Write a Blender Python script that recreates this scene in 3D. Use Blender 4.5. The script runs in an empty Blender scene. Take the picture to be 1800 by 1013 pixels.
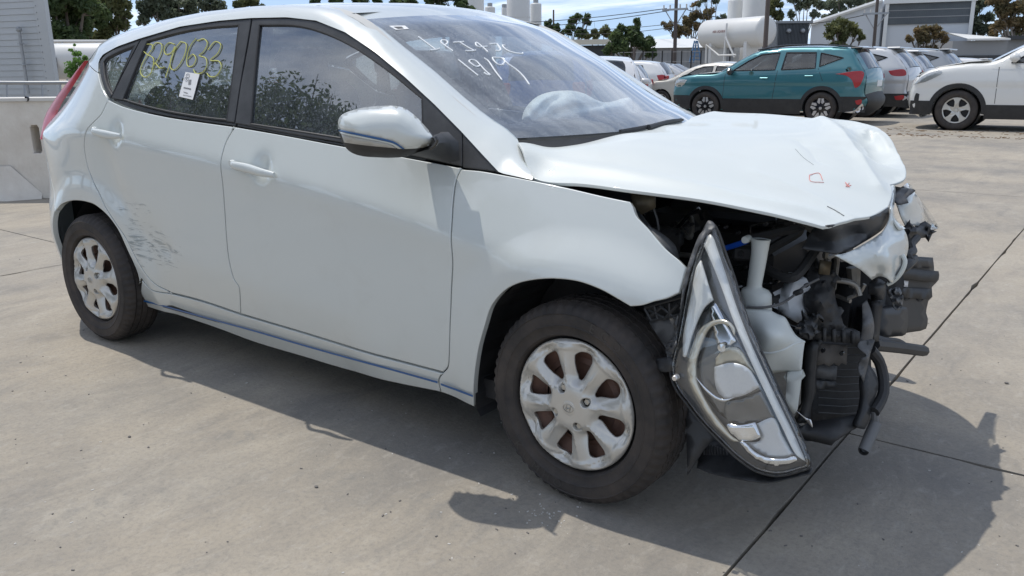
import bpy, bmesh, math, random
import numpy as np
from mathutils import Vector, Matrix, geometry, noise as mnoise
from mathutils.bvhtree import BVHTree
random.seed(7); rng = np.random.RandomState(11)
SC = bpy.context.scene
COL = SC.collection
# ------------------------------------------------------------------ camera
F, CX, CY, CZ = 1460.25, 1.1402, -2.6342, 1.1917
PITCH, YAW, ROLL = 0.25664, 0.63947, -0.01113
fwd = np.array([-math.sin(YAW)*math.cos(PITCH), math.cos(YAW)*math.cos(PITCH), -math.sin(PITCH)])
rgt = np.array([math.cos(YAW), math.sin(YAW), 0.0]); upv = np.cross(rgt, fwd)
_a = math.cos(ROLL)*rgt + math.sin(ROLL)*upv
_b = -math.sin(ROLL)*rgt + math.cos(ROLL)*upv
rgt, upv = _a, _b
O = np.array([CX, CY, CZ])
cd = bpy.data.cameras.new('camera'); cam = bpy.data.objects.new('camera', cd); COL.objects.link(cam)
cam.matrix_world = Matrix(((rgt[0], upv[0], -fwd[0], CX), (rgt[1], upv[1], -fwd[1], CY), (rgt[2], upv[2], -fwd[2], CZ), (0, 0, 0, 1)))
cd.sensor_width = 36.0; cd.lens = 36.0*F/1800.0; cd.clip_end = 3000; cd.clip_start = 0.05
SC.camera = cam
# ------------------------------------------------------------------ light
SUNV = Vector((-0.42, 0.06, 1.0)).normalized()
ELEV = math.asin(SUNV.z); AZ = math.atan2(SUNV.x, SUNV.y)      # azimuth from +y
sl = bpy.data.lights.new('sun', 'SUN'); sun = bpy.data.objects.new('sun', sl); COL.objects.link(sun)
sl.energy = 3.0; sl.angle = math.radians(0.55); sl.color = (1.0, 0.95, 0.87)
sun.rotation_euler = SUNV.to_track_quat('Z', 'Y').to_euler()
wd = bpy.data.worlds.new('World'); SC.world = wd; wd.use_nodes = True
wn = wd.node_tree; wn.nodes.clear()
def N(nt, t, **k):
    n = nt.nodes.new(t)
    for a, v in k.items():
        if a.startswith('i_'):
            key = a[2:]
            key = int(key) if key.isdigit() else key.replace('_', ' ')
            n.inputs[key].default_value = v
        else: setattr(n, a, v)
    return n
L = lambda nt, a, b: nt.links.new(a, b)
sky = N(wn, 'ShaderNodeTexSky', sky_type='NISHITA'); sky.sun_disc = False
sky.sun_elevation = ELEV; sky.sun_rotation = AZ; sky.air_density = 1.0; sky.dust_density = 0.3; sky.ozone_density = 2.2
tc = N(wn, 'ShaderNodeTexCoord'); mps = N(wn, 'ShaderNodeMapping'); mps.inputs['Location'].default_value = (0, 0, .14); L(wn, tc.outputs['Generated'], mps.inputs[0]); L(wn, mps.outputs[0], sky.inputs[0])
sep = N(wn, 'ShaderNodeSeparateXYZ'); L(wn, tc.outputs['Generated'], sep.inputs[0])
def MATH(nt, op, a, b=None, c=None, clamp=False):
    n = nt.nodes.new('ShaderNodeMath'); n.operation = op; n.use_clamp = clamp
    for i, v in enumerate((a, b, c)):
        if v is None: continue
        if isinstance(v, (int, float)): n.inputs[i].default_value = v
        else: nt.links.new(v, n.inputs[i])
    return n.outputs[0]
zz = MATH(wn, 'ADD', sep.outputs[2], 0.16); zz = MATH(wn, 'MAXIMUM', zz, 0.05)
u_ = MATH(wn, 'DIVIDE', sep.outputs[0], zz); v_ = MATH(wn, 'DIVIDE', sep.outputs[1], zz)
cmb = N(wn, 'ShaderNodeCombineXYZ'); L(wn, u_, cmb.inputs[0]); L(wn, v_, cmb.inputs[1])
mp = N(wn, 'ShaderNodeMapping'); mp.inputs['Rotation'].default_value = (0, 0, 0.7); mp.inputs['Scale'].default_value = (0.75, 1.9, 1); mp.inputs['Location'].default_value = (2.3, 1.1, 0)
L(wn, cmb.outputs[0], mp.inputs[0])
nz = N(wn, 'ShaderNodeTexNoise'); nz.inputs['Scale'].default_value = 0.9; nz.inputs['Detail'].default_value = 9; nz.inputs['Roughness'].default_value = 0.62; nz.inputs['Distortion'].default_value = 0.6
L(wn, mp.outputs[0], nz.inputs['Vector'])
rp = N(wn, 'ShaderNodeValToRGB'); rp.color_ramp.elements[0].position = 0.45; rp.color_ramp.elements[1].position = 0.70
L(wn, nz.outputs['Fac'], rp.inputs[0])
cm = MATH(wn, 'MULTIPLY_ADD', rp.outputs[0], 0.70, 0.10)
mx = N(wn, 'ShaderNodeMix', data_type='RGBA'); L(wn, cm, mx.inputs['Factor']); L(wn, sky.outputs[0], mx.inputs['A']); mx.inputs['B'].default_value = (10.5, 10.9, 11.4, 1)
bg = N(wn, 'ShaderNodeBackground'); bg.inputs['Strength'].default_value = 0.145
L(wn, mx.outputs['Result'], bg.inputs[0])
wo = N(wn, 'ShaderNodeOutputWorld'); L(wn, bg.outputs[0], wo.inputs[0])
SC.view_settings.view_transform = 'Standard'; SC.view_settings.look = 'None'; SC.view_settings.gamma = 1; SC.view_settings.exposure = -0.02
SC.view_settings.use_curve_mapping = False
# ------------------------------------------------------------------ picture -> place
def ray(px, py): return fwd + (px-900.0)/F*rgt - (py-506.5)/F*upv
def Py(px, py, Y): d = ray(px, py); return O + d*(Y-O[1])/d[1]
def Pz(px, py, Z=0.0): d = ray(px, py); return O + d*(Z-O[2])/d[2]
def Px(px, py, X): d = ray(px, py); return O + d*(X-O[0])/d[0]
def Pd(px, py, D): return O + ray(px, py)*D
def onS(px, py, S, y0=-0.8):
    ys = np.linspace(-1.02, -0.42, 601); d = ray(px, py)
    P = O[None]+d[None]*((ys-O[1])/d[1])[:, None]
    g = ys-S(P[:, 0], P[:, 2])+np.zeros(len(ys)); s = np.where((g[:-1] < 0) & (g[1:] >= 0))[0]
    if len(s): i = s[0]; t = g[i]/(g[i]-g[i+1]); return P[i]*(1-t)+P[i+1]*t
    return P[np.argmin(np.abs(g))]
# ------------------------------------------------------------------ curves and meshes
def cr(pts, step, closed=False):
    """Catmull-Rom through pts, resampled at about 'step'"""
    P = np.array(pts, float)
    if len(P) == 2:
        n = max(1, int(round(np.linalg.norm(P[1]-P[0])/step)))
        return P[0] + (P[1]-P[0])*np.linspace(0, 1, n+1)[:, None]
    if closed: Q = np.vstack([P[-1], P, P[0], P[1]])
    else: Q = np.vstack([2*P[0]-P[1], P, 2*P[-1]-P[-2]])
    out = []
    for i in range(1, len(Q)-2):
        p0, p1, p2, p3 = Q[i-1], Q[i], Q[i+1], Q[i+2]
        d1 = max(np.linalg.norm(p1-p0), 1e-9)**.5; d2 = max(np.linalg.norm(p2-p1), 1e-9)**.5; d3 = max(np.linalg.norm(p3-p2), 1e-9)**.5
        m1 = (p1-p0)/d1 - (p2-p0)/(d1+d2) + (p2-p1)/d2
        m2 = (p2-p1)/d2 - (p3-p1)/(d2+d3) + (p3-p2)/d3
        m1 = m1*d2; m2 = m2*d2
        n = max(1, int(round(np.linalg.norm(p2-p1)/step)))
        t = np.linspace(0, 1, n, endpoint=False)[:, None]
        out.append((2*t**3-3*t**2+1)*p1 + (t**3-2*t**2+t)*m1 + (-2*t**3+3*t**2)*p2 + (t**3-t**2)*m2)
    out = np.vstack(out)
    if not closed: out = np.vstack([out, P[-1]])
    return out
def loop(segs, step):
    """closed outline from smooth pieces that meet in sharp corners"""
    out = []
    for s in segs:
        c = cr(s, step)
        if out and np.linalg.norm(out[-1][-1]-c[0]) < step*0.3: c = c[1:]
        out.append(c)
    P = np.vstack(out)
    if np.linalg.norm(P[0]-P[-1]) < step*0.3: P = P[:-1]
    return P
def area(P): x, y = P[:, 0], P[:, 1]; return 0.5*np.sum(x*np.roll(y, -1)-y*np.roll(x, -1))
def inside(poly, pts):
    x, y = pts[:, 0], pts[:, 1]; r = np.zeros(len(pts), bool)
    x1, y1 = poly[:, 0], poly[:, 1]; x2, y2 = np.roll(x1, -1), np.roll(y1, -1)
    for a, b, c, d in zip(x1, y1, x2, y2):
        if b == d: continue
        m = ((b > y) != (d > y)) & (x < (c-a)*(y-b)/(d-b)+a)
        r ^= m
    return r
def dseg(pts, poly, closed=True):
    """distance of pts to polyline"""
    A = poly; B = np.roll(poly, -1, 0)
    if not closed: A, B = poly[:-1], poly[1:]
    best = np.full(len(pts), 1e9)
    for a, b in zip(A, B):
        ab = b-a; l2 = max(ab@ab, 1e-14)
        t = np.clip(((pts-a)@ab)/l2, 0, 1)
        d = np.linalg.norm(pts-(a+t[:, None]*ab), axis=1)
        best = np.minimum(best, d)
    return best
def offset(P, d):
    """move a closed outline inwards by d"""
    s = 1 if area(P) > 0 else -1
    T = np.roll(P, -1, 0)-np.roll(P, 1, 0); T /= np.maximum(np.linalg.norm(T, axis=1), 1e-9)[:, None]
    return P + s*d*np.stack([-T[:, 1], T[:, 0]], -1)
def tri2d(outer, res, holes=(), extra=None):
    pts = [outer]; edges = []; n = len(outer)
    edges += [(i, (i+1) % n) for i in range(n)]
    k = n
    for h in holes:
        pts.append(h); m = len(h); edges += [(k+i, k+(i+1) % m) for i in range(m)]; k += m
    lo, hi = outer.min(0), outer.max(0)
    gx = np.arange(lo[0]+res*.5, hi[0], res); gy = np.arange(lo[1]+res*.5, hi[1], res*0.87)
    G = np.array([(x+(res*.5 if j % 2 else 0), y) for j, y in enumerate(gy) for x in gx]).reshape(-1, 2)
    if extra is not None and len(extra): G = np.vstack([G, extra]) if len(G) else extra
    if len(G):
        G = G[inside(outer, G)]
        for h in holes:
            if len(G): G = G[~inside(h, G)]
        if len(G):
            d = dseg(G, outer)
            for h in holes: d = np.minimum(d, dseg(G, h))
            lim = res*0.45
            G = G[d > lim] if extra is None else G[d > min(lim, 0.004)]
        pts.append(G)
    V = np.vstack(pts)
    r = geometry.delaunay_2d_cdt([Vector(v) for v in V], edges, [], 0, 1e-7)
    V2 = np.array([tuple(v) for v in r[0]]); T = np.array([f for f in r[2] if len(f) == 3])
    c = V2[T].mean(1); ok = inside(outer, c)
    for h in holes: ok &= ~inside(h, c)
    T = T[ok]
    return V2, T
def link(name, verts, faces, mat=None, parent=None, normals=None, smooth=True, sharp=None):
    me = bpy.data.meshes.new(name)
    me.from_pydata([tuple(map(float, v)) for v in verts], [], [tuple(int(i) for i in f) for f in faces])
    me.update()
    if mat: me.materials.append(mat)
    if smooth and len(me.polygons):
        me.polygons.foreach_set('use_smooth', [True]*len(me.polygons))
        if normals is not None: me.normals_split_custom_set_from_vertices([tuple(map(float, n)) for n in normals])
        elif sharp: me.set_sharp_from_angle(angle=math.radians(sharp))
    o = bpy.data.objects.new(name, me); COL.objects.link(o)
    if parent is not None: o.parent = parent
    return o
def surf(name, outer, fmap, mat, parent, res=0.02, holes=(), extra=None, skirt=0.015, side=(0, -1, 0), edge=0.0014, gap=0.0, rim=0.0035):
    """sheet over a 2D outline, mapped to 3D by the vectorised fmap(u,v)->(n,3); analytic normals, rolled edge and return flange"""
    if gap: outer = offset(outer, gap); holes = [offset(h, -gap) for h in holes]
    if area(outer) < 0: outer = outer[::-1]
    inner = offset(outer, rim) if (edge and skirt) else outer
    V, T = tri2d(inner, res, holes, extra)
    def ev(V):
        P = fmap(V[:, 0], V[:, 1]); e = 8e-4
        du = fmap(V[:, 0]+e, V[:, 1])-fmap(V[:, 0]-e, V[:, 1]); dv = fmap(V[:, 0], V[:, 1]+e)-fmap(V[:, 0], V[:, 1]-e)
        Nn = np.cross(du, dv); return P, Nn/np.maximum(np.linalg.norm(Nn, axis=1), 1e-12)[:, None]
    P, Nn = ev(V)
    sgn = np.sign((Nn@np.array(side, float)).sum()) or 1; Nn = Nn*sgn
    fn = np.cross(P[T[:, 1]]-P[T[:, 0]], P[T[:, 2]]-P[T[:, 0]])
    fl = (fn*Nn[T[:, 0]]).sum(1) < 0; T[fl] = T[fl][:, ::-1]
    cnt = {}
    for t in T:
        for a, b in ((t[0], t[1]), (t[1], t[2]), (t[2], t[0])): cnt[(a, b)] = 1
    bd = [(a, b) for (a, b) in cnt if (b, a) not in cnt]
    faces = [tuple(t) for t in T]; verts = list(P); nors = list(Nn)
    if bd and skirt:
        tang = {}
        for a, b in bd:
            d = P[b]-P[a]; d = d/max(np.linalg.norm(d), 1e-9)
            tang.setdefault(a, np.zeros(3)); tang.setdefault(b, np.zeros(3)); tang[a] = tang[a]+d; tang[b] = tang[b]+d
        ido = {}; idx = {}; idx2 = {}
        for v, t in tang.items():
            o = np.cross(t, Nn[v]); o /= max(np.linalg.norm(o), 1e-9)
            r_ = rim if edge else 0.0
            q = P[v]+o*r_-Nn[v]*edge
            nn = Nn[v]*.5+o*.87
            ido[v] = len(verts); verts.append(q); nors.append(nn/np.linalg.norm(nn))
            idx[v] = len(verts); verts.append(q); nors.append(o)
            idx2[v] = len(verts); verts.append(q-Nn[v]*skirt); nors.append(o)
        for a, b in bd:
            faces.append((b, a, ido[a], ido[b])); faces.append((idx[b], idx[a], idx2[a], idx2[b]))
    return link(name, verts, faces, mat, parent, nors)
def rbf(C, val, eps=0.02):
    C = np.array(C, float); val = np.array(val, float)
    d = np.sqrt(((C[:, None]-C[None])**2).sum(-1)+eps*eps)
    n = len(C); A = np.zeros((n+3, n+3)); A[:n, :n] = d+np.eye(n)*1e-5; A[:n, n] = 1; A[:n, n+1:] = C; A[n, :n] = 1; A[n+1:, :n] = C.T
    w = np.linalg.lstsq(A, np.concatenate([val, [0, 0, 0]]), rcond=None)[0]
    def f(u, v):
        u = np.atleast_1d(u); v = np.atleast_1d(v)
        D = np.sqrt((u[:, None]-C[None, :, 0])**2+(v[:, None]-C[None, :, 1])**2+eps*eps)
        return D@w[:n]+w[n]+w[n+1]*u+w[n+2]*v
    return f
def tps(C, val, lam=1e-3):
    C = np.array(C, float); val = np.array(val, float); n = len(C)
    K = lambda r2: .5*r2*np.log(r2+1e-12)
    A = np.zeros((n+3, n+3)); A[:n, :n] = K(((C[:, None]-C[None])**2).sum(-1))+np.eye(n)*lam; A[:n, n] = 1; A[:n, n+1:] = C; A[n, :n] = 1; A[n+1:, :n] = C.T
    w = np.linalg.lstsq(A, np.concatenate([val, [0, 0, 0]]), rcond=None)[0]
    def f(u, v):
        u = np.atleast_1d(u); v = np.atleast_1d(v); r2 = (u[:, None]-C[None, :, 0])**2+(v[:, None]-C[None, :, 1])**2
        return K(r2)@w[:n]+w[n]+w[n+1]*u+w[n+2]*v
    return f
def fbm(x, y, s=1.0, seed=0.0, oct=3):
    return np.array([mnoise.fractal(Vector((a*s+seed, b*s-seed, seed)), 0.8, 2.1, oct) for a, b in zip(np.atleast_1d(x), np.atleast_1d(y))])
def pmap(yf):
    def m(u, v):
        u = np.atleast_1d(u); v = np.atleast_1d(v); Y = yf(u, v)
        d = fwd[None]+((u-900.0)/F)[:, None]*rgt[None]-((v-506.5)/F)[:, None]*upv[None]
        return O[None]+d*((Y-O[1])/d[:, 1])[:, None]
    return m
def pxsheet(name, segs, mat, parent, Y=None, ctrl=(), yf=None, step=5, res=8, thick=0.003, crum=0.0, cs=0.03, eps=10, sharp=40, holes=()):
    """free-form sheet: outline traced, every point given its own distance (y in metres)"""
    if not isinstance(segs[0], list): segs = [segs+[segs[0]]]
    ol = loop([[p[:2] for p in s] for s in segs], step)
    if yf is None:
        pts = [p for s in segs for p in s]+list(ctrl)
        if len(pts[0]) == 2: yf = lambda u, v: np.full(len(np.atleast_1d(u)), float(Y))
        else:
            uq = {}
            for p in pts: uq[(p[0], p[1])] = p[2]
            yf = rbf(list(uq.keys()), list(uq.values()), eps)
    f = (lambda u, v: yf(u, v)+crum*fbm(u, v, cs, len(name))) if crum else yf
    if area(ol) < 0: ol = ol[::-1]
    V, T = tri2d(ol, res, holes)
    P = pmap(f)(V[:, 0], V[:, 1])
    fn = np.cross(P[T[:, 1]]-P[T[:, 0]], P[T[:, 2]]-P[T[:, 0]])
    c = P[T[:, 0]]-O; fl = (fn*c).sum(1) > 0; T[fl] = T[fl][:, ::-1]
    o = link(name, P, T, mat, parent, sharp=sharp)
    if thick:
        m = o.modifiers.new('solid', 'SOLIDIFY'); m.thickness = thick; m.offset = -1
    return o
class MB:
    def __init__(s): s.v = []; s.f = []
    def add(s, v, f):
        k = len(s.v); s.v += [tuple(p) for p in v]; s.f += [tuple(i+k for i in q) for q in f]; return s
    def box(s, c, d, rot=None, bev=0.0):
        x, y, z = [q/2 for q in d]
        if bev:
            b = min(bev, x*.9, y*.9, z*.9)
            pts = []
            for sx in (-1, 1):
                for sy in (-1, 1):
                    for sz in (-1, 1):
                        pts += [(sx*x, sy*(y-b), sz*(z-b)), (sx*(x-b), sy*y, sz*(z-b)), (sx*(x-b), sy*(y-b), sz*z)]
            bm = bmesh.new(); vs = [bm.verts.new(p) for p in pts]; bmesh.ops.convex_hull(bm, input=vs)
            bm.verts.index_update(); v = [tuple(q.co) for q in bm.verts]; f = [tuple(q.index for q in g.verts) for g in bm.faces]; bm.free()
        else:
            v = [(sx*x, sy*y, sz*z) for sx in (-1, 1) for sy in (-1, 1) for sz in (-1, 1)]
            f = [(0, 1, 3, 2), (4, 6, 7, 5), (0, 4, 5, 1), (2, 3, 7, 6), (0, 2, 6, 4), (1, 5, 7, 3)]
        M = Matrix.Identity(3) if rot is None else rot
        v = [tuple(M @ Vector(p)+Vector(c)) for p in v]
        return s.add(v, f)
    def tube(s, pts, r, seg=8, cap=True, sm=0):
        P = np.array(pts, float)
        if sm: P = cr(P, sm)
        n = len(P); R = np.full(n, r) if np.isscalar(r) else np.interp(np.linspace(0, 1, n), np.linspace(0, 1, len(r)), r)
        T = np.gradient(P, axis=0); T /= np.maximum(np.linalg.norm(T, axis=1), 1e-9)[:, None]
        ref = np.array([0, 0, 1.0]) if abs(T[0][2]) < .9 else np.array([1.0, 0, 0])
        u = np.cross(T[0], ref); u /= np.linalg.norm(u); v = []
        for i in range(n):
            u = u-T[i]*(u@T[i]); u /= np.linalg.norm(u); w = np.cross(T[i], u)
            for k in range(seg):
                a = 2*math.pi*k/seg; v.append(tuple(P[i]+R[i]*(math.cos(a)*u+math.sin(a)*w)))
        f = [(i*seg+k, i*seg+(k+1) % seg, (i+1)*seg+(k+1) % seg, (i+1)*seg+k) for i in range(n-1) for k in range(seg)]
        if cap: f += [tuple(range(seg))[::-1], tuple((n-1)*seg+k for k in range(seg))]
        return s.add(v, f)
    def lathe(s, prof, seg=32, axis='y', c=(0, 0, 0), closed=False):
        n = len(prof); v = []
        for r, h in prof:
            for k in range(seg):
                a = 2*math.pi*k/seg
                q = {'y': (r*math.cos(a), h, r*math.sin(a)), 'z': (r*math.cos(a), r*math.sin(a), h), 'x': (h, r*math.cos(a), r*math.sin(a))}[axis]
                v.append(tuple(np.array(q)+c))
        m = n if closed else n-1
        f = [(i*seg+k, ((i+1) % n)*seg+k, ((i+1) % n)*seg+(k+1) % seg, i*seg+(k+1) % seg) for i in range(m) for k in range(seg)]
        return s.add(v, f)
    def grid(s, P, flip=False):
        a, b = P.shape[:2]; v = [tuple(p) for p in P.reshape(-1, 3)]
        f = [(i*b+j, i*b+j+1, (i+1)*b+j+1, (i+1)*b+j) for i in range(a-1) for j in range(b-1)]
        if flip: f = [q[::-1] for q in f]
        return s.add(v, f)
    def build(s, name, mat, parent=None, smooth=True, sharp=35):
        return link(name, s.v, s.f, mat, parent, smooth=smooth, sharp=sharp)
def empty(name, loc=(0, 0, 0), rz=0.0):
    o = bpy.data.objects.new(name, None); COL.objects.link(o); o.location = loc; o.rotation_euler = (0, 0, rz); o.empty_display_size = .1; return o
def tag(o, label=None, cat=None, group=None, kind=None):
    if label: o['label'] = label
    if cat: o['category'] = cat
    if group: o['group'] = group
    if kind: o['kind'] = kind
    return o
def strip(name, pts3, w, nrm, mat, parent, off=0.0):
    """flat ribbon along 3D points lying on a surface with normal nrm"""
    P = np.array(pts3); T = np.gradient(P, axis=0); T /= np.maximum(np.linalg.norm(T, axis=1), 1e-9)[:, None]
    nr = np.array(nrm, float); nr = np.tile(nr, (len(P), 1)) if nr.ndim == 1 else nr
    nr = nr/np.linalg.norm(nr, axis=1)[:, None]
    B = np.cross(T, nr); B /= np.linalg.norm(B, axis=1)[:, None]
    g = np.stack([P+B*w/2+nr*off, P+nr*(off+.0004), P-B*w/2+nr*off], 1)
    return MB().grid(g).build(name, mat, parent)
# ------------------------------------------------------------------ materials
def mat(name, col=(.5, .5, .5), rough=.5, metal=0., coat=0., spec=.5, noise=None, bump=None, trans=0., alpha=1., emit=None, coatr=.03):
    m = bpy.data.materials.new(name); m.use_nodes = True; nt = m.node_tree; b = nt.nodes['Principled BSDF']
    b.inputs['Base Color'].default_value = (*col, 1); b.inputs['Roughness'].default_value = rough; b.inputs['Metallic'].default_value = metal
    b.inputs['Coat Weight'].default_value = coat; b.inputs['Coat Roughness'].default_value = coatr; b.inputs['Specular IOR Level'].default_value = spec
    b.inputs['Transmission Weight'].default_value = trans; b.inputs['Alpha'].default_value = alpha
    geo = N(nt, 'ShaderNodeNewGeometry')
    if noise:      # (scale, amount, colour2[, stretch])
        nz = N(nt, 'ShaderNodeTexNoise'); nz.inputs['Scale'].default_value = noise[0]; nz.inputs['Detail'].default_value = 8; nz.inputs['Roughness'].default_value = .65
        src = geo.outputs['Position']
        if len(noise) > 3:
            mpn = N(nt, 'ShaderNodeMapping'); mpn.inputs['Scale'].default_value = noise[3]; L(nt, src, mpn.inputs[0]); src = mpn.outputs[0]
        L(nt, src, nz.inputs['Vector'])
        r = N(nt, 'ShaderNodeMapRange'); r.inputs['From Min'].default_value = .35; r.inputs['From Max'].default_value = .68; r.inputs['To Max'].default_value = noise[1]
        L(nt, nz.outputs['Fac'], r.inputs['Value'])
        x = N(nt, 'ShaderNodeMix', data_type='RGBA'); x.inputs['A'].default_value = (*col, 1); x.inputs['B'].default_value = (*noise[2], 1)
        L(nt, r.outputs['Result'], x.inputs['Factor']); L(nt, x.outputs['Result'], b.inputs['Base Color'])
    if bump:       # (scale, strength)
        nb = N(nt, 'ShaderNodeTexNoise'); nb.inputs['Scale'].default_value = bump[0]; nb.inputs['Detail'].default_value = 6
        L(nt, geo.outputs['Position'], nb.inputs['Vector'])
        bu = N(nt, 'ShaderNodeBump'); bu.inputs['Strength'].default_value = bump[1]; bu.inputs['Distance'].default_value = .01
        L(nt, nb.outputs['Fac'], bu.inputs['Height']); L(nt, bu.outputs[0], b.inputs['Normal'])
    if emit: b.inputs['Emission Color'].default_value = (*emit[0], 1); b.inputs['Emission Strength'].default_value = emit[1]
    return m
def glassmat(name, tint=(.75, .8, .8), ior=1.5, rough=.0, dust=0.0, dscale=3.0, dcol=(.62, .63, .62), dmap=(1, 1, 1), wipe=None, k=1.0, speck=0.0, film=0.0):
    m = bpy.data.materials.new(name); m.use_nodes = True; nt = m.node_tree; nt.nodes.clear()
    out = N(nt, 'ShaderNodeOutputMaterial'); tr = N(nt, 'ShaderNodeBsdfTransparent'); tr.inputs[0].default_value = (*tint, 1)
    gl = N(nt, 'ShaderNodeBsdfGlossy'); gl.inputs['Roughness'].default_value = rough; gl.inputs[0].default_value = (1, 1, 1, 1)
    geo = N(nt, 'ShaderNodeNewGeometry')
    fr = N(nt, 'ShaderNodeFresnel'); fr.inputs[0].default_value = ior
    lw = N(nt, 'ShaderNodeLayerWeight'); lw.inputs[0].default_value = .5
    # same reflectance from both faces of a thin pane
    ff = MATH(nt, 'POWER', lw.outputs['Facing'], 4.0); f0 = ((ior-1)/(ior+1))**2*1.9
    ff = MATH(nt, 'MULTIPLY_ADD', ff, (1-f0)*.9, f0, clamp=True); ff = MATH(nt, 'MULTIPLY', ff, k, clamp=True)
    m1 = N(nt, 'ShaderNodeMixShader'); L(nt, ff, m1.inputs[0]); L(nt, tr.outputs[0], m1.inputs[1]); L(nt, gl.outputs[0], m1.inputs[2]); last = m1
    if dust or speck or film:
        df = N(nt, 'ShaderNodeBsdfDiffuse'); df.inputs[0].default_value = (*dcol, 1)
        mpn = N(nt, 'ShaderNodeMapping'); mpn.inputs['Scale'].default_value = dmap; L(nt, geo.outputs['Position'], mpn.inputs[0])
        nz = N(nt, 'ShaderNodeTexNoise'); nz.inputs['Scale'].default_value = dscale; nz.inputs['Detail'].default_value = 7; nz.inputs['Roughness'].default_value = .65; L(nt, mpn.outputs[0], nz.inputs['Vector'])
        r = N(nt, 'ShaderNodeMapRange'); r.inputs['From Min'].default_value = .42; r.inputs['From Max'].default_value = .75; r.inputs['To Max'].default_value = dust
        L(nt, nz.outputs['Fac'], r.inputs['Value'])
        sp = N(nt, 'ShaderNodeTexNoise'); sp.inputs['Scale'].default_value = 170; sp.inputs['Detail'].default_value = 2; L(nt, geo.outputs['Position'], sp.inputs['Vector'])
        r2 = N(nt, 'ShaderNodeMapRange'); r2.inputs['From Min'].default_value = .5; r2.inputs['From Max'].default_value = .75; r2.inputs['To Max'].default_value = speck
        L(nt, sp.outputs['Fac'], r2.inputs['Value'])
        tot = MATH(nt, 'ADD', r.outputs[0], r2.outputs[0]); tot = MATH(nt, 'ADD', tot, film, clamp=True)
        m2 = N(nt, 'ShaderNodeMixShader'); L(nt, tot, m2.inputs[0]); L(nt, last.outputs[0], m2.inputs[1]); L(nt, df.outputs[0], m2.inputs[2]); last = m2
    L(nt, last.outputs[0], out.inputs[0])
    return m
def paint(name, col, flake=0.0, dirt=0.25, scuff=False, rough=.35, dcol=(.33, .29, .23), coat=1.0):
    m = bpy.data.materials.new(name); m.use_nodes = True; nt = m.node_tree; b = nt.nodes['Principled BSDF']
    b.inputs['Roughness'].default_value = rough; b.inputs['Metallic'].default_value = flake; b.inputs['Coat Weight'].default_value = coat; b.inputs['Coat Roughness'].default_value = .04
    geo = N(nt, 'ShaderNodeNewGeometry'); sp = N(nt, 'ShaderNodeSeparateXYZ'); L(nt, geo.outputs['Position'], sp.inputs[0])
    nz = N(nt, 'ShaderNodeTexNoise'); nz.inputs['Scale'].default_value = 5; nz.inputs['Detail'].default_value = 9; nz.inputs['Roughness'].default_value = .7; L(nt, geo.outputs['Position'], nz.inputs['Vector'])
    # road film: thicker low on the body
    h = N(nt, 'ShaderNodeMapRange'); h.inputs['From Min'].default_value = .62; h.inputs['From Max'].default_value = .15; h.inputs['To Max'].default_value = 1.0; L(nt, sp.outputs[2], h.inputs['Value'])
    h2 = MATH(nt, 'POWER', h.outputs[0], 2.2)
    d = MATH(nt, 'MULTIPLY', h2, nz.outputs['Fac']); d = MATH(nt, 'MULTIPLY', d, dirt*1.6)
    sm = N(nt, 'ShaderNodeMapRange'); sm.inputs['From Min'].default_value = .55; sm.inputs['From Max'].default_value = .8; sm.inputs['To Max'].default_value = .10; L(nt, nz.outputs['Fac'], sm.inputs['Value'])
    d = MATH(nt, 'ADD', d, sm.outputs[0], clamp=True)
    x = N(nt, 'ShaderNodeMix', data_type='RGBA'); x.inputs['A'].default_value = (*col, 1); x.inputs['B'].default_value = (*dcol, 1); L(nt, d, x.inputs['Factor'])
    last = x.outputs['Result']
    rr = MATH(nt, 'MULTIPLY_ADD', d, .4, .04); L(nt, rr, b.inputs['Coat Roughness'])
    if scuff:
        tot = None
        mpn = N(nt, 'ShaderNodeMapping'); mpn.inputs['Scale'].default_value = (5, 1, 38); mpn.inputs['Rotation'].default_value = (0, .16, 0); L(nt, geo.outputs['Position'], mpn.inputs[0])
        n2 = N(nt, 'ShaderNodeTexNoise'); n2.inputs['Scale'].default_value = 1.6; n2.inputs['Detail'].default_value = 8; n2.inputs['Roughness'].default_value = .72; n2.inputs['Distortion'].default_value = 1.1; L(nt, mpn.outputs[0], n2.inputs['Vector'])
        for (sx, sz, rx, rz, am) in scuff:
            dx = MATH(nt, 'DIVIDE', MATH(nt, 'SUBTRACT', sp.outputs[0], sx), rx); dz = MATH(nt, 'DIVIDE', MATH(nt, 'SUBTRACT', sp.outputs[2], sz), rz)
            r2 = MATH(nt, 'ADD', MATH(nt, 'MULTIPLY', dx, dx), MATH(nt, 'MULTIPLY', dz, dz))
            g = MATH(nt, 'SUBTRACT', 1.0, r2, clamp=True); g = MATH(nt, 'POWER', g, .6); g = MATH(nt, 'MULTIPLY', g, am)
            tot = g if tot is None else MATH(nt, 'MAXIMUM', tot, g)
        th = MATH(nt, 'SUBTRACT', .73, MATH(nt, 'MULTIPLY', tot, .24))
        sc = MATH(nt, 'MULTIPLY', MATH(nt, 'SUBTRACT', n2.outputs['Fac'], th), 9.0, clamp=True)
        pos = MATH(nt, 'GREATER_THAN', tot, .02); sc = MATH(nt, 'MULTIPLY', sc, pos)
        x2 = N(nt, 'ShaderNodeMix', data_type='RGBA'); L(nt, sc, x2.inputs['Factor']); L(nt, last, x2.inputs['A']); x2.inputs['B'].default_value = (.27, .32, .33, 1); last = x2.outputs['Result']
        bu = N(nt, 'ShaderNodeBump'); bu.inputs['Strength'].default_value = .5; bu.inputs['Distance'].default_value = .004; L(nt, sc, bu.inputs['Height']); L(nt, bu.outputs[0], b.inputs['Normal'])
    L(nt, last, b.inputs['Base Color'])
    return m
WHT = (.615, .65, .63)
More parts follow.
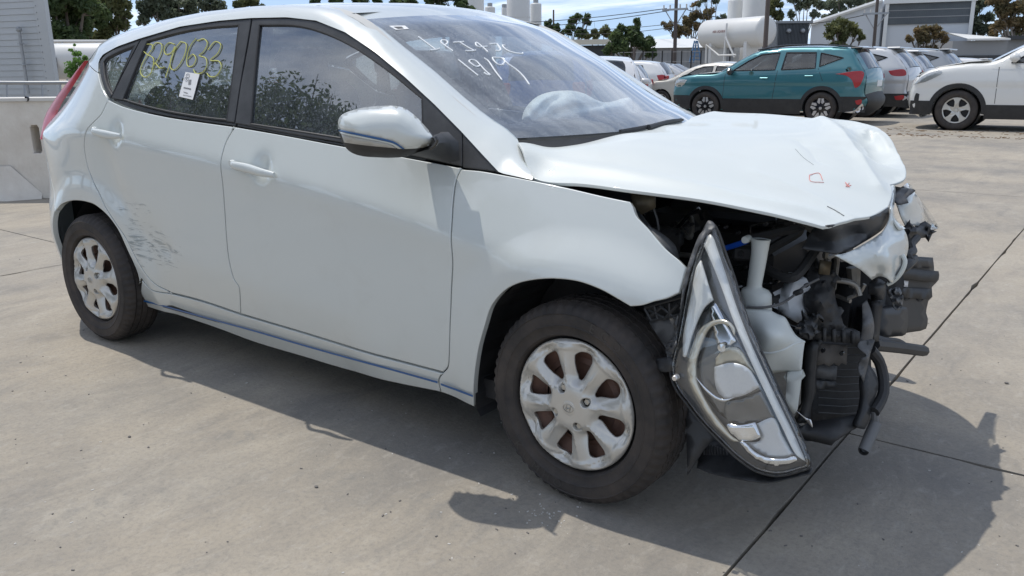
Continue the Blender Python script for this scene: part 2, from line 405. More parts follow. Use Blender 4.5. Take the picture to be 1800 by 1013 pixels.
M = {}
M['white'] = paint('white_paint', WHT)
M['whitehood'] = paint('white_paint_dusty', WHT, rough=.5, coat=.28)
M['whitedoor'] = paint('white_paint_scuffed', WHT, scuff=((-2.18, .64, .20, .06, .85), (-2.03, .49, .21, .12, 1.0), (-2.20, .50, .10, .16, 1.0)))
M['black'] = mat('black_plastic', (.018, .019, .021), .55, noise=(6, .5, (.05, .05, .05)), bump=(300, .1))
M['trim'] = mat('dusty_black_trim', (.035, .037, .04), .5, noise=(9, .7, (.075, .077, .08)), bump=(400, .15))
M['gloss'] = mat('gloss_black', (.012, .013, .015), .2, coat=.5)
M['rubber'] = mat('tyre_rubber', (.028, .025, .0235), .75, noise=(9, .8, (.075, .06, .05)), bump=(60, .15))
M['silver'] = mat('wheel_silver', (.58, .565, .52), .28, metal=.4, noise=(14, .12, (.46, .43, .38)))
M['steel'] = mat('dark_steel', (.03, .03, .032), .5, metal=.6)
M['rust'] = mat('rusty_steel', (.16, .085, .06), .6, metal=.25, noise=(25, .7, (.08, .05, .04)))
M['nut'] = mat('nut_steel', (.5, .5, .48), .3, metal=.9)
M['chrome'] = mat('chrome', (.85, .85, .85), .08, metal=1.)
M['chromes'] = mat('satin_chrome', (.72, .72, .72), .28, metal=.9)
M['blue'] = mat('blue_stripe', (.003, .085, .26), .4, coat=.5)
M['bluehose'] = mat('blue_hose', (.01, .09, .55), .4)
M['tank'] = mat('translucent_tank', (.66, .69, .66), .45, noise=(6, .25, (.5, .52, .48)))
M['grey'] = mat('grey_plastic', (.075, .078, .082), .5, noise=(8, .6, (.13, .13, .13)), bump=(200, .1))
M['dkgrey'] = mat('dark_grey_plastic', (.026, .028, .031), .45, noise=(10, .5, (.055, .055, .055)))
M['alu'] = mat('cast_metal', (.32, .31, .29), .5, metal=.7, noise=(20, .6, (.14, .13, .11)))
M['brass'] = mat('brown_metal', (.16, .13, .08), .5, metal=.4, noise=(20, .6, (.07, .06, .05)))
M['cloth'] = mat('grey_seat_cloth', (.09, .09, .095), .9)
M['liner'] = mat('light_liner', (.55, .55, .53), .9)
M['dash'] = mat('dash_plastic', (.045, .047, .05), .7)
M['airbag'] = mat('airbag_cloth', (.85, .88, .86), .85, bump=(30, .4))
M['paper'] = mat('paper', (.8, .8, .8), .8)
M['ink'] = mat('ink', (.05, .05, .06), .8)
M['red'] = mat('red_lens', (.36, .014, .02), .35, coat=.35, noise=(5, .3, (.5, .04, .05)))
M['redmark'] = mat('red_crayon', (.7, .25, .22), .8)
M['wmark'] = mat('white_marker', (.85, .87, .88), .8)
M['ymark'] = mat('yellow_marker', (.56, .57, .18), .9)
M['glass'] = glassmat('side_glass', (.50, .55, .55), 1.52, dust=.08, speck=.17, film=.035, dscale=6, k=2.4, dcol=(.50, .56, .62))
M['wglass'] = glassmat('windscreen_glass', (.86, .91, .92), 1.52, dust=.32, dscale=4.2, dmap=(.35, 2.2, .35), speck=.20, film=.06, dcol=(.60, .64, .66), k=1.7)
M['lens'] = glassmat('headlight_lens', (.96, .97, .97), 1.5, dust=.04, dscale=14, speck=.03, k=1.1)
M['clearlens'] = glassmat('indicator_lens', (.8, .8, .78), 1.5, dust=.15, k=1.0)
# ================================================================== THE DAMAGED HATCHBACK
car = tag(empty('hatchback_car', (0, 0, 0)), 'white hatchback in the foreground with its front torn open and one headlight hanging down', 'car')
CAR0 = car
def sp(x, r): return r*np.logaddexp(0, x/r)
def sm01(x): x = np.clip(x, 0, 1); return x*x*(3-2*x)
CR = []; LO = []
def crease(x): return np.interp(x, CRx, CRz)
CRx = np.array([-3.6, 1.0]); CRz = np.array([.95, .70]); LWx = np.array([-3.6, 1.0]); LWz = np.array([.6, .3])
def belt(x): return .912-.089*(x+.29)
WC = np.array((0.0, .293)); WR = np.array((-2.57, .293))
DENTS = []   # (x,z,rx,rz,depth)
def wfun(x, z):
    x = np.asarray(x, float); z = np.asarray(z, float)
    zc = np.interp(x, CRx, CRz); z2 = np.interp(x, LWx, LWz); b = belt(x)
    plan = -.012*((x+1.3)/1.3)**2*(x < -1.3) - .17*np.maximum(x+.2, 0)**2 - .62*np.maximum(-2.72-x, 0)**2*sm01((1.0-z)/.3)
    fade = sm01((.02-x)/.3)           # the creases die out over the front wheel
    fl = fade*sm01((x+.75)/-.25)
    w = .853+.06*(z-zc) - (.06+.38)*sp(z-zc, .010+.03*(1-fade)) - .15*fl*sp(z2-z, .015) - .06*(1-fl)*sp(.42-z, .05) - .30*sp(.25-z, .02)
    up = .792-.40*(z-b) + -.03*np.maximum(x+1.2, 0)**2 - .012*((x+1.3)/1.3)**2*(x < -1.3) - .10*np.maximum(-2.35-x, 0)**2 - .05*sp(z-1.25, .05)
    w = w+plan-.11*fade*(sp(zc-z, .007)-sp(zc-.08-z, .02))
    k = .010
    w = -k*np.logaddexp(-w/k, -up/k)
    w = w-.60*np.clip((z-.70)/.56, 0, 1)**1.5*np.maximum(-2.35-x, 0)**2 + .055*sm01((-2.62-x)/.22)*sm01((.72-z)/.28)
    for c in (WC, WR):
        r = np.hypot(x-c[0], (z-c[1])*1.0)
        w = w+.014*sm01((.50-r)/.11)
    for (dx, dz, rx, rz, dp) in DENTS:
        w = w-dp*np.exp(-(((x-dx)/rx)**2+((z-dz)/rz)**2))
    return w
def S(x, z): return -wfun(x, z)
for q in [(793, 405), (714, 380), (585, 339), (490, 310), (387, 278), (276, 249), (221, 238.5), (155, 225), (86, 216)]:
    p = onS(q[0], q[1], lambda x, z: -.85); CR.append(p)
CR = sorted([(p[0], p[2]) for p in CR]); _pf = np.polyfit([a for a, b in CR], [b for a, b in CR], 2); CR = [(a, float(np.polyval(_pf, a))) for a in np.linspace(-3.0, -.40, 27)]; CRx = np.array([-3.4]+[a for a, b in CR]+[.0, 1.]); CRz = np.array([CR[0][1]+.02]+[b for a, b in CR]+[CR[-1][1]-.045, CR[-1][1]-.12])
for q in [(380, 480), (416, 493), (508, 528.6), (611, 567), (688, 598), (304, 465)]:
    p = onS(q[0], q[1], lambda x, z: -.845); LO.append(p)
LO = sorted([(p[0], p[2]) for p in LO]); _pf = np.polyfit([a for a, b in LO], [b for a, b in LO], 1); LO = [(a, float(np.polyval(_pf, a))) for a in np.linspace(-3.0, -.5, 20)]; LWx = np.array([-3.4]+[a for a, b in LO]+[1.]); LWz = np.array([LO[0][1]+.06]+[b for a, b in LO]+[LO[-1][1]])
def T(*pts): return [tuple(onS(a, b, S)[[0, 2]]) for a, b in pts]
_h1 = onS(458, 297, S); _h2 = onS(200, 235, S)
DENTS += [(_h1[0], _h1[2], .042, .040, .024), (_h2[0], _h2[2], .042, .040, .024)]
_d = onS(185, 300, S); DENTS += [(_d[0]+.02, _d[2], .09, .16, .014)]
_d = onS(250, 420, S); DENTS += [(_d[0], _d[2], .17, .10, .020)]
_d = onS(215, 350, S); DENTS += [(_d[0], _d[2], .10, .07, .010)]
_d = onS(292, 440, S); DENTS += [(_d[0], _d[2], .05, .03, .010)]
FM = lambda u, v: np.stack([u, S(u, v), v], -1)
def FMo(o): return lambda u, v: np.stack([u, S(u, v)-o, v], -1)
# ---- traced lines on the near side
doorgap = [(411, 225), (397, 250), (389, 277), (390, 315), (393.5, 354), (400.5, 446), (406, 475), (412, 493), (419, 503), (421.5, 520), (423, 552)]
fgap = [(811, 297), (804, 310), (800, 325), (796, 360), (793, 405), (795, 457), (793, 510), (791, 560), (789, 625), (787, 645), (779, 655)]
rgap = [(190, 175), (178, 200), (163, 216), (152, 229), (148, 245), (148, 262), (154, 294), (163, 318), (174, 340), (186, 366), (202, 391), (221, 419), (236, 449), (255, 481), (276, 502), (301, 515)]
doorbot_r = [(301, 515), (355, 529), (423, 552)]
doorbot_f = [(423, 552), (470, 566), (534, 585), (611, 609), (700, 634), (779, 655)]
beltR = [(190, 175), (210, 184.5), (237, 193), (294, 205.6), (361, 215.6), (411, 222.5)]
beltF = [(411, 222.5), (504, 238.5), (597, 256), (700, 274), (811, 295)]
archF = [(834, 716), (833, 693), (836, 647), (842, 611), (852, 575), (862, 543), (874, 525), (891, 509), (912, 499), (933, 494), (955, 491.5), (974, 491), (1016, 496), (1057, 511), (1084, 526), (1108, 540)]
archR = [(98.7, 370), (106, 361), (114, 356.6), (125, 353.5), (138, 353.2), (152, 355.5), (166, 360.5), (185.5, 376), (198, 391), (209, 408), (225, 443), (234, 462), (241, 479), (246, 500), (250.6, 536)]
silltop_back = [(249, 489), (262, 506), (280, 513), (301, 520)]
def creasepts(x0, x1):
    xs_ = np.arange(x0, x1, .013); return np.vstack([np.stack([xs_, crease(xs_)+d], -1) for d in (-.022, -.010, 0, .010, .022)]+[np.stack([xs_, np.interp(xs_, LWx, LWz)+d], -1) for d in (-.014, 0, .014)])
def panel(name, segs, mat, res=.022, **k):
    if name in ('front_door', 'rear_door'): k['extra'] = np.vstack([k['extra'], creasepts(-2.5, -.4)])
    o = surf(name, loop([T(*s) for s in segs], .012), FM, mat, car, res=res, gap=.0018, **k)
    return o
def ring(c, r, n=26, k=3):
    out = []
    for j in range(k):
        a = np.linspace(0, 2*math.pi, n, endpoint=False)+j*.1; out.append(np.stack([c[0]+r*(j+1)/k*np.cos(a), c[2]+r*(j+1)/k*np.sin(a)], -1))
    return np.vstack(out)
near = []
near.append(panel('front_door', [beltF, fgap, doorbot_f[::-1], doorgap[::-1]], M['white'], extra=np.vstack([ring(_h1, .085, 26, 7)])))
xs = np.linspace(-2.3, -1.65, 40); zs = np.linspace(.25, .75, 34)
near.append(panel('rear_door', [beltR, doorgap, doorbot_r[::-1], rgap[::-1]], M['whitedoor'], extra=np.vstack([ring(_h2, .085, 26, 7)])))
# front fender, torn along its leading edge
near.append(panel('front_fender', [[(811, 297), (845, 300), (880, 306), (936, 316.5), (1000, 330), (1060, 344), (1108, 354)], [(1108, 354), (1113, 362), (1118, 377), (1140, 401), (1171, 437), (1195, 457), (1207, 470)], [(1207, 470), (1202, 490), (1195, 515)], [(1195, 515), (1172, 526), (1151, 531), (1130, 538), (1108, 540)], archF[::-1], [(834, 716), (775, 690)], [(775, 690), (771, 668), (779, 655)], fgap[::-1]], M['white'], res=.02, skirt=.02))
near.append(panel('side_skirt', [[(249, 493), (262, 507), (280, 514), (301, 517), (355, 531), (423, 554), (470, 568), (534, 587), (611, 611), (700, 636), (779, 657)], [(779, 657), (771, 668), (775, 690)], [(775, 690), (700, 675), (611, 651), (534, 628), (450, 603), (380, 577), (284, 548), (250.6, 537)], [(250.6, 537), (247.5, 506), (249, 493)]], M['white'], skirt=.06))
# rear quarter with the window opening
qtop = [(190, 173.5), (179, 153), (172.5, 128), (173, 107), (181, 95.6), (205.6, 82), (245.6, 67.8)]
TQ = T(*qtop)
tailedge = [(80.5, 242), (86.7, 215.6), (97, 198), (110, 180), (126, 156), (139, 135.6), (156, 107)]
TT = []
for i, q in enumerate(tailedge):
    TT.append(onS(q[0], q[1], S))
TT[0] = np.array([-3.085, S(-3.085, .893), .893]); TT[2] = np.array([-3.035, S(-3.035, 1.016), 1.016])
TTz = [(p[0], p[2]) for p in TT]
railtop = [(-2.84, 1.285), (-2.70, 1.335), (-2.50, 1.372), (-2.2, 1.395)]
# drip line (top edge of the black window frames) in 3D
drip_px = [(190, 173.5), (179, 153), (172.5, 128), (173, 107), (181, 95.6), (205.6, 82), (245.6, 67.8), (316.7, 46.7), (383, 36.7), (441, 31.8), (504, 30.4), (555.5, 36.3), (607, 57), (659, 91.6), (711, 135), (763, 183), (811, 231.6), (849, 273), (878, 304)]
drip = [onS(a, b, S) for a, b in drip_px]
WSn = []  # windscreen near edge, lower corner to upper corner
wpx = [(909, 243), (889, 225), (870, 213), (844, 194), (815, 170), (763, 124), (711, 83), (670, 49), (642, 34.6)]
for i, (a, b) in enumerate(wpx):
    t = i/(len(wpx)-1); WSn.append(Py(a, b, -.632+.089*t-.0*math.sin(math.pi*t)))
WSn = np.array(WSn)
# roof ditch from windscreen corner to the tail
ditch_px = [(642, 34.6), (600, 17), (560, 10), (500, 8.5), (450, 11), (361, 21), (294.4, 34.4), (228, 53), (195, 66), (176, 78), (162, 100)]
dY = [-.543, -.548, -.552, -.556, -.560, -.562, -.562, -.56, -.57, -.585, -.60]
ditch = [Py(a, b, y) for (a, b), y in zip(ditch_px, dY)]
def resamp(P, n):
    P = np.array(P); d = np.concatenate([[0], np.cumsum(np.linalg.norm(np.diff(P, axis=0), axis=1))]); t = np.linspace(0, d[-1], n)
    return np.stack([np.interp(t, d, P[:, k]) for k in range(3)], -1)
def near_strip(Lo, Up, n, bulge, nb=8):
    Lo = resamp(Lo, n); Up = resamp(Up, n); g = []
    for i in range(n):
        row = []
        for j in range(nb+1):
            t = j/nb; p = Lo[i]*(1-t)+Up[i]*t; ax = Up[i]-Lo[i]
            tng = (Lo[min(i+1, n-1)]-Lo[max(i-1, 0)]); nn = np.cross(ax, tng); nn /= max(np.linalg.norm(nn), 1e-9)
            if nn[1] > 0: nn = -nn
            row.append(p+nn*bulge*4*t*(1-t)*min(1, np.linalg.norm(ax)/.1))
        g.append(row)
    return np.array(g)
_arc = [(-2.57+r_*math.cos(a), .293+r_*math.sin(a)) for a, r_ in zip(np.radians([133, 140, 150, 160, 170, 180, 190, 200]), (.385, .37, .352, .340, .332, .326, .322, .32))]
AR1 = T((98.7, 370))[0]
near.append(surf('rear_quarter_panel', loop([T(*rgap), T((301, 517), (280, 514), (262, 507), (249, 490)),
      T(*archR[:-1])[::-1], [AR1, (-2.90, .66), (-2.985, .755), (-3.06, .85), TTz[0]], TTz, [TTz[-1], T((172.5, 128))[0]], T((172.5, 128), (179, 153), (190, 173.5))], .014),
      FM, M['white'], car, res=.022, gap=.0015, skirt=.02))
near.append(surf('rear_bumper', loop([_arc, [_arc[-1], (-2.95, .16), (-3.10, .17)], [(-3.10, .17), (-3.19, .28), (-3.23, .45), (-3.22, .65), (-3.15, .80), (-3.06, .87)],
      [(-3.06, .87), (-2.985, .755), (-2.905, .665), AR1]], .014), FM, M['white'], car, res=.022, gap=.0015, skirt=.02))
# side rail and windscreen pillar
LoA = [onS(a, b, S) for a, b in [(172.5, 128)]+drip_px[3:13]]; UpA = [TT[-1]]+list(ditch[::-1])
LoB = LoA[-1:]+list(drip[13:])+[onS(936, 316.5, S)]; UpB = [ditch[0]]+list(WSn[::-1][1:])+[Py(929, 298, -.70)]
gA = near_strip(LoA, UpA, 60, .012); gB = near_strip(LoB, UpB, 50, .010)
rail = np.concatenate([gA, gB[1:]])
near.append(MB().grid(rail[:, :, :], flip=True).build('side_rail', M['white'], car, sharp=50))
# roof
dr = resamp(ditch, 40); vv = np.linspace(-1, 1, 25); g = []
for i, p in enumerate(dr):
    t = i/39; c = .030*(1-t*.4); bow = .075*(1-t)**2-.10*t**4
    g.append([(p[0]+bow*(1-v*v), v*abs(p[1]), p[2]+c*(1-v*v)) for v in vv])
MB().grid(np.array(g)).build('roof', M['white'], car, sharp=60)
MB().tube([p+np.array([0, .010, -.003]) for p in ditch[:5]], .004, 6).build('roof_molding', M['black'], car)
# windscreen
ws = resamp(WSn, 26); g = []
for i, p in enumerate(ws):
    t = i/25; bx = .155*(1-t)+.075*t; bz = .0*(1-t)+.030*t+.02*math.sin(math.pi*t)
    g.append([(p[0]+bx*(1-abs(v)**2.2), v*(abs(p[1])+.006), p[2]+bz*(1-v*v)) for v in np.linspace(-1, 1, 33)])
WG = np.array(g)
wind = MB().grid(WG).build('windscreen', M['wglass'], car, sharp=80)
# black band round the glass edge (inside)
fr = WG-np.array([.006, 0, .006]); ib = lambda r0, r1, c0, c1: MB().grid(fr[r0:r1, c0:c1])
bd_ = MB().grid(fr[0:4, :]); bd_.grid(fr[24:26, :]); bd_.grid(fr[:, 0:2]); bd_.grid(fr[:, 31:33])
bd_.build('windscreen_border', M['black'], car)
# side glass and black frames
def framed(name, outer, hole, gname, mat_=None, res=.03):
    H = loop([T(*s) for s in hole], .012); Oo = loop([T(*s) for s in outer], .012)
    a = surf(name, Oo, FMo(-.004), mat_ or M['trim'], car, res=res, holes=[H], skirt=.018, gap=.001)
    b = surf(gname, offset(H, -.006) if True else H, FMo(-.012), M['glass'], car, res=.04, skirt=0)
    # rubber run round the glass
    hp = np.vstack([H, H[:1]]); hp = FMo(-.007)(hp[:, 0], hp[:, 1])
    c = MB().tube(hp, .0045, 6, cap=False).build('window_seal', M['black'], a)
    return [a, b, c]
near += framed('rear_door_frame', [[(193, 173), (246, 69)], [(246, 69)]+[(316.7, 47.7), (383, 37.7), (440, 32.8)], [(440, 33), (432, 80), (420, 150), (410, 216)], [(410, 216), (361, 209.6), (294, 198.6), (241, 185.2), (214, 177), (193, 173)]],
   [[(256.7, 72), (316, 56), (360, 48.5), (418, 43.8)], [(418, 43.8), (408, 125), (396.7, 211.5)], [(396.7, 211.5), (361, 207.6), (294.4, 196.6), (241, 183.6), (214, 175)], [(214, 175), (228, 140), (256.7, 72)]], 'rear_door_glass')
near += framed('front_door_frame', [[(441.5, 33), (434, 80), (421, 150), (411, 217)], [(411, 217), (504, 235), (597, 251), (700, 270), (811, 293)], [(811, 293), (811, 232.5)], [(811, 232.5), (763, 184), (711, 136), (659, 92.6), (607, 58), (555.5, 37.5), (504, 31.5), (441.5, 33)]],
   [[(453.6, 43.6), (521, 45), (566, 57), (614, 79.5), (676, 121), (740, 173)], [(740, 173), (742, 262)], [(742, 262), (700, 262), (597, 244), (504, 229), (438, 219)], [(438, 219), (445, 130), (453.6, 43.6)]], 'front_door_glass')
near += framed('quarter_window_frame', [[(192, 172.5), (180.5, 153), (174, 128), (174.5, 107), (182.5, 97), (206, 83.4), (245, 69)], [(245, 69), (192, 172.5)]],
   [[(180, 110), (184, 104), (205, 92), (234.4, 80.4)], [(234.4, 80.4), (195.5, 167.8)], [(195.5, 167.8), (188, 155.6), (182, 135.6), (180, 110)]], 'quarter_window_glass')
near.append(surf('corner_trim', loop([T((811.5, 233), (849, 273), (876, 303)), T((876, 303), (845, 298.5), (812, 294.5)), T((812, 294.5), (811.5, 233))], .01), FMo(-.004), M['trim'], car, res=.03))
near.append(surf('sail_panel', loop([T((744, 178), (775, 210), (808, 243)), T((808, 243), (808, 290)), T((808, 290), (775, 284), (744, 277)), T((744, 277), (744, 178))], .01), FMo(-.012), M['trim'], car, res=.02))
near.append(surf('belt_molding', loop([T((194, 173.5), (214, 177.5), (241, 185.8), (294, 199.4), (361, 210), (410, 217)), T((410, 217), (408.6, 221.6)), T((408.6, 221.6), (361, 215.0), (294.4, 205), (237, 192.6), (210, 184), (194, 174.5))], .01), FMo(-.011), M['trim'], car, res=.02))
near.append(surf('belt_molding', loop([T((413, 217), (504, 235.5), (597, 252), (700, 271), (745, 279)), T((745, 279), (742, 282)), T((742, 282), (700, 274.5), (597, 256.5), (504, 238.5), (412, 222))], .01), FMo(-.011), M['trim'], car, res=.02))
# pinstripe
def onSl(px, o=0.0):
    r = []
    for a, b in px:
        p = onS(a, b, S); r.append((p[0], S(p[0], p[2])-o, p[2]))
    return cr(r, .02)
near.append(strip('pinstripe', onSl([(251, 527), (300, 540), (380, 562), (450, 581), (534, 605.5), (611, 627), (700, 651), (772, 671)]), .0075, (0, -1, -.1), M['blue'], car, .007))
near.append(strip('pinstripe', onSl([(777, 674), (805, 684), (834, 695)]), .0075, (0, -1, -.1), M['blue'], car, .007))
# door handles
def handle(pts, tip):
    P = cr([onS(a, b, S)+np.array([0, -.032 if 0 < i < len(pts)-1 else -.012, 0]) for i, (a, b) in enumerate(pts)], .006)
    n = len(P); v = []; seg = 12; mb = MB()
    for i, p in enumerate(P):
        t = i/(n-1); rz_ = .0165*(math.sin(math.pi*(.08+.84*t))**.45); ry = .011
        for k in range(seg):
            a = 2*math.pi*k/seg; v.append((p[0], p[1]+ry*math.cos(a)*rz_/.0165, p[2]+rz_*math.sin(a)))
    f = [(i*seg+k, i*seg+(k+1) % seg, (i+1)*seg+(k+1) % seg, (i+1)*seg+k) for i in range(n-1) for k in range(seg)]+[tuple(range(seg)), tuple((n-1)*seg+k for k in range(seg))]
    mb.add(v, f); o = mb.build('door_handle', M['white'], car, sharp=60); near.append(o)
    c = onS(*pts[0], S); MB().lathe([(0, -.006), (.010, -.006), (.012, 0), (.012, .01)], 14, 'y', (c[0]-.006, c[1]-.008, c[2])).build('lock_cap', M['white'], o)
    return o
handle([(412, 287), (424, 289), (450, 295), (474, 302), (487, 307)], 0)
handle([(169, 228), (178, 230.5), (196, 235), (210, 237.5), (217, 239)], 0)
# fuel-side details, rear lamp
pts = [(79.5, 243), (76.7, 233), (76.7, 213), (83, 195.6), (105.6, 162), (139, 122), (155, 107)]
TL = [Py(a, b, t[1]+d) for (a, b), t, d in zip(pts, (TT[0], TT[0], TT[1], TT[2], TT[3], TT[5], TT[6]), (.03, .06, .06, .05, .045, .03, .006))]
tlo = resamp(np.array(TT)+np.array([0.003, -.002, 0]), 22); tli = resamp(TL, 22)
g = [[tuple(tlo[i]*(1-t)+tli[i]*t+np.array([-.012, -.012, 0])*math.sin(math.pi*t)) for t in np.linspace(0, 1, 7)] for i in range(22)]
lamp = MB().grid(np.array(g)).build('tail_light', M['red'], car); near.append(lamp)
# rear end surfaces (spoiler, rear glass, tailgate, bumper face)
def back_strip(edge, bul, name, m, flip=False):
    e = resamp(edge, 14)
    g = [[(p[0]-bul*(1-v*v), v*abs(p[1]), p[2]) for v in np.linspace(-1, 1, 17)] for p in e]
    return MB().grid(np.array(g), flip).build(name, m, car)
zx = [(-3.10, .17), (-3.19, .28), (-3.23, .45), (-3.22, .65), (-3.15, .80), (-3.06, .87)]
back_strip([(x, S(np.float64(x), z), z) for x, z in zx], .10, 'rear_bumper_face', M['white'])
back_strip([TL[0], TL[1], TL[2], TL[3]], .08, 'tailgate', M['white'])
back_strip([TL[3], TL[4], TL[5]], .06, 'rear_glass', M['glass'])
back_strip([TL[5], TL[6], ditch[-2], ditch[-4]], .05, 'spoiler', M['white'])
# ---- other side: same pressings mirrored
for o in list(near):
    me = o.data.copy(); n = len(me.vertices); c = np.empty(n*3); me.vertices.foreach_get('co', c); c = c.reshape(-1, 3)
    if o.name.startswith(('front_fender',)): c[:, 1] += .04*np.maximum(c[:, 0], 0)
    c[:, 1] *= -1
    V_ = c; F_ = [tuple(p.vertices)[::-1] for p in me.polygons]
    par = o.parent if o.parent == car else car
    q = link(o.name.split('.')[0], V_, F_, M['white'] if o.name.startswith('rear_door') and 'glass' not in o.name and 'frame' not in o.name else me.materials[0], par, sharp=30)
# ------------------------------------------------------------------ wheels
def make_wheel(c, side, steer=0.0, detail=True):
    w = bpy.data.objects.new('wheel', None); COL.objects.link(w); w.parent = car; w.location = c; w.rotation_euler = (0, 0, steer); w.empty_display_size = .1
    if side > 0: w.rotation_euler = (0, 0, math.pi+steer)
    # local: outside face towards -y, tyre centre plane y=0
    hw = .0875; seg = 120; prof = [(.196, -.052), (.1985, -.070), (.203, -.078), (.205, -.0805), (.208, -.080), (.230, -.0862), (.232, -.0885), (.234, -.0868), (.252, -.0880), (.262, -.0865), (.264, -.0885), (.266, -.0855), (.274, -.082), (.283, -.074), (.288, -.066)]
    tr = [(.2905, -.060)]
    for y0 in (-.045, -.016, .012, .041):
        tr += [(.2925, y0-.0035), (.286, y0-.0025), (.286, y0+.0025), (.2925, y0+.0035)]
    tr += [(.2905, .060)]
    full = prof+tr+[(r, -y) for r, y in prof[::-1]]
    v = []; n = len(full)
    for k in range(seg*2):
        a = 2*math.pi*k/(seg*2)
        for i, (r, y) in enumerate(full):
            rr = r
            if abs(y) > .058 and r > .265 and (k//2) % 2 == 0 and r > .27: rr = r-.005
            elif r > .291 and k % 5 == 0: rr = r-.003
            v.append((rr*math.cos(a), y, rr*math.sin(a)))
    m = seg*2
    f = [(k*n+i, k*n+i+1, ((k+1) % m)*n+i+1, ((k+1) % m)*n+i) for k in range(m) for i in range(n-1)]
    link('tyre', v, f, M['rubber'], w, sharp=38)
    MB().lathe([(.197, -.052), (.19, -.05), (.176, -.05), (.170, -.06), (.168, .06), (.19, .07)], 64, 'y').build('rim', M['steel'], w)
    MB().lathe([(0, -.028), (.115, -.028), (.122, -.022), (.122, 0)], 48, 'y').build('brake_drum', M['rust'], w)
    mb = MB()
    mb.lathe([(.115, -.035), (.13, -.03), (.168, -.045)], 48, 'y')
    mb.build('inner_disc', M['rust'], w)
    # trim: 8 windows
    def win(k):
        a0 = math.radians(32+45*k) if side < 0 else math.radians(32+45*k)
        pr = [(.080, .005), (.092, .0135), (.11, .0215), (.13, .0285), (.147, .031), (.158, .021), (.161, 0), (.158, -.019), (.147, -.027), (.13, -.024), (.11, -.0165), (.092, -.0095), (.080, -.005)]
        P = [(-(r*math.cos(a0)-t*math.sin(a0)) if False else (r*math.cos(a0)-t*math.sin(a0)), r*math.sin(a0)+t*math.cos(a0)) for r, t in pr]
        return cr(P, .005, True)
    holes = [win(k) for k in range(8)]
    nuts = [(.057*math.cos(math.radians(27+90*k)), .057*math.sin(math.radians(27+90*k))) for k in range(4)]
    nh = [np.array([(x+.0165*math.cos(t), z+.0165*math.sin(t)) for t in np.linspace(0, 2*math.pi, 14, endpoint=False)]) for x, z in nuts]
    outer = np.array([(.193*math.cos(t), .193*math.sin(t)) for t in np.linspace(0, 2*math.pi, 120, endpoint=False)])
    def hm(u, v):
        r = np.hypot(u, v); a = np.arctan2(v, u)
        y = -.083+.0*r
        y = y-.012*sm01((.10-r)/.06)+.014*sm01((r-.176)/.02)
        ph = (np.degrees(a)-32) % 45; ph = np.minimum(ph, 45-ph)/22.5          # 0 at window, 1 mid spoke
        mid = sm01((r-.06)/.03)*sm01((.190-r)/.02)
        ph2 = ((np.degrees(a)-32+22.5) % 45)-22.5
        y = y+.028*mid*np.exp(-(ph2/12.)**2)
        y = y-.006*np.exp(-((np.abs(ph2-22.5*np.sign(ph2))/2.6)**2))*mid*sm01((.16-r)/.06)
        y = y-.004*np.exp(-(((r-.168)/.006)**2))+.005*sm01((r-.184)/.008)
        return np.stack([u, y, v], -1)
    surf('wheel_trim', outer, hm, M['silver'], w, res=.007, holes=holes+nh, skirt=.014, edge=.001)
    for x, z in nuts:
        b = MB().lathe([(0, -.083), (.008, -.083), (.0095, -.081), (.0095, -.062)], 6, 'y', (x, 0, z)); b.lathe([(.0095, -.068), (.0125, -.066), (.0165, -.060)], 18, 'y', (x, 0, z))
        b.build('wheel_nut', M['nut'], w)
    if detail:
        MB().lathe([(0, -.0965), (.018, -.0965), (.021, -.0955), (.022, -.094)], 32, 'y').build('centre_cap', M['silver'], w)
        mb = MB(); yy = -.0975
        el = [(.0165*math.cos(t), yy, .0115*math.sin(t)) for t in np.linspace(0, 2*math.pi, 33)]
        mb.tube(el, .0011, 5, cap=False)
        mb.tube([(-.008, yy, -.008), (-.0065, yy, 0), (-.0045, yy, .008)], [.0012, .0022, .0012], 6); mb.tube([(.0045, yy, -.008), (.0065, yy, 0), (.008, yy, .008)], [.0012, .0022, .0012], 6)
        mb.tube([(-.0065, yy, -.0015), (0, yy, .0), (.0065, yy, .0015)], .0016, 6)
        mb.build('emblem', M['nut'], w)
    return w
wf = make_wheel((0, -.748, .293), -1, math.radians(-2)); wr = make_wheel((-2.57, -.748, .293), -1)
for src, c in ((wf, (0, .748, .293)), (wr, (-2.57, .748, .293))):
    q = src.copy(); COL.objects.link(q); q.location = c; q.rotation_euler = (0, 0, math.pi)
    for ch in list(src.children):
        d = ch.copy(); COL.objects.link(d); d.parent = q
# tyre lettering
for txt, a0 in (('ECO', 74), ('KUMHO', 222)):
    for i, chh in enumerate(txt):
        cu = bpy.data.curves.new('lettering', 'FONT'); cu.body = chh; cu.size = .036; cu.extrude = .0006; cu.align_x = 'CENTER'; cu.align_y = 'CENTER'
        o = bpy.data.objects.new('lettering', cu); COL.objects.link(o); o.parent = wf; cu.materials.append(mat('tyre_lettering', (.05, .045, .04), .6) if not bpy.data.materials.get('tyre_lettering') else bpy.data.materials['tyre_lettering'])
        a = math.radians(a0-i*9.5*(1 if a0 < 180 else -1)); r = .247; up = a-math.pi/2 if a0 < 180 else a+math.pi/2
        Rm = Matrix(((math.cos(up), -math.sin(up), 0), (0, 0, -1), (math.sin(up), math.cos(up), 0)))
        o.matrix_local = Matrix.Translation((r*math.cos(a), -.0877, r*math.sin(a))) @ Rm.to_4x4()
        bpy.context.view_layer.update(); me = bpy.data.meshes.new_from_object(o); ml = o.matrix_local.copy(); bpy.data.objects.remove(o)
        o = bpy.data.objects.new('lettering', me); COL.objects.link(o); o.parent = wf; o.matrix_local = ml
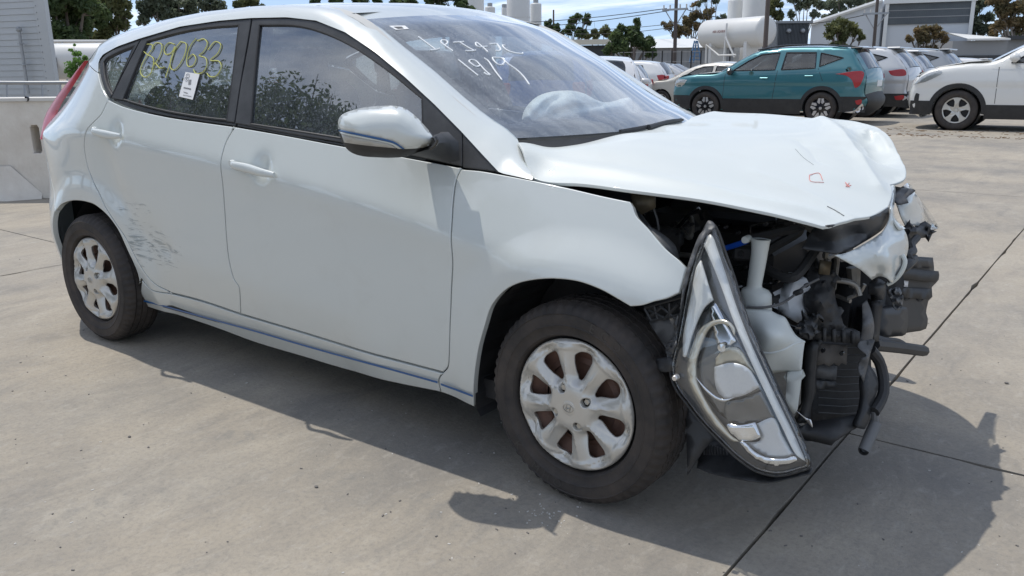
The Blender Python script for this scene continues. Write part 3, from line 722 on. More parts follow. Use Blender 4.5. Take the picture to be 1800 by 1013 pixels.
# wheel houses
for cx, r in ((0, .375), (-2.57, .365)):
    for sgn in (-1, 1):
        seg = 40; v = []; a_ = np.linspace(math.radians(-20), math.radians(200), seg)
        if cx == 0: a_ = np.linspace(math.radians(62), math.radians(200), seg)
        P = np.array([[(cx+(r+.004*math.sin(30*a))*math.cos(a), sgn*y, .293+(r+.004*math.sin(30*a))*math.sin(a)) for a in a_] for y in ((.80 if cx == 0 else .735), .70, .58, .50)])
        b = MB().grid(P); b.add([(cx+r*math.cos(a), sgn*.50, .293+r*math.sin(a)) for a in a_], [tuple(range(seg))]); b.build('wheel_arch_liner', M['black'], car, sharp=20)
# floor, firewall, inner sills
b = MB(); b.box((-1.45, 0, .24), (2.9, 1.5, .06)); b.box((-1.3, -.62, .30), (1.75, .10, .18)); b.box((-1.3, .62, .30), (1.75, .10, .18)); b.box((-.62, 0, .55), (.05, 1.46, .62)); b.box((-3.0, 0, .45), (.3, 1.2, .4))
b.build('floor_pan', M['black'], car, smooth=False)
# ================================================================== FRONT END
# bonnet: buckled sheet
hood_edge = [
 [(911, 250, -.655), (960, 258, -.55), (1010, 254, -.44), (1060, 243, -.30), (1115, 231, -.12), (1170, 219, .10), (1210, 208, .35), (1235, 200, .52), (1254, 195.5, .66)],
 [(1254, 195.5, .66), (1274, 197.5, .70), (1337, 199.7, .72), (1400, 205, .71), (1443, 209.6, .68), (1490, 212, .62), (1518, 215.5, .56), (1542, 223, .48), (1562, 239, .38), (1580, 267, .26), (1591, 290, .15), (1594, 304, .08)],
 [(1594, 304, .08), (1590, 316, .02), (1577, 323, -.02), (1566, 326, -.06)],
 [(1566, 326, -.06), (1569, 345, -.14), (1562, 363.6, -.24)],
 [(1562, 363.6, -.24), (1534, 379, -.36), (1495, 389, -.48), (1447, 398, -.60)],
 [(1447, 398, -.60), (1376, 379, -.655), (1317, 365.5, -.685), (1258, 353.7, -.70), (1179, 342, -.715), (1100, 332, -.725), (1010, 321, -.73), (936, 312, -.73)],
 [(936, 312, -.73), (929, 296, -.715), (920, 272, -.69), (911, 250, -.655)]]
hood_in = [(940, 275, -.68), (1000, 285, -.675), (1080, 292, -.67), (1161, 301, -.66), (1240, 311, -.645), (1305, 323, -.63), (1355, 333, -.61), (1392, 343, -.59), (1430, 361, -.57), (1470, 384, -.53),
 (1000, 268, -.55), (1100, 262, -.42), (1200, 255, -.28), (1300, 250, -.12), (1400, 243, .05),
 (1100, 285, -.58), (1200, 290, -.50), (1300, 297, -.42), (1400, 305, -.33), (1480, 320, -.25), (1450, 350, -.45), (1520, 350, -.28),
 (1150, 235, -.12), (1250, 225, .10), (1350, 220, .32),
 (1443, 214, .60), (1452, 232, .47), (1465, 255, .34), (1484, 280, .20), (1505, 303, .06), (1530, 325, -.06), (1548, 345, -.15),
 (1480, 232, .52), (1512, 250, .40), (1535, 300, .10),
 (1528, 262, .345), (1548, 272, .31), (1545, 290, .20), (1560, 300, .12), (1572, 312, .04)]
_he = [np.array([Py(*q) for q in s_]) for s_ in hood_edge]; _hi = np.array([Py(*q) for q in hood_in])
_hi = np.array([(-.15, -.55, .972), (-.15, -.3, .995), (-.15, 0, 1.002), (-.15, .4, 1.004), (.05, -.57, .948), (.05, -.3, .978), (.05, 0, .990), (.05, .4, .996), (.2, -.56, .922), (.2, -.3, .955), (.2, 0, .980), (.2, .35, .990), (.36, -.52, .888), (.38, -.25, .918), (.38, 0, .948), (.38, .25, .972), (.5, -.40, .862), (.5, -.15, .892), (.5, .1, .918), (.5, .28, .940)]); _all = np.vstack(_he+[_hi]); _uq = {(round(p[0], 4), round(p[1], 4)): p[2] for p in _all}
_hz = tps(list(_uq.keys()), list(_uq.values()), 3e-4)
def seg3(u, v, px, r, d, sh=0):
    q = np.array([Py(*p)[:2] for p in px]); D = dseg(np.stack([u, v], -1), q, False)/r; return d*(np.exp(-np.sqrt(D*D+.02)+.14) if sh else np.exp(-D**2))
def hoodZ(u, v):
    u = np.atleast_1d(u).astype(float); v = np.atleast_1d(v).astype(float); z = _hz(u, v)
    z = z+seg3(u, v, [(1443, 214, .60), (1465, 255, .34), (1505, 303, .06), (1545, 342, -.15)], .03, .018, 1)
    z = z-seg3(u, v, [(1490, 225, .50), (1512, 250, .38), (1530, 300, .10)], .05, .014)
    z = z-seg3(u, v, [(1530, 258, .36), (1545, 275, .26), (1550, 292, .18)], .045, .026)
    z = z+seg3(u, v, [(1514, 262, .37), (1519, 252, .42), (1545, 252, .39), (1563, 265, .30)], .02, .014, 1)
    z = z+seg3(u, v, [(1526, 305, .10), (1518, 285, .22)], .015, .010, 1)
    z = z-seg3(u, v, [(1405, 255, .02), (1440, 290, -.14)], .02, .005, 1)+seg3(u, v, [(1330, 292, -.42), (1420, 330, -.42), (1490, 372, -.45)], .03, .005, 1)
    dn = dseg(np.stack([u, v], -1), _ne, False); k = sm01((u-.15)/.4)
    z = z+.006*np.exp(-((dn-.075)/.026)**2)*sm01((.58-u)/.1) - .004*np.exp(-((dn-.03)/.03)**2)
    k2 = sm01((u-.30)/.2)*sm01((v+.15)/.25)
    return z+.0035*k*fbm(u, v, 5., 4.0, 2)+.014*k2*(np.abs(fbm(u, v, 7., 1.5, 2))-.15)
_ho = loop([[tuple(p[:2]) for p in s_] for s_ in _he], .014)
HM = lambda u, v: np.stack([np.atleast_1d(u), np.atleast_1d(v), hoodZ(u, v)], -1)
_ne = cr([tuple(p[:2]) for p in _he[5]], .06)
hood = surf('bonnet', _ho, HM, M['whitehood'], car, res=.015, side=(0, 0, 1), skirt=.006)
def hoodP(px, py):
    P = Py(px, py, 0.0); d = ray(px, py); ts = np.linspace(.5, 4.5, 800); Q = O[None]+d[None]*ts[:, None]; g = Q[:, 2]-hoodZ(Q[:, 0], Q[:, 1]); g[(Q[:, 0] < -.32)] = 1; s_ = np.where((g[:-1] > 0) & (g[1:] <= 0))[0]
    return Q[s_[0]] if len(s_) else Q[np.argmin(np.abs(g))]
# turned-down flange of the near edge
fl_ = cr([tuple(p) for p in _he[5][::-1]], .02); g = []
for p in fl_:
    q = np.array([p[0], p[1], hoodZ(p[0], p[1])[0]]); g.append([q+np.array([0, .001, -.001]), q+np.array([0, .004, -.009]), q+np.array([-.003, .03, -.014]), q+np.array([-.01, .09, .0])])
MB().grid(np.array(g)).build('bonnet_flange', M['whitehood'], hood)
# crayon marks on the bonnet
def hoodline(pts, w, m, name, off=.0015):
    P = cr([(a, b, 0) for a, b in pts], 3); out = [hoodP(a, b)+np.array([0, 0, off*.3]) for a, b, _ in P]
    return MB().tube(out, w, 4).build(name, m, hood)
hoodline([(1423, 308), (1440, 305), (1446, 317)], .0009, M['redmark'], 'crayon_mark'); hoodline([(1423, 308), (1424, 318), (1448, 321)], .0009, M['redmark'], 'crayon_mark')
hoodline([(1486, 321), (1493, 329)], .0013, M['redmark'], 'crayon_mark'); hoodline([(1493, 322), (1487, 328), (1496, 326)], .0009, M['redmark'], 'crayon_mark')
hoodline([(1454, 363), (1468, 370), (1484, 380)], .0009, M['grey'], 'scratch'); hoodline([(1398, 262), (1412, 277), (1430, 290)], .0004, M['grey'], 'scratch')
# folded nose pieces of the front
pxsheet('bonnet_underside', [[(1447, 399, -.58), (1495, 390, -.47), (1534, 380, -.36), (1563, 365, -.24)], [(1563, 365, -.24), (1562, 385, -.22), (1553, 402, -.25), (1538, 414, -.30), (1515, 428, -.38), (1492, 440, -.46), (1470, 446, -.52)], [(1470, 446, -.52), (1440, 441, -.52), (1409, 437, -.53)], [(1409, 437, -.53), (1420, 417, -.50), (1432, 400, -.50), (1447, 399, -.58)]], M['dkgrey'], car, ctrl=[(1500, 410, -.38), (1450, 420, -.50)], crum=.006, cs=.04)
pxsheet('nose_panel', [[(1566, 366, -.25), (1572, 390, -.22), (1590, 405, -.18), (1597, 430, -.16), (1592, 455, -.18), (1580, 478, -.22), (1568, 498, -.27)], [(1568, 498, -.27), (1560, 490, -.30), (1545, 486, -.33), (1533, 492, -.37)], [(1533, 492, -.37), (1515, 476, -.43), (1492, 462, -.49), (1468, 449, -.53)],
   [(1468, 449, -.53), (1492, 443, -.48), (1515, 431, -.41), (1540, 416, -.33), (1555, 403, -.27), (1563, 388, -.24), (1566, 366, -.25)]], M['white'], car, ctrl=[(1560, 440, -.345), (1575, 430, -.26), (1530, 458, -.425), (1565, 465, -.33), (1550, 420, -.33)], crum=.012, cs=.035, step=4, res=6)
pxsheet('nose_strut', [[(1561, 327, -.08), (1572, 326, -.05), (1574, 345, -.08), (1572, 362, -.14), (1575, 385, -.20), (1592, 402, -.17)], [(1592, 402, -.17), (1582, 404, -.21), (1570, 385, -.23), (1565, 365, -.22), (1568, 345, -.14), (1561, 327, -.08)]], M['white'], car, step=4, res=5)
pxsheet('grille_piece', [[(1570, 327, .02), (1586, 330, .02), (1608, 334, .02), (1600, 342, 0)], [(1600, 342, 0), (1593, 348, -.03), (1597, 356, -.06)], [(1597, 356, -.06), (1576, 358, -.08), (1571, 345, -.06), (1570, 327, .02)]], M['dkgrey'], car, crum=.02, cs=.08, step=4, res=5)
pxsheet('bumper_corner', [[(1576, 359, .10), (1597, 355, .12), (1592, 346, .14), (1607, 337, .20)], [(1607, 337, .20), (1617, 350, .30), (1624, 372, .34), (1625, 395, .32)], [(1625, 395, .32), (1622, 401, .30), (1612, 397, .22), (1592, 397, .12)], [(1592, 397, .12), (1584, 380, .09), (1576, 359, .10)]], M['white'], car, ctrl=[(1600, 375, .15)], crum=.008, step=4, res=6)
pxsheet('far_headlight', [[(1590, 325, .35), (1597, 322, .40), (1620, 352, .50), (1640, 382, .56), (1651, 401, .58)], [(1651, 401, .58), (1638, 403, .50), (1627, 398, .42)], [(1627, 398, .42), (1624, 380, .38), (1615, 358, .34), (1602, 340, .30), (1590, 325, .35)]], M['lens'], car, thick=.006, step=5, res=7)
pxsheet('far_headlight_body', [[(1590, 326, .38), (1618, 353, .50), (1637, 382, .57), (1649, 402, .60)], [(1649, 402, .60), (1627, 400, .46), (1614, 362, .37), (1590, 326, .38)]], M['grey'], car, thick=.03, step=5, res=7)
pxsheet('bracket', [[(1588, 398, .10), (1600, 396, .12), (1618, 402, .20), (1625, 397, .25), (1640, 408, .28), (1634, 416, .26), (1612, 420, .20), (1600, 424, .12), (1590, 410, .1)]], M['black'], car, ctrl=[(1612, 408, .14)], crum=.03, cs=.1, step=4, res=5, thick=.02)
b = MB(); b.tube([Py(1612, 418, .1), Py(1602, 430, .05), Py(1605, 442, 0), Py(1596, 450, -.05), Py(1602, 460, -.05)], .012, 8, sm=.02); b.tube([Py(1600, 440, 0), Py(1608, 444, 0)], .01, 6); b.tube([Py(1605, 455, 0), Py(1588, 470, -.1), Py(1570, 480, -.1)], .016, 8, sm=.02); b.build('broken_bracket', M['black'], car)
# fog lamp ring hanging below the nose
fr_ = [Py(a, b_, -.24) for a, b_ in cr([(1586, 448), (1591, 458), (1588, 472), (1580, 485), (1568, 496), (1560, 500)], 5)]
MB().tube(fr_, .006, 8).build('fog_lamp_ring', M['tank'], car)
pxsheet('fog_lamp', [[(1588, 450, -.22), (1586, 468, -.22), (1578, 480, -.24), (1566, 489, -.27)], [(1566, 489, -.27), (1563, 478, -.25), (1570, 464, -.23), (1588, 450, -.22)]], M['grey'], car, thick=.02, step=4, res=5)
# ------------------------------------------------------------------ black air duct and crash beam on the far side
def pbox(name, corners, m, depth, parent=car, **k):
    return pxsheet(name, corners, m, parent, thick=depth, **k)
def DYf(o=0.): return lambda u, v: .04+(np.atleast_1d(u)-1545.)/105*.36+o+.03*np.cos(np.atleast_1d(v)/8.)*0
dk = pbox('air_duct', [[(1590, 452, .25), (1640, 453, .42)], [(1640, 453, .42), (1642, 470, .42), (1642, 476, .42)], [(1642, 476, .42), (1650, 477, .40), (1650, 492, .40), (1645, 498, .40)], [(1645, 498, .40), (1638, 505, .42), (1639, 522, .42), (1632, 529, .42)], [(1632, 529, .42), (1628, 550, .42), (1631, 560, .42), (1628, 578, .42), (1618, 582, .40)], [(1618, 582, .40), (1590, 586, .28), (1555, 592, .1), (1545, 560, .05)], [(1545, 560, .05), (1560, 500, .10), (1590, 452, .25)]], M['dkgrey'], .05, step=8, res=12, yf=DYf())
pbox('duct_rib', [[(1575, 471, .12), (1610, 474, .24), (1649, 478, .375)], [(1649, 478, .375), (1650, 489, .375), (1643, 497, .37)], [(1643, 497, .37), (1610, 493, .24), (1573, 488, .12)], [(1573, 488, .12), (1575, 471, .12)]], M['black'], .02, dk, step=8, res=12, yf=DYf(-.035))
pbox('duct_rib', [[(1580, 506, .16), (1638, 508, .38)], [(1638, 508, .38), (1638, 522, .38), (1632, 527, .38)], [(1632, 527, .38), (1585, 523, .18)], [(1585, 523, .18), (1580, 506, .16)]], M['black'], .015, dk, step=8, res=12, yf=DYf(-.03))
pbox('duct_lid', [[(1602, 455, .27), (1636, 456, .38), (1640, 472, .39)], [(1640, 472, .39), (1600, 470, .27)], [(1600, 470, .27), (1602, 455, .27)]], M['dkgrey'], .012, dk, step=8, res=12, yf=DYf(-.02))
pbox('duct_box', [[(1582, 540, .06), (1594, 541, .10), (1592, 588, .10), (1586, 591, .08)], [(1586, 591, .08), (1548, 590, -.04), (1550, 545, -.04)], [(1550, 545, -.04), (1582, 540, .06)]], M['dkgrey'], .08, step=8, res=12, yf=DYf(-.08))
pbox('duct_label', [[(1584, 493, .17), (1597, 494, .205)], [(1597, 494, .205), (1596, 505, .205)], [(1596, 505, .205), (1581, 504, .165)], [(1581, 504, .165), (1584, 493, .17)]], M['paper'], .002, dk, step=8, res=12, yf=DYf(-.012))
b = MB(); b.tube([Py(1536, 606, -.2), Py(1580, 611, 0.0), Py(1624, 617, .2)], .018, 8); b.build('crash_beam_end', M['black'], car)
pxsheet('beam_flange', [[(1538, 585, -.15), (1552, 592, -.12), (1582, 596, 0), (1600, 608, .1)], [(1600, 608, .1), (1622, 612, .2), (1624, 622, .2)], [(1624, 622, .2), (1575, 617, -.02), (1536, 611, -.2), (1538, 585, -.15)]], M['black'], car, step=5, res=7, thick=.01)
# radiator carrier: uprights, cross members, fan shroud
def quad(name, pts, m, th=.02, parent=car, **k):
    segs = [[pts[i], pts[(i+1) % len(pts)]] for i in range(len(pts))]
    return pxsheet(name, segs, m, parent, thick=th, step=10, res=14, sharp=30, **k)
quad('carrier_upright', [(1428, 600, -.42), (1416, 610, -.42), (1412, 700, -.42), (1404, 745, -.44), (1424, 742, -.42), (1428, 690, -.42), (1436, 610, -.42)], M['dkgrey'], .05)
quad('carrier_cross_member', [(1432, 571, -.42), (1470, 578, -.38), (1512, 584, -.34), (1512, 606, -.34), (1470, 602, -.38), (1432, 596, -.42)], M['dkgrey'], .04)
for i in range(4):
    x = 1446+i*17; quad('member_rib', [(x, 577+i*2.2, -.435+i*.02), (x+7, 578+i*2.2, -.43+i*.02), (x+6, 601+i*1.6, -.43+i*.02), (x+1, 600+i*1.6, -.435+i*.02)], M['black'], .012)
pl = quad('radiator_cover', [(1436, 604, -.39), (1490, 608, -.33), (1488, 642, -.33), (1480, 638, -.34), (1474, 644, -.35), (1466, 638, -.36), (1458, 645, -.37), (1448, 640, -.38), (1432, 644, -.39)], mat('brown_grey_plate', (.11, .10, .09), .7, noise=(9, .8, (.05, .05, .05))), .006)
for a, c in ((1446, 617), (1479, 622)): MB().lathe([(0, 0), (.006, 0), (.006, .01)], 12, 'y', tuple(Py(a, c, -.40 if a < 1460 else -.36))).build('hole', M['gloss'], pl)
quad('lower_shelf', [(1424, 742, -.44), (1400, 753, -.50), (1470, 770, -.46), (1540, 735, -.22), (1535, 722, -.22), (1470, 735, -.38)], M['black'], .03)
quad('fan_shroud', [(1436, 470, .06), (1580, 440, .10), (1590, 500, .10), (1560, 600, .06), (1440, 610, .0)], M['black'], .05)
MB().lathe([(.02, -.02), (.16, -.015), (.17, 0), (.17, .03)], 40, 'x', tuple(Py(1500, 545, -.02))).build('fan_ring', M['dkgrey'], car)
quad('radiator_face', [(1430, 600, -.30), (1530, 600, -.12), (1535, 740, -.14), (1428, 745, -.32)], mat('radiator', (.016, .017, .019), .6, noise=(30, .6, (.04, .042, .045))), .05)
for k in range(10): MB().tube([Py(1438, 608+k*13, -.345), Py(1482, 611+k*13, -.25), Py(1524, 612+k*12.5, -.17)], .0018, 5).build('radiator_fin', M['dkgrey'], car)
quad('carrier_bar', [(1424, 668, -.37), (1470, 672, -.33), (1472, 683, -.33), (1424, 684, -.37)], M['dkgrey'], .02)
quad('condenser_plate', [(1430, 640, -.36), (1472, 646, -.33), (1470, 668, -.33), (1428, 664, -.36)], M['grey'], .01)
# torn plastic vertical guides
pxsheet('torn_guide', [[(1524, 528, -.30), (1532, 548, -.29), (1537, 575, -.29), (1533, 600, -.30), (1526, 620, -.32)], [(1526, 620, -.32), (1507, 608, -.34)], [(1507, 608, -.34), (1514, 590, -.33), (1516, 560, -.32), (1516, 535, -.31)], [(1516, 535, -.31), (1524, 528, -.30)]], M['grey'], car, ctrl=[(1524, 570, -.335)], step=5, res=6)
pxsheet('torn_guide', [[(1512, 600, -.36), (1536, 598, -.34), (1530, 622, -.36), (1525, 645, -.37), (1518, 672, -.38)], [(1518, 672, -.38), (1510, 655, -.39), (1512, 632, -.39), (1524, 626, -.38), (1508, 608, -.38), (1512, 600, -.36)]], M['grey'], car, crum=.01, cs=.06, step=4, res=5)
pxsheet('shroud_side', [[(1526, 640, -.28), (1538, 655, -.26), (1544, 675, -.26), (1540, 695, -.28), (1532, 715, -.30), (1528, 740, -.32), (1520, 755, -.34)], [(1520, 755, -.34), (1508, 752, -.36), (1518, 725, -.34), (1522, 700, -.32), (1521, 670, -.31), (1526, 640, -.28)]], M['dkgrey'], car, step=5, res=6, thick=.02)
pxsheet('fan_housing', [[(1528, 495, -.28), (1545, 490, -.26), (1557, 497, -.25)], [(1557, 497, -.25), (1556, 520, -.25), (1552, 527, -.26), (1535, 518, -.28), (1527, 518, -.28), (1528, 495, -.28)]], M['dkgrey'], car, ctrl=[(1542, 508, -.30)], step=5, res=6, thick=.04)
pxsheet('crumpled_foil', [[(1558, 512, -.22), (1580, 505, -.18), (1587, 525, -.18), (1586, 538, -.18), (1580, 546, -.19), (1572, 540, -.2), (1562, 520, -.22)]], M['grey'], car, crum=.03, cs=.12, step=4, res=4)
quad('carrier_upright', [(1538, 528, -.22), (1552, 530, -.20), (1545, 600, -.20), (1536, 602, -.22)], M['dkgrey'], .03)
b = MB(); b.tube([Py(1530, 615, -.25), Py(1545, 635, -.22), Py(1552, 660, -.22), Py(1553, 690, -.24), Py(1545, 710, -.27), Py(1536, 724, -.30)], .016, 10, sm=.02); b.build('radiator_hose', M['black'], car)
b = MB(); b.tube([Py(1540, 742, -.28), Py(1530, 765, -.30), Py(1518, 792, -.33)], [.016, .017, .015], 14, cap=False); b.tube([Py(1538, 722, -.29), Py(1539, 745, -.28)], .011, 8); b.build('drain_tube', mat('dusty_tube', (.16, .165, .17), .6), car)
MB().lathe([(.015, 0), (.010, 0), (.010, .02)], 16, 'y', tuple(Py(1518, 792, -.33))).build('tube_mouth', M['steel'], car)
# ------------------------------------------------------------------ engine bay
b = MB(); b.box((.10, .05, .52), (.55, .95, .42), bev=.05); b.build('engine', M['steel'], car, smooth=False)
b = MB(); b.box((.18, .05, .76), (.40, .62, .06), bev=.02); b.box((.05, -.30, .70), (.20, .20, .14), bev=.03); b.box((-.25, .35, .72), (.26, .22, .20), bev=.02); b.build('engine_cover', M['dkgrey'], car, smooth=False)
ra = random.Random(5)
for nm, mm, cnt, rr in (('hose', M['black'], 14, (.008, .02)), ('pipe', M['alu'], 4, (.006, .010)), ('cable', M['gloss'], 18, (.003, .006))):
    for i in range(cnt):
        x0, y0, z0 = ra.uniform(-.2, .42), ra.uniform(-.50, -.1), ra.uniform(.55, .80)
        P = [(x0, y0, z0)]
        for k in range(4): P.append((P[-1][0]+ra.uniform(-.13, .15), P[-1][1]+ra.uniform(-.12, .12), min(.82, max(.45, P[-1][2]+ra.uniform(-.12, .08)))))
        P = [(max(-.35, min(.50, a)), max(-.56, min(.4, c)), min(d, .84)) for a, c, d in P]
        MB().tube(P, ra.uniform(*rr), 7, sm=.02).build(nm, mm, car)
for i in range(10):
    c = (ra.uniform(-.25, .40), ra.uniform(-.55, -.35), ra.uniform(.55, .78)); d = (ra.uniform(.04, .12), ra.uniform(.04, .10), ra.uniform(.03, .09))
    mb = MB().box(c, d, Matrix.Rotation(ra.uniform(-.5, .5), 3, 'Z'), bev=.008)
    mb.lathe([(0, -.006), (.008, -.006), (.010, 0), (.010, .02)], 10, 'y', (c[0], c[1]-d[1]/2, c[2])).build('engine_part', ra.choice([M['dkgrey'], M['black'], M['steel']]), car)
for (a, c, y) in ((1205, 402, -.55), (1190, 412, -.55), (1275, 400, -.52), (1297, 410, -.5), (1299, 445, -.5), (1215, 395, -.5), (1345, 395, -.5), (1310, 470, -.45)):
    MB().lathe([(0, -.003), (.004, -.003), (.005, 0), (.005, .01)], 12, 'y', tuple(Py(a, c, y))).build('bolt', M['steel'], car)
# inner wing, strut top, headlight mounting
quad('inner_wing', [(950, 325, -.60), (1110, 358, -.60), (1150, 410, -.60), (1230, 500, -.58), (1300, 560, -.56), (1240, 620, -.56), (1100, 560, -.58), (1000, 420, -.60)], mat('inner_wing_paint', (.05, .055, .06), .6, noise=(12, .6, (.02, .02, .022))), .01)
quad('hinge_bracket', [(1108, 340, -.64), (1150, 342, -.64), (1152, 366, -.64), (1128, 378, -.65), (1112, 360, -.65)], M['brass'], .01, crum=.01)
pxsheet('wing_inner_edge', [[(1138, 396, -.72), (1160, 408, -.71), (1186, 430, -.70), (1195, 455, -.72)], [(1195, 455, -.72), (1171, 436, -.745), (1138, 396, -.72)]], M['grey'], car, step=5, res=6)
b = MB(); b.tube([Py(1143, 340, -.63), Py(1148, 365, -.62), Py(1155, 385, -.62), Py(1158, 405, -.62)], .003, 6, sm=.02); b.build('cable', M['grey'], car)
# washer bottle with its long filler neck
TY = -.56
b = MB()
def ell(cx, cy, rx, ry, Y, n=24):
    c = Py(cx, cy, Y); sc = 1460.25/ ((c-O)@fwd)
    return [(c[0]+rx/sc*math.cos(t), c[1]+ry*math.sin(t), c[2]) for t in np.linspace(0, 2*math.pi, n, endpoint=False)]
def stack(rings, close=True):
    n = len(rings[0]); v = [p for r in rings for p in r]; f = [(i*n+k, i*n+(k+1) % n, (i+1)*n+(k+1) % n, (i+1)*n+k) for i in range(len(rings)-1) for k in range(n)]
    if close: f.append(tuple((len(rings)-1)*n+k for k in range(n)))
    return MB().add(v, f)
neck = stack([ell(1337, 420, 13, .016, TY), ell(1337, 421, 18, .021, TY), ell(1337, 424, 16.5, .019, TY), ell(1335, 445, 14.5, .018, TY), ell(1331, 470, 14, .018, TY), ell(1326, 500, 13, .017, TY), ell(1326, 505, 14, .018, TY), ell(1328, 510, 24, .028, TY), ell(1329, 516, 27, .034, TY), ell(1329, 530, 27, .036, TY), ell(1330, 540, 26, .036, TY), ell(1331, 545, 25, .036, TY)])
nk = neck.build('washer_filler_neck', M['tank'], car, sharp=60)
MB().add(ell(1337, 422, 13, .016, TY), [tuple(range(24))]).build('neck_mouth', M['steel'], nk)
tk = pxsheet('washer_tank', [[(1306, 542, -.62), (1352, 545, -.60), (1366, 552, -.59), (1380, 558, -.58), (1390, 575, -.57), (1400, 590, -.56), (1415, 600, -.55)], [(1415, 600, -.55), (1412, 620, -.56), (1409, 652, -.56)], [(1409, 652, -.56), (1370, 655, -.57), (1330, 660, -.60)], [(1330, 660, -.60), (1310, 600, -.62), (1306, 542, -.62)]], M['tank'], car, ctrl=[(1345, 580, -.655), (1375, 590, -.635), (1350, 610, -.655), (1385, 612, -.60), (1345, 640, -.63), (1385, 632, -.585)], thick=.010, step=5, res=6, sharp=60)
sp_ = [Py(a, c, y) for a, c, y in cr([(1338, 620, -.665), (1355, 621, -.665), (1378, 615, -.65), (1395, 606, -.62), (1414, 601, -.575)], 5)]
MB().tube(sp_, .003, 6).build('tank_seam', M['tank'], tk)
quad('washer_tank_foot', [(1384, 655, -.57), (1411, 652, -.56), (1402, 720, -.56), (1396, 728, -.56), (1380, 715, -.57)], M['tank'], .012)
quad('white_reservoir', [(1398, 492, -.46), (1418, 490, -.44), (1426, 508, -.43), (1415, 530, -.43), (1420, 556, -.43), (1402, 568, -.45), (1389, 556, -.47), (1385, 530, -.47), (1392, 505, -.46)], mat('white_bottle', (.6, .63, .66), .5), .05)
MB().lathe([(0, -.003), (.006, -.003), (.006, .01)], 12, 'y', tuple(Py(1417, 502, -.46))).build('bolt', M['gloss'], car)
b = MB(); b.tube([Py(1440, 490, -.48), Py(1412, 505, -.50), Py(1395, 520, -.52), Py(1370, 535, -.58), Py(1340, 541, -.61), Py(1312, 540, -.62)], .0035, 8, sm=.012); b.build('washer_hose', M['grey'], car)
MB().box(tuple(Py(1403, 514, -.51)), (.025, .02, .014), Matrix.Rotation(-.5, 3, 'Y'), bev=.004).build('hose_clip', M['black'], car)
b = MB(); b.tube([Py(1270, 438, -.54), Py(1290, 432, -.55), Py(1313, 424, -.56)], .0075, 10, sm=.01); b.build('blue_hose', M['bluehose'], car)
MB().lathe([(0, -.012), (.009, -.012), (.010, 0), (.010, .015), (.0, .015)], 14, 'y', tuple(Py(1312, 421, -.57))).build('hose_cap', M['tank'], car)
# front upright with torn foam, metal pipes
pxsheet('bumper_upright', [[(1420, 470, -.40), (1450, 470, -.38), (1470, 480, -.38), (1468, 520, -.38), (1480, 560, -.38), (1487, 590, -.38)], [(1487, 590, -.38), (1450, 590, -.41), (1425, 560, -.43), (1412, 530, -.44), (1416, 500, -.43), (1420, 470, -.40)]], M['black'], car, ctrl=[(1440, 530, -.46)], crum=.012, cs=.08, step=6, res=6, thick=.05)
quad('mount_plate', [(1443, 458, -.42), (1462, 460, -.40), (1458, 484, -.40), (1440, 482, -.42)], M['brass'], .008)
b = MB(); b.tube([Py(1458, 492, -.36), Py(1480, 494, -.35), Py(1498, 498, -.34), Py(1507, 506, -.33), Py(1511, 520, -.33)], .0075, 10, sm=.01); b.build('coolant_pipe', M['alu'], car)
b = MB(); b.tube([Py(1490, 525, -.3), Py(1510, 515, -.3), Py(1520, 500, -.3)], .006, 8, sm=.01); b.tube([Py(1470, 520, -.28), Py(1495, 530, -.3)], .006, 8); b.tube([Py(1500, 470, -.25), Py(1502, 505, -.25)], [.02, .015], 8); b.build('coolant_pipe', M['alu'], car)
pxsheet('connector_block', [[(1405, 565, -.50), (1418, 560, -.49), (1432, 556, -.48), (1440, 548, -.47)], [(1440, 548, -.47), (1436, 575, -.48), (1433, 590, -.49), (1420, 598, -.50)], [(1420, 598, -.50), (1408, 590, -.51), (1403, 578, -.51), (1405, 565, -.50)]], M['dkgrey'], car, crum=.015, cs=.1, step=4, res=5, thick=.03)
pxsheet('foil_strip', [[(1391, 717, -.53), (1408, 730, -.52), (1424, 748, -.50), (1428, 752, -.50), (1424, 738, -.50), (1418, 736, -.50), (1400, 722, -.52), (1392, 715, -.53)]], M['chromes'], car, step=4, res=5)
# ------------------------------------------------------------------ hanging headlight
HO = [(1247, 390), (1256, 396), (1264, 410), (1276, 445), (1290, 484), (1303, 526), (1318, 570), (1340, 620), (1365, 674), (1388, 722), (1408, 766), (1420, 795), (1425, 815), (1420, 824), (1408, 828), (1388, 834), (1365, 837), (1345, 834), (1327, 828), (1307, 815), (1288, 800), (1264, 776), (1242, 754), (1222, 731), (1204, 707), (1190, 688), (1181, 669), (1177, 645), (1180, 625), (1187, 600), (1193, 570), (1199, 536), (1205, 505), (1213, 475), (1220, 450), (1228, 430), (1237, 405)]
HB = np.array(HO, float)
_plane = rbf([(1247, 390), (1178, 645), (1424, 816), (1320, 600)], [-.735, -.835, -.850, -.83], 30)
def HY(dep, dome=.028):
    def f(u, v):
        u = np.atleast_1d(u).astype(float); v = np.atleast_1d(v).astype(float)
        d = dseg(np.stack([u, v], -1), HB); t = np.clip(d/38., 0, 1)
        return _plane(u, v)+.022-dome*np.sqrt(np.maximum(1-(1-t)**2, 0))+dep
    return f
def hsheet(name, pts, m, dep, par, segs=None, thick=.003, dome=.028, step=5, res=7, **k):
    sg = segs if segs else [list(pts)+[pts[0]]]
    return pxsheet(name, sg, m, par, yf=HY(dep, dome), step=step, res=res, thick=thick, **k)
hl = hsheet('headlight', HO, M['black'], .075, car, thick=.006, dome=.0)
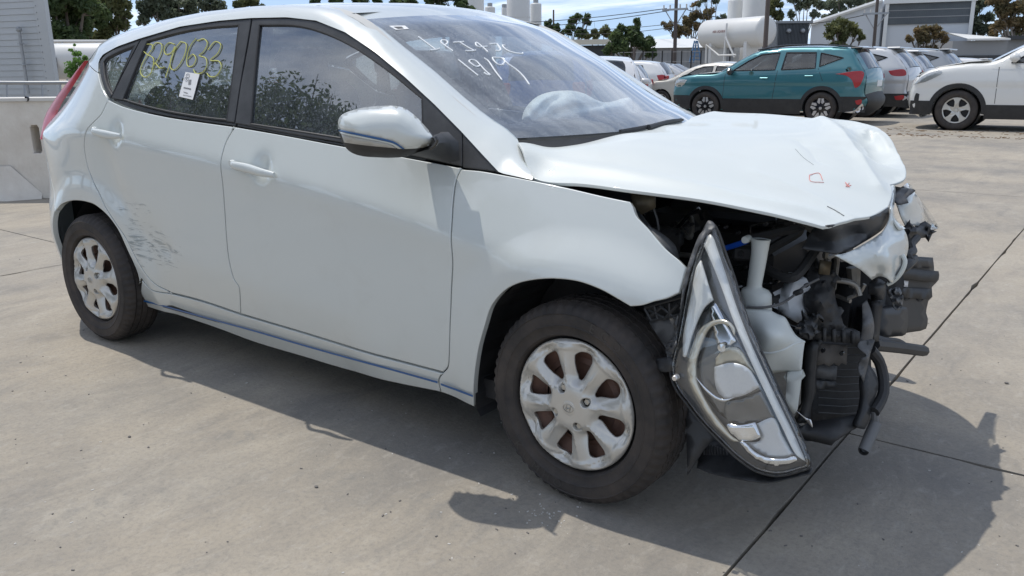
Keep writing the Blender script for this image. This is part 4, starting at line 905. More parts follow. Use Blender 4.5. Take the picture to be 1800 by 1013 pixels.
# housing wall
cl = cr([(a, b, 0) for a, b in HO], 6, True); cl = np.vstack([cl, cl[:1]])
u, v = cl[:, 0], cl[:, 1]; g = np.stack([pmap(HY(.075, 0))(u, v), pmap(HY(.0, .0))(u, v)], 1)
MB().grid(g).build('housing', M['dkgrey'], hl)
rimP = pmap(HY(-.002, 0))(u, v)
MB().tube(rimP, .0028, 8, cap=False).build('seal', M['black'], hl)
inn = offset(HB, 9 if area(HB) > 0 else 9)
smoke = mat('smoked_chrome', (.16, .165, .17), .22, metal=.75, noise=(12, .6, (.30, .31, .32)))
hsheet('bezel', [tuple(p) for p in offset(HB, 2.5)], mat('headlight_bezel', (.15, .155, .16), .3, metal=.3, noise=(10, .5, (.24, .24, .24))), .040, hl, dome=.020)
silv = mat('satin_silver', (.80, .81, .79), .38, metal=.05)
crm = mat('reflector_chrome', (.80, .82, .85), .12, metal=1.)
crm2 = mat('reflector_frost', (.70, .72, .74), .4, metal=.45)
hsheet('light_strip', None, silv, .018, hl, segs=[[(1237, 432), (1241, 420), (1248, 412), (1255, 420)], [(1255, 420), (1272, 470), (1295, 540), (1325, 615), (1365, 700), (1395, 762), (1417, 812)], [(1417, 812), (1400, 800), (1375, 752), (1345, 690), (1315, 625), (1290, 566), (1268, 505), (1250, 460), (1237, 432)]], dome=.024, thick=.006)
hsheet('light_fin', None, silv, .016, hl, segs=[[(1231, 458), (1238, 480), (1249, 515), (1253, 527)], [(1253, 527), (1238, 540), (1226, 562), (1215, 590), (1207, 618), (1203, 628), (1200, 626)], [(1200, 626), (1201, 590), (1207, 555), (1215, 515), (1224, 470), (1231, 458)]], dome=.024, thick=.006)
hsheet('lamp_bowl', None, smoke, .034, hl, segs=[[(1228, 560), (1240, 545), (1256, 537), (1280, 560), (1305, 610), (1335, 665), (1360, 715), (1375, 745)], [(1375, 745), (1350, 745), (1310, 742), (1280, 738), (1262, 725), (1242, 700), (1222, 670), (1214, 640), (1216, 600), (1228, 560)]], dome=.018)
hsheet('chrome_ring', None, mat('cream_chrome', (.70, .66, .56), .25, metal=.6), .020, hl, segs=[[(1290, 590), (1282, 574), (1268, 569), (1254, 571), (1244, 580), (1234, 600), (1224, 630), (1222, 650), (1224, 672), (1236, 700), (1252, 728), (1270, 752), (1288, 770), (1300, 776)], [(1300, 776), (1290, 777), (1272, 765), (1250, 742), (1232, 715), (1217, 688), (1208, 660), (1208, 640), (1216, 610), (1228, 582), (1244, 568), (1262, 562), (1280, 565), (1292, 580), (1290, 590)]], dome=.022, thick=.010)
hsheet('chrome_wing', None, crm, .026, hl, segs=[[(1246, 535), (1256, 532), (1266, 548), (1280, 575), (1294, 600)], [(1294, 600), (1282, 608), (1270, 618), (1262, 610), (1256, 590), (1250, 560), (1246, 535)]], dome=.022)
MB().lathe([(0, -.012), (.010, -.010), (.014, 0), (.014, .012)], 16, 'y', tuple(pmap(HY(.022))(np.array([1271.]), np.array([610.]))[0])).build('bulb_shield', crm, hl)
hsheet('reflector', None, mat('cream_reflector', (.58, .54, .44), .3, metal=.4), .028, hl, segs=[[(1258, 630), (1275, 612), (1296, 612), (1318, 640), (1330, 660)], [(1330, 660), (1310, 645), (1285, 637), (1258, 645)], [(1258, 645), (1258, 630)]], dome=.02)
hsheet('projector_face', None, crm2, .022, hl, segs=[[(1256, 645), (1285, 638), (1315, 648), (1336, 680)], [(1336, 680), (1310, 694), (1275, 702)], [(1275, 702), (1262, 690), (1256, 668), (1256, 645)]], dome=.022)
hsheet('projector_lip', None, crm, .014, hl, segs=[[(1222, 662), (1240, 682), (1260, 698), (1272, 702), (1290, 699), (1320, 688)], [(1320, 688), (1295, 697), (1274, 706), (1258, 702), (1240, 688), (1222, 662)]], dome=.022, step=3, res=4)
hsheet('smoked_panel', None, smoke, .026, hl, segs=[[(1275, 706), (1310, 698), (1338, 686)], [(1338, 686), (1352, 710), (1362, 734)], [(1362, 734), (1335, 742), (1300, 748), (1280, 742)], [(1280, 742), (1272, 725), (1275, 706)]], dome=.02)
hsheet('reflector_block', None, crm, .014, hl, segs=[[(1280, 745), (1300, 748), (1327, 743)], [(1327, 743), (1337, 768)], [(1337, 768), (1325, 774), (1298, 775)], [(1298, 775), (1284, 764), (1275, 748)], [(1275, 748), (1280, 745)]], dome=.022, thick=.006)
hsheet('indicator_bowl', None, crm2, .024, hl, segs=[[(1330, 745), (1360, 735), (1375, 765), (1395, 800)], [(1395, 800), (1370, 808), (1345, 803), (1325, 790), (1305, 778)], [(1305, 778), (1336, 774), (1330, 745)]], dome=.02)
hsheet('chrome_lip', None, crm, .012, hl, segs=[[(1298, 777), (1312, 795), (1335, 812), (1360, 820), (1385, 818), (1402, 811)], [(1402, 811), (1398, 803), (1380, 807), (1350, 806), (1325, 795), (1308, 778), (1298, 777)]], dome=.022, thick=.006)
hsheet('lens_cover', HO, M['lens'], .0, hl, thick=0, dome=.036, res=9)
# lens moulding lines
MB().tube(pmap(HY(-.006, .03))(offset(cl[:-1, :2], 6)[:, 0], offset(cl[:-1, :2], 6)[:, 1]), .0015, 5, cap=False).build('lens_edge', M['lens'], hl)
c = Py(1186, 665, -.86); MB().lathe([(0, -.003), (.006, -.003), (.008, 0), (.008, .012)], 14, 'y', tuple(c)).build('screw', M['chromes'], hl)
pxsheet('mounting_tab', [[(1237, 405, -.75), (1245, 388, -.74), (1255, 392, -.74), (1256, 402, -.75), (1243, 412, -.76), (1229, 432, -.77), (1214, 475, -.79), (1203, 512, -.80), (1196, 545, -.81)], [(1196, 545, -.81), (1199, 510, -.80), (1208, 470, -.79), (1218, 440, -.77), (1230, 412, -.76), (1237, 405, -.75)]], M['grey'], hl, crum=.006, cs=.1, step=4, res=5)
pxsheet('mounting_tab', [[(1190, 555, -.80), (1184, 570, -.79), (1186, 590, -.79), (1172, 605, -.78), (1170, 620, -.79), (1178, 632, -.81), (1188, 600, -.82), (1190, 555, -.80)]], M['grey'], hl, crum=.02, cs=.2, step=4, res=4)
pxsheet('mounting_tab', [[(1153, 631, -.80), (1180, 629, -.82), (1178, 652, -.83), (1160, 653, -.81), (1154, 640, -.80)]], M['dkgrey'], hl, crum=.01, step=4, res=5, thick=.02)
# lattice support, splash guard, hanging undertray
b = MB()
for a, c in (((1140, 545), (1170, 560)), ((1143, 556), (1163, 540)), ((1150, 538), (1156, 562)), ((1160, 538), (1190, 562)), ((1168, 561), (1192, 535)), ((1176, 533), (1178, 560)), ((1133, 542), (1145, 564)), ((1145, 564), (1200, 552)), ((1133, 541), (1200, 522)), ((1200, 522), (1198, 552))):
    b.tube([Py(a[0], a[1], -.76), Py(c[0], c[1], -.76)], .004, 6)
b.build('headlight_lattice', M['dkgrey'], car)
quad('lattice_backing', [(1133, 542, -.73), (1200, 522, -.73), (1198, 560, -.73), (1175, 612, -.74), (1142, 568, -.73)], M['black'], .01)
quad('splash_plate', [(1140, 566, -.75), (1196, 556, -.75), (1188, 600, -.76), (1174, 618, -.76)], M['grey'], .006)
quad('splash_guard', [(1205, 700, -.70), (1212, 716, -.72), (1235, 735, -.72), (1260, 768, -.72), (1238, 790, -.74), (1208, 836, -.76)], M['dkgrey'], .006)
ut = pxsheet('undertray', [[(1228, 800, -.70), (1240, 770, -.66), (1300, 790, -.64), (1340, 790, -.62), (1400, 780, -.58)], [(1400, 780, -.58), (1428, 820, -.74), (1424, 832, -.77)], [(1424, 832, -.77), (1390, 840, -.80), (1350, 848, -.82), (1300, 842, -.80), (1250, 832, -.76), (1225, 822, -.74)], [(1225, 822, -.74), (1228, 800, -.70)]], M['dkgrey'], car, ctrl=[(1320, 815, -.72)], crum=.01, step=6, res=8)
b = MB()
for i in range(9):
    a = 1236+i*5; b.tube([Py(a, 778+i*1.5, -.71), Py(a+2, 800, -.72)], .003, 5)
b.build('undertray_clip', M['black'], car)
# ------------------------------------------------------------------ mirror
MO = np.array([(594, 222), (597, 206), (606, 199), (627, 192), (645, 188.5), (665, 186.6), (697, 186.6), (712, 191), (731, 205), (750, 225), (764, 240), (766, 246), (759.5, 255), (748, 262), (716, 275), (690, 277.5), (665, 277), (633, 274), (614, 266), (602, 251), (596, 236)], float)
def MY(dep):
    def f(u, v):
        u = np.atleast_1d(u).astype(float); v = np.atleast_1d(v).astype(float)
        t = np.clip(dseg(np.stack([u, v], -1), MO)/42., 0, 1)
        return -.975+.10*(u-594)/172-.055*np.sqrt(np.maximum(1-(1-t)**2, 0))+dep
    return f
def msheet(name, segs, m, dep, par, **k): return pxsheet(name, segs, m, par, yf=MY(dep), step=4, res=6, sharp=None, **k)
mir = pxsheet('door_mirror', [[tuple(p) for p in MO]+[tuple(MO[0])]], M['black'], car, yf=MY(.004), step=4, res=6, thick=0)
pts = cr([(a, b, 0) for a, b in MO], 4, True); pts = np.vstack([pts, pts[:1]]); a_ = pmap(MY(.004))(pts[:, 0], pts[:, 1])
_mc = a_.mean(0); MB().grid(np.stack([a_, _mc+(a_-_mc)*.86+np.array([-.045, .055, .0])], 1)).build('mirror_housing', M['black'], mir)
msheet('mirror_shell', [[(594, 226), (594, 216), (597, 206), (606, 199), (627, 192), (645, 188.5), (665, 186.6), (697, 186.6), (712, 191), (731, 205), (750, 225), (764, 240)], [(764, 240), (766, 246), (759.5, 254), (741, 260), (712, 262.3)], [(712, 262.3), (703, 256), (693, 249.5), (674, 244), (637, 236.5), (595, 228)], [(595, 228), (594, 226)]], M['white'], 0, mir, thick=.003)
msheet('mirror_stripe', [[(595, 228.2), (637, 236.8), (674, 244.4), (693, 250), (703, 256.5), (711, 262.6)], [(711, 262.6), (706, 262), (699, 256.6), (690, 252), (673, 247.8), (637, 240), (595, 231.2)], [(595, 231.2), (595, 228.2)]], M['blue'], -.001, mir, thick=.002)
msheet('mirror_lower_shell', [[(595, 231.4), (637, 240.2), (673, 248), (690, 252.2), (699, 257), (706, 262)], [(706, 262), (699, 261.6), (690, 256), (674, 251), (637, 243.8), (600, 236)], [(600, 236), (595, 231.4)]], M['white'], 0, mir, thick=.002)
msheet('indicator_backing', [[(600, 236), (637, 244), (674, 251.2), (688, 256), (696, 261)], [(696, 261), (668, 258.4), (637, 255.2), (604.5, 250.6)], [(604.5, 250.6), (600, 236)]], crm2, .003, mir, thick=.002)
msheet('indicator_lens', [[(600, 236), (637, 244), (674, 251.2), (688, 256), (696, 261)], [(696, 261), (668, 258.4), (637, 255.2), (604.5, 250.6)], [(604.5, 250.6), (600, 236)]], M['clearlens'], -.001, mir, thick=0)
# mirror arm to the sail panel
b = stack([[tuple(Py(a, c, y)) for a, c, y in r] for r in (
  [(762, 243, -.93), (768, 252, -.93), (757, 262, -.92), (735, 268, -.91), (720, 272, -.90), (720, 262, -.86), (745, 255, -.86), (755, 240, -.88)],
  [(775, 234, -.86), (790, 250, -.85), (785, 272, -.85), (765, 276, -.85), (740, 276, -.85), (735, 268, -.81), (755, 260, -.80), (765, 240, -.81)],
  [(788, 232, -.80), (806, 250, -.80), (808, 282, -.81), (790, 286, -.82), (755, 279, -.82), (745, 272, -.78), (760, 255, -.77), (775, 232, -.77)])], False)
b.build('mirror_arm', M['black'], mir, sharp=80)
MB().tube([Py(766, 241, -.935), Py(769, 247, -.935), Py(766, 255, -.93), Py(757, 262, -.925)], .004, 6, sm=.005).build('mirror_hinge', M['gloss'], mir)
# ------------------------------------------------------------------ wiper and cowl
cw = np.array([[p+np.array([.005, 0, -.01]), p+np.array([.05, 0, -.045]), p+np.array([.12, 0, -.075])] for p in WG[0]])
MB().grid(cw).build('scuttle_panel', M['black'], car)
def onW(px, py, off=.006):
    P = WG.reshape(-1, 3); return P
wb = BVHTree.FromPolygons([tuple(p) for p in WG.reshape(-1, 3)], [(i*33+j, i*33+j+1, (i+1)*33+j+1, (i+1)*33+j) for i in range(25) for j in range(32)])
def hitW(px, py, off=.002):
    d = ray(px, py); h = wb.ray_cast(Vector(O), Vector(d).normalized())
    if h[0] is None: return None
    return np.array(h[0])-d/np.linalg.norm(d)*off
bw = [hitW(a, c, .022) for a, c in ((1064, 236), (1090, 231), (1130, 224), (1160, 218), (1197, 210.5))]; bw = [p for p in bw if p is not None]
MB().tube(bw, .006, 6, sm=.02).build('wiper_blade', M['black'], car)
bw = [hitW(a, c, .030) for a, c in ((1110, 232), (1140, 224), (1180, 213), (1200, 211))]; bw = [p for p in bw if p is not None]
MB().tube(bw, [.009, .007, .005], 8, sm=.02).build('wiper_arm', M['black'], car)
# ------------------------------------------------------------------ writing on glass
strokes = [[(335, 210), (505, 335)], [(335, 210), (330, 216)], [(455, 347), (520, 340), (555, 328)], [(690, 357), (640, 322), (595, 290), (565, 260), (575, 245), (615, 245), (637, 262), (625, 285), (600, 294)], [(695, 266), (808, 258)], [(762, 262), (840, 310), (915, 352)], [(825, 353), (880, 355), (932, 348)],
  [(1058, 366), (1010, 322), (935, 268), (932, 290), (960, 312), (1052, 308)], [(1072, 285), (1150, 281), (1175, 310), (1192, 340), (1175, 355), (1140, 352)], [(1240, 298), (1212, 295), (1225, 320), (1265, 352), (1340, 376), (1425, 382), (1422, 374)],
  [(750, 448), (955, 612)], [(980, 510), (940, 520), (895, 495), (862, 462), (880, 448), (930, 458), (975, 500), (1030, 560), (1080, 605), (1045, 600), (1018, 582)], [(1020, 430), (1062, 460), (1130, 560), (1205, 657)], [(1225, 500), (1170, 498), (1120, 455), (1108, 425), (1150, 425), (1200, 430), (1235, 468), (1210, 500)], [(1205, 428), (1270, 490), (1350, 545), (1430, 620), (1492, 706)]]
for s in strokes:
    P = [hitW(680+a/5.96, 30+c/5.96, .003) for a, c, _ in cr([(a, c, 0) for a, c in s], 12)]; P = [p for p in P if p is not None]
    if len(P) > 1: MB().tube(P, .0027, 5).build('marker_writing', M['wmark'], wind)
side_str = [[(975, 262), (935, 262), (905, 300), (930, 335), (985, 370), (985, 440), (960, 500), (915, 520), (888, 490), (895, 430), (940, 350), (985, 285), (975, 262)], [(975, 290), (1010, 250), (1050, 258), (1055, 300), (1020, 390), (985, 430), (1000, 410), (1040, 450), (1075, 440)],
  [(1155, 262), (1110, 250), (1075, 295), (1085, 340), (1130, 330), (1158, 280), (1125, 400), (1085, 525)], [(1205, 240), (1245, 255), (1240, 330), (1190, 430), (1150, 465), (1125, 450), (1125, 390), (1160, 300), (1205, 240)], [(1325, 215), (1280, 275), (1252, 370), (1262, 435), (1298, 432), (1325, 375), (1300, 340), (1262, 375)],
  [(1335, 235), (1385, 218), (1415, 250), (1385, 320), (1350, 350), (1400, 370), (1410, 430), (1370, 488), (1320, 490), (1305, 460)], [(1420, 305), (1480, 240), (1520, 262), (1500, 330), (1440, 388), (1505, 395), (1525, 440), (1480, 515), (1430, 515), (1412, 490)]]
for s in side_str:
    P = []
    for a, c, _ in cr([(a, c, 0) for a, c in s], 10):
        p = onS(50+a/4.5, 20+c/4.5, lambda x, z: S(x, z)+.008); P.append(p)
    MB().tube(P, .0021, 5).build('marker_writing', M['ymark'], car)
def gcard(name, q, m, off, par=car):
    P = [onS(a, c, lambda x, z: S(x, z)+off) for a, c in q]; return MB().add([tuple(p) for p in P]+[tuple(p+np.array([0, .001, 0])) for p in P], [(0, 1, 2, 3), (7, 6, 5, 4), (0, 4, 5, 1), (1, 5, 6, 2), (2, 6, 7, 3), (3, 7, 4, 0)]).build(name, m, par, smooth=False)
Z = lambda a, c: (300+a/12.66, 110+c/12.66)
pn = gcard('paper_note', [Z(330, 212), Z(640, 262), Z(488, 830), Z(182, 756)], M['paper'], .005)
def nline(pts, w=.0006):
    P = [onS(*Z(a, c), lambda x, z: S(x, z)+.0042) for a, c, _ in cr([(a, c, 0) for a, c in pts], 8)]; MB().tube(P, w, 4).build('note_writing', M['ink'], pn)
for cx_, cy_, r in ((382, 296, 38), (350, 370, 38)): nline([(cx_+r*math.cos(t), cy_+1.15*r*math.sin(t)) for t in np.linspace(0, 6.4, 16)])
nline([(375, 280), (388, 286), (380, 305)]); nline([(342, 385), (348, 355), (352, 380), (360, 358)])
for x in (405, 425, 440, 458): nline([(x, 380), (x-14, 500)], .0007)
rr_ = random.Random(3)
for (x0, y0, x1, h, n) in ((290, 545, 460, 34, 7), (290, 650, 390, 20, 4), (280, 720, 470, 16, 7)):
    for i in range(n):
        x = x0+(x1-x0)*i/n; y = y0+(i/n)*35
        nline([(x, y+h), (x+4, y), (x+14, y+h*.5), (x+rr_.uniform(4, 16), y+h)], .0006)
q = [hitW(a, c, .003) for a, c in ((683.5, 45.5), (712, 45), (719, 51), (696, 52.5))]
st = MB().add([tuple(p) for p in q], [(0, 1, 2, 3)]).build('registration_label', M['paper'], wind, smooth=False)
q = [hitW(a, c, .004) for a, c in ((692, 47), (706, 46.8), (710, 50), (699, 50.6))]; MB().add([tuple(p) for p in q], [(0, 1, 2, 3)]).build('label_print', M['grey'], st, smooth=False)
# ------------------------------------------------------------------ interior
def rbox(c, d, name, m, par=car, rot=None, bev=.04):
    return MB().box(c, d, rot, bev=bev).build(name, m, par, sharp=80)
def seat(x, y):
    s = rbox((x, y, .52), (.50, .48, .16), 'seat', M['cloth'])
    bk = MB().box((x-.32, y, .85), (.14, .46, .62), Matrix.Rotation(-.28, 3, 'Y'), bev=.05).build('backrest', M['cloth'], s)
    MB().box((x-.43, y, 1.20), (.09, .26, .17), Matrix.Rotation(-.2, 3, 'Y'), bev=.04).build('headrest', M['cloth'], s)
    return s
seat(-1.15, -.36); seat(-1.15, .36)
rbox((-2.0, 0, .56), (.48, 1.20, .18), 'rear_seat', M['cloth']); MB().box((-2.30, 0, .86), (.14, 1.16, .58), Matrix.Rotation(-.35, 3, 'Y'), bev=.05).build('rear_backrest', M['cloth'], car)
for y in (-.36, .36): MB().box((-2.40, y, 1.18), (.08, .24, .12), Matrix.Rotation(-.3, 3, 'Y'), bev=.03).build('headrest', M['cloth'], car)
# dashboard follows the windscreen base
g = []
for j, v_ in enumerate(np.linspace(-1, 1, 17)):
    bx = .155*(1-abs(v_)**2.2); y = v_*.62
    g.append([(-.30+bx, y, .955), (-.42+bx*.6, y, .985), (-.60+bx*.3, y, .985), (-.72, y, .95), (-.76, y, .86), (-.70, y, .62)])
MB().grid(np.array(g)).build('dashboard', M['dash'], car, sharp=60)
t_ = np.linspace(0, 2*math.pi, 33); Rw = Matrix.Rotation(math.radians(-62), 3, 'Y')
MB().tube([tuple(Rw @ Vector((.185*math.cos(a), .185*math.sin(a), 0))+Vector((-.86, -.36, .93))) for a in t_], .016, 8, cap=False).build('steering_wheel', M['black'], car)
def blob(name, pts, m, par=car, r=.1, lev=2):
    bm = bmesh.new()
    for p, rad in pts:
        bmesh.ops.create_icosphere(bm, subdivisions=2, radius=rad, matrix=Matrix.Translation(p))
    me = bpy.data.meshes.new(name); bm.to_mesh(me); bm.free(); o = bpy.data.objects.new(name, me); COL.objects.link(o); o.parent = par; me.materials.append(m)
    rm = o.modifiers.new('r', 'REMESH'); rm.mode = 'VOXEL'; rm.voxel_size = .014; rm.use_smooth_shade = True
    sm = o.modifiers.new('s', 'SMOOTH'); sm.iterations = 14; sm.factor = .5
    return o
def Wc(px, py, off): d = ray(px, py); h = wb.ray_cast(Vector(O), Vector(d).normalized()); q = np.array(h[0])+d/np.linalg.norm(d)*off; return tuple(q)
# deployed passenger airbag draped over the dashboard
AO = [(917, 212), (920, 198), (930, 182), (946, 169), (966, 162), (990, 159.5), (1010, 160), (1028, 165), (1045, 174), (1062, 180), (1078, 178), (1095, 173), (1108, 172), (1112, 182), (1109, 200), (1095, 204), (1070, 203), (1045, 207), (1015, 214), (985, 221), (955, 223), (930, 220)]
AOn = np.array(AO, float); ya, yb = Wc(930, 205, .16)[1], Wc(1105, 190, .24)[1]
def AY(u, v):
    u = np.atleast_1d(u).astype(float); v = np.atleast_1d(v).astype(float); t = np.clip(dseg(np.stack([u, v], -1), AOn)/30., 0, 1)
    q = lambda pts, r, d: d*np.exp(-(dseg(np.stack([u, v], -1), np.array(pts, float), False)/r)**2)
    return ya+(yb-ya)*(u-930)/175.-.10*np.sqrt(np.maximum(1-(1-t)**2, 0))+q([(978, 200), (1010, 190), (1055, 186)], 5, .035)+q([(940, 205), (962, 182), (985, 170)], 5, .02)+q([(1010, 168), (1040, 183)], 5, .015)+.012*fbm(u, v, .03, 2., 3)
pxsheet('deployed_airbag', AO+[AO[0]], M['airbag'], car, yf=AY, step=4, res=4, thick=.006, sharp=None)
for sg in (-1, 1):
    MB().tube([(-.36, sg*.66, .96), (-.75, sg*.615, 1.18), (-1.1, sg*.55, 1.36), (-1.9, sg*.55, 1.37), (-2.5, sg*.55, 1.30)], .035, 8, sm=.05).build('pillar_lining', M['liner'], car)
    MB().tube([(-1.50, sg*.74, .55), (-1.52, sg*.68, 1.0), (-1.55, sg*.58, 1.36)], .05, 8, sm=.05).build('pillar_lining', M['dkgrey'], car)
    rbox((-1.1, sg*.74, .62), (1.4, .04, .5), 'door_card', M['dkgrey'])
g = [[(x, v_*.56, 1.385+.025*(1-v_*v_)) for v_ in np.linspace(-1, 1, 9)] for x in (-1.06, -1.5, -2.1, -2.5)]
MB().grid(np.array(g)).build('headliner', M['liner'], car)
MB().box((-1.0, 0, 1.30), (.02, .22, .055), Matrix.Rotation(-.3, 3, 'Y'), bev=.008).build('rear_view_mirror', M['black'], car)
# ================================================================== GROUND
def concrete():
    m = bpy.data.materials.new('concrete'); m.use_nodes = True; nt = m.node_tree; b = nt.nodes['Principled BSDF']; b.inputs['Roughness'].default_value = .82; b.inputs['Specular IOR Level'].default_value = .35
    geo = N(nt, 'ShaderNodeNewGeometry'); pos = geo.outputs['Position']
    def noise(sc, det=8, rough=.6, stretch=None, dist=0, off=(0, 0, 0)):
        n = N(nt, 'ShaderNodeTexNoise'); n.inputs['Scale'].default_value = sc; n.inputs['Detail'].default_value = det; n.inputs['Roughness'].default_value = rough; n.inputs['Distortion'].default_value = dist
        mpn = N(nt, 'ShaderNodeMapping'); mpn.inputs['Scale'].default_value = stretch or (1, 1, 1); mpn.inputs['Location'].default_value = off; mpn.inputs['Rotation'].default_value = (0, 0, .5 if stretch else 0); L(nt, pos, mpn.inputs[0]); L(nt, mpn.outputs[0], n.inputs['Vector']); return n.outputs['Fac']
    def rng_(v, a, c, d=1.): r = N(nt, 'ShaderNodeMapRange'); r.inputs['From Min'].default_value = a; r.inputs['From Max'].default_value = c; r.inputs['To Max'].default_value = d; L(nt, v, r.inputs['Value']); return r.outputs[0]
    def mixc(f, a, c, bl='MIX'):
        x = N(nt, 'ShaderNodeMix', data_type='RGBA'); x.blend_type = bl
        if isinstance(f, float): x.inputs['Factor'].default_value = f
        else: L(nt, f, x.inputs['Factor'])
        if isinstance(a, tuple): x.inputs['A'].default_value = (*a, 1)
        else: L(nt, a, x.inputs['A'])
        if isinstance(c, tuple): x.inputs['B'].default_value = (*c, 1)
        else: L(nt, c, x.inputs['B'])
        return x.outputs['Result']
    c = mixc(rng_(noise(.55, 6, .6), .35, .65), (.395, .345, .272), (.28, .255, .218))
    c = mixc(rng_(noise(2.2, 8, .65, (1, .55, 1), .8), .45, .7, .5), c, (.46, .415, .34))
    c = mixc(rng_(noise(1.1, 5, .6, None, 0, (7, 3, 0)), .48, .7, .7), c, (.20, .19, .175))
    c = mixc(rng_(noise(6, 10, .75, (1, .35, 1), .7, (3, 1, 0)), .48, .68, .48), c, (.19, .18, .165))
    c = mixc(rng_(noise(60, 5, .75), .47, .72, .5), c, (.17, .165, .155))
    c = mixc(rng_(noise(22, 8, .8, (1, .6, 1), .4), .52, .72, .45), c, (.46, .43, .38))
    # tyre prints: arcs of dark lugs
    for pts, wd_, nf, amt in (((( -40, 905), (170, 893), (420, 835)), .10, 300., .30), (((540, 850), (700, 868), (900, 955)), .11, 300., .30), (((380, 765), (430, 770), (500, 755)), .06, 200., .5)):
        q = [Pz(a, d)[:2] for a, d in pts]
        ax, ay = q[0]; bx, by = q[1]; cx, cy = q[2]; dd = 2*(ax*(by-cy)+bx*(cy-ay)+cx*(ay-by))
        ux = ((ax*ax+ay*ay)*(by-cy)+(bx*bx+by*by)*(cy-ay)+(cx*cx+cy*cy)*(ay-by))/dd; uy = ((ax*ax+ay*ay)*(cx-bx)+(bx*bx+by*by)*(ax-cx)+(cx*cx+cy*cy)*(bx-ax))/dd
        R_ = math.hypot(ax-ux, ay-uy); am = math.atan2(by-uy, bx-ux); sp_ = max(abs((math.atan2(q[k][1]-uy, q[k][0]-ux)-am+math.pi) % (2*math.pi)-math.pi) for k in (0, 2))
        s3 = N(nt, 'ShaderNodeSeparateXYZ'); L(nt, pos, s3.inputs[0])
        dx = MATH(nt, 'SUBTRACT', s3.outputs[0], ux); dy = MATH(nt, 'SUBTRACT', s3.outputs[1], uy)
        r = MATH(nt, 'SQRT', MATH(nt, 'ADD', MATH(nt, 'MULTIPLY', dx, dx), MATH(nt, 'MULTIPLY', dy, dy)))
        # local angle relative to the middle of the arc
        ca, sa = math.cos(am), math.sin(am)
        lx = MATH(nt, 'ADD', MATH(nt, 'MULTIPLY', dx, ca), MATH(nt, 'MULTIPLY', dy, sa)); ly = MATH(nt, 'SUBTRACT', MATH(nt, 'MULTIPLY', dy, ca), MATH(nt, 'MULTIPLY', dx, sa))
        an = MATH(nt, 'ARCTAN2', ly, lx)
        e = MATH(nt, 'SUBTRACT', r, R_); ed = MATH(nt, 'SUBTRACT', 1.0, MATH(nt, 'POWER', MATH(nt, 'ABSOLUTE', MATH(nt, 'DIVIDE', e, wd_)), 4.), clamp=True)
        en = MATH(nt, 'SUBTRACT', 1.0, MATH(nt, 'POWER', MATH(nt, 'ABSOLUTE', MATH(nt, 'DIVIDE', an, sp_*1.1)), 4.), clamp=True)
        wv = MATH(nt, 'SINE', MATH(nt, 'ADD', MATH(nt, 'MULTIPLY', an, R_*2*math.pi/.085), MATH(nt, 'MULTIPLY', MATH(nt, 'ABSOLUTE', e), 34.)))
        wv = rng_(wv, -.3, .6)
        k = MATH(nt, 'MULTIPLY', MATH(nt, 'MULTIPLY', ed, en), MATH(nt, 'MULTIPLY', MATH(nt, 'MULTIPLY_ADD', wv, .7, .3), rng_(noise(6., 6, .75), .44, .6)))
        k = MATH(nt, 'MULTIPLY', k, amt)
        c = mixc(k, c, (.15, .155, .155))
    L(nt, c, b.inputs['Base Color'])
    bu = N(nt, 'ShaderNodeBump'); bu.inputs['Strength'].default_value = .4; bu.inputs['Distance'].default_value = .01
    h = MATH(nt, 'ADD', noise(70, 6, .7), MATH(nt, 'MULTIPLY', noise(8, 6, .6, (1, .4, 1), .6), 1.4)); L(nt, h, bu.inputs['Height']); L(nt, bu.outputs[0], b.inputs['Normal'])
    return m
M['concrete'] = concrete()
M['joint'] = mat('joint_filler', (.035, .034, .032), .9)
M['dirt'] = mat('yard_ground', (.30, .26, .20), .95, noise=(.4, .8, (.20, .17, .13)), bump=(20, .3))
gr = MB().add([(-600, -600, -.035), (600, -600, -.035), (600, 900, -.035), (-600, 900, -.035)], [(0, 1, 2, 3)]).build('ground', M['dirt'], smooth=False); tag(gr, kind='structure')
pv = tag(empty('pavement', (0, 0, 0)), kind='structure')
MB().add([(-60, -20, -.025), (40, -20, -.025), (40, 45, -.025), (-60, 45, -.025)], [(0, 1, 2, 3)]).build('joint_filler', M['joint'], pv, smooth=False)
rj = random.Random(2); GR = Matrix.Rotation(math.radians(-.8), 3, 'Z')
base = None; SX, SY = 4.85, 6.25
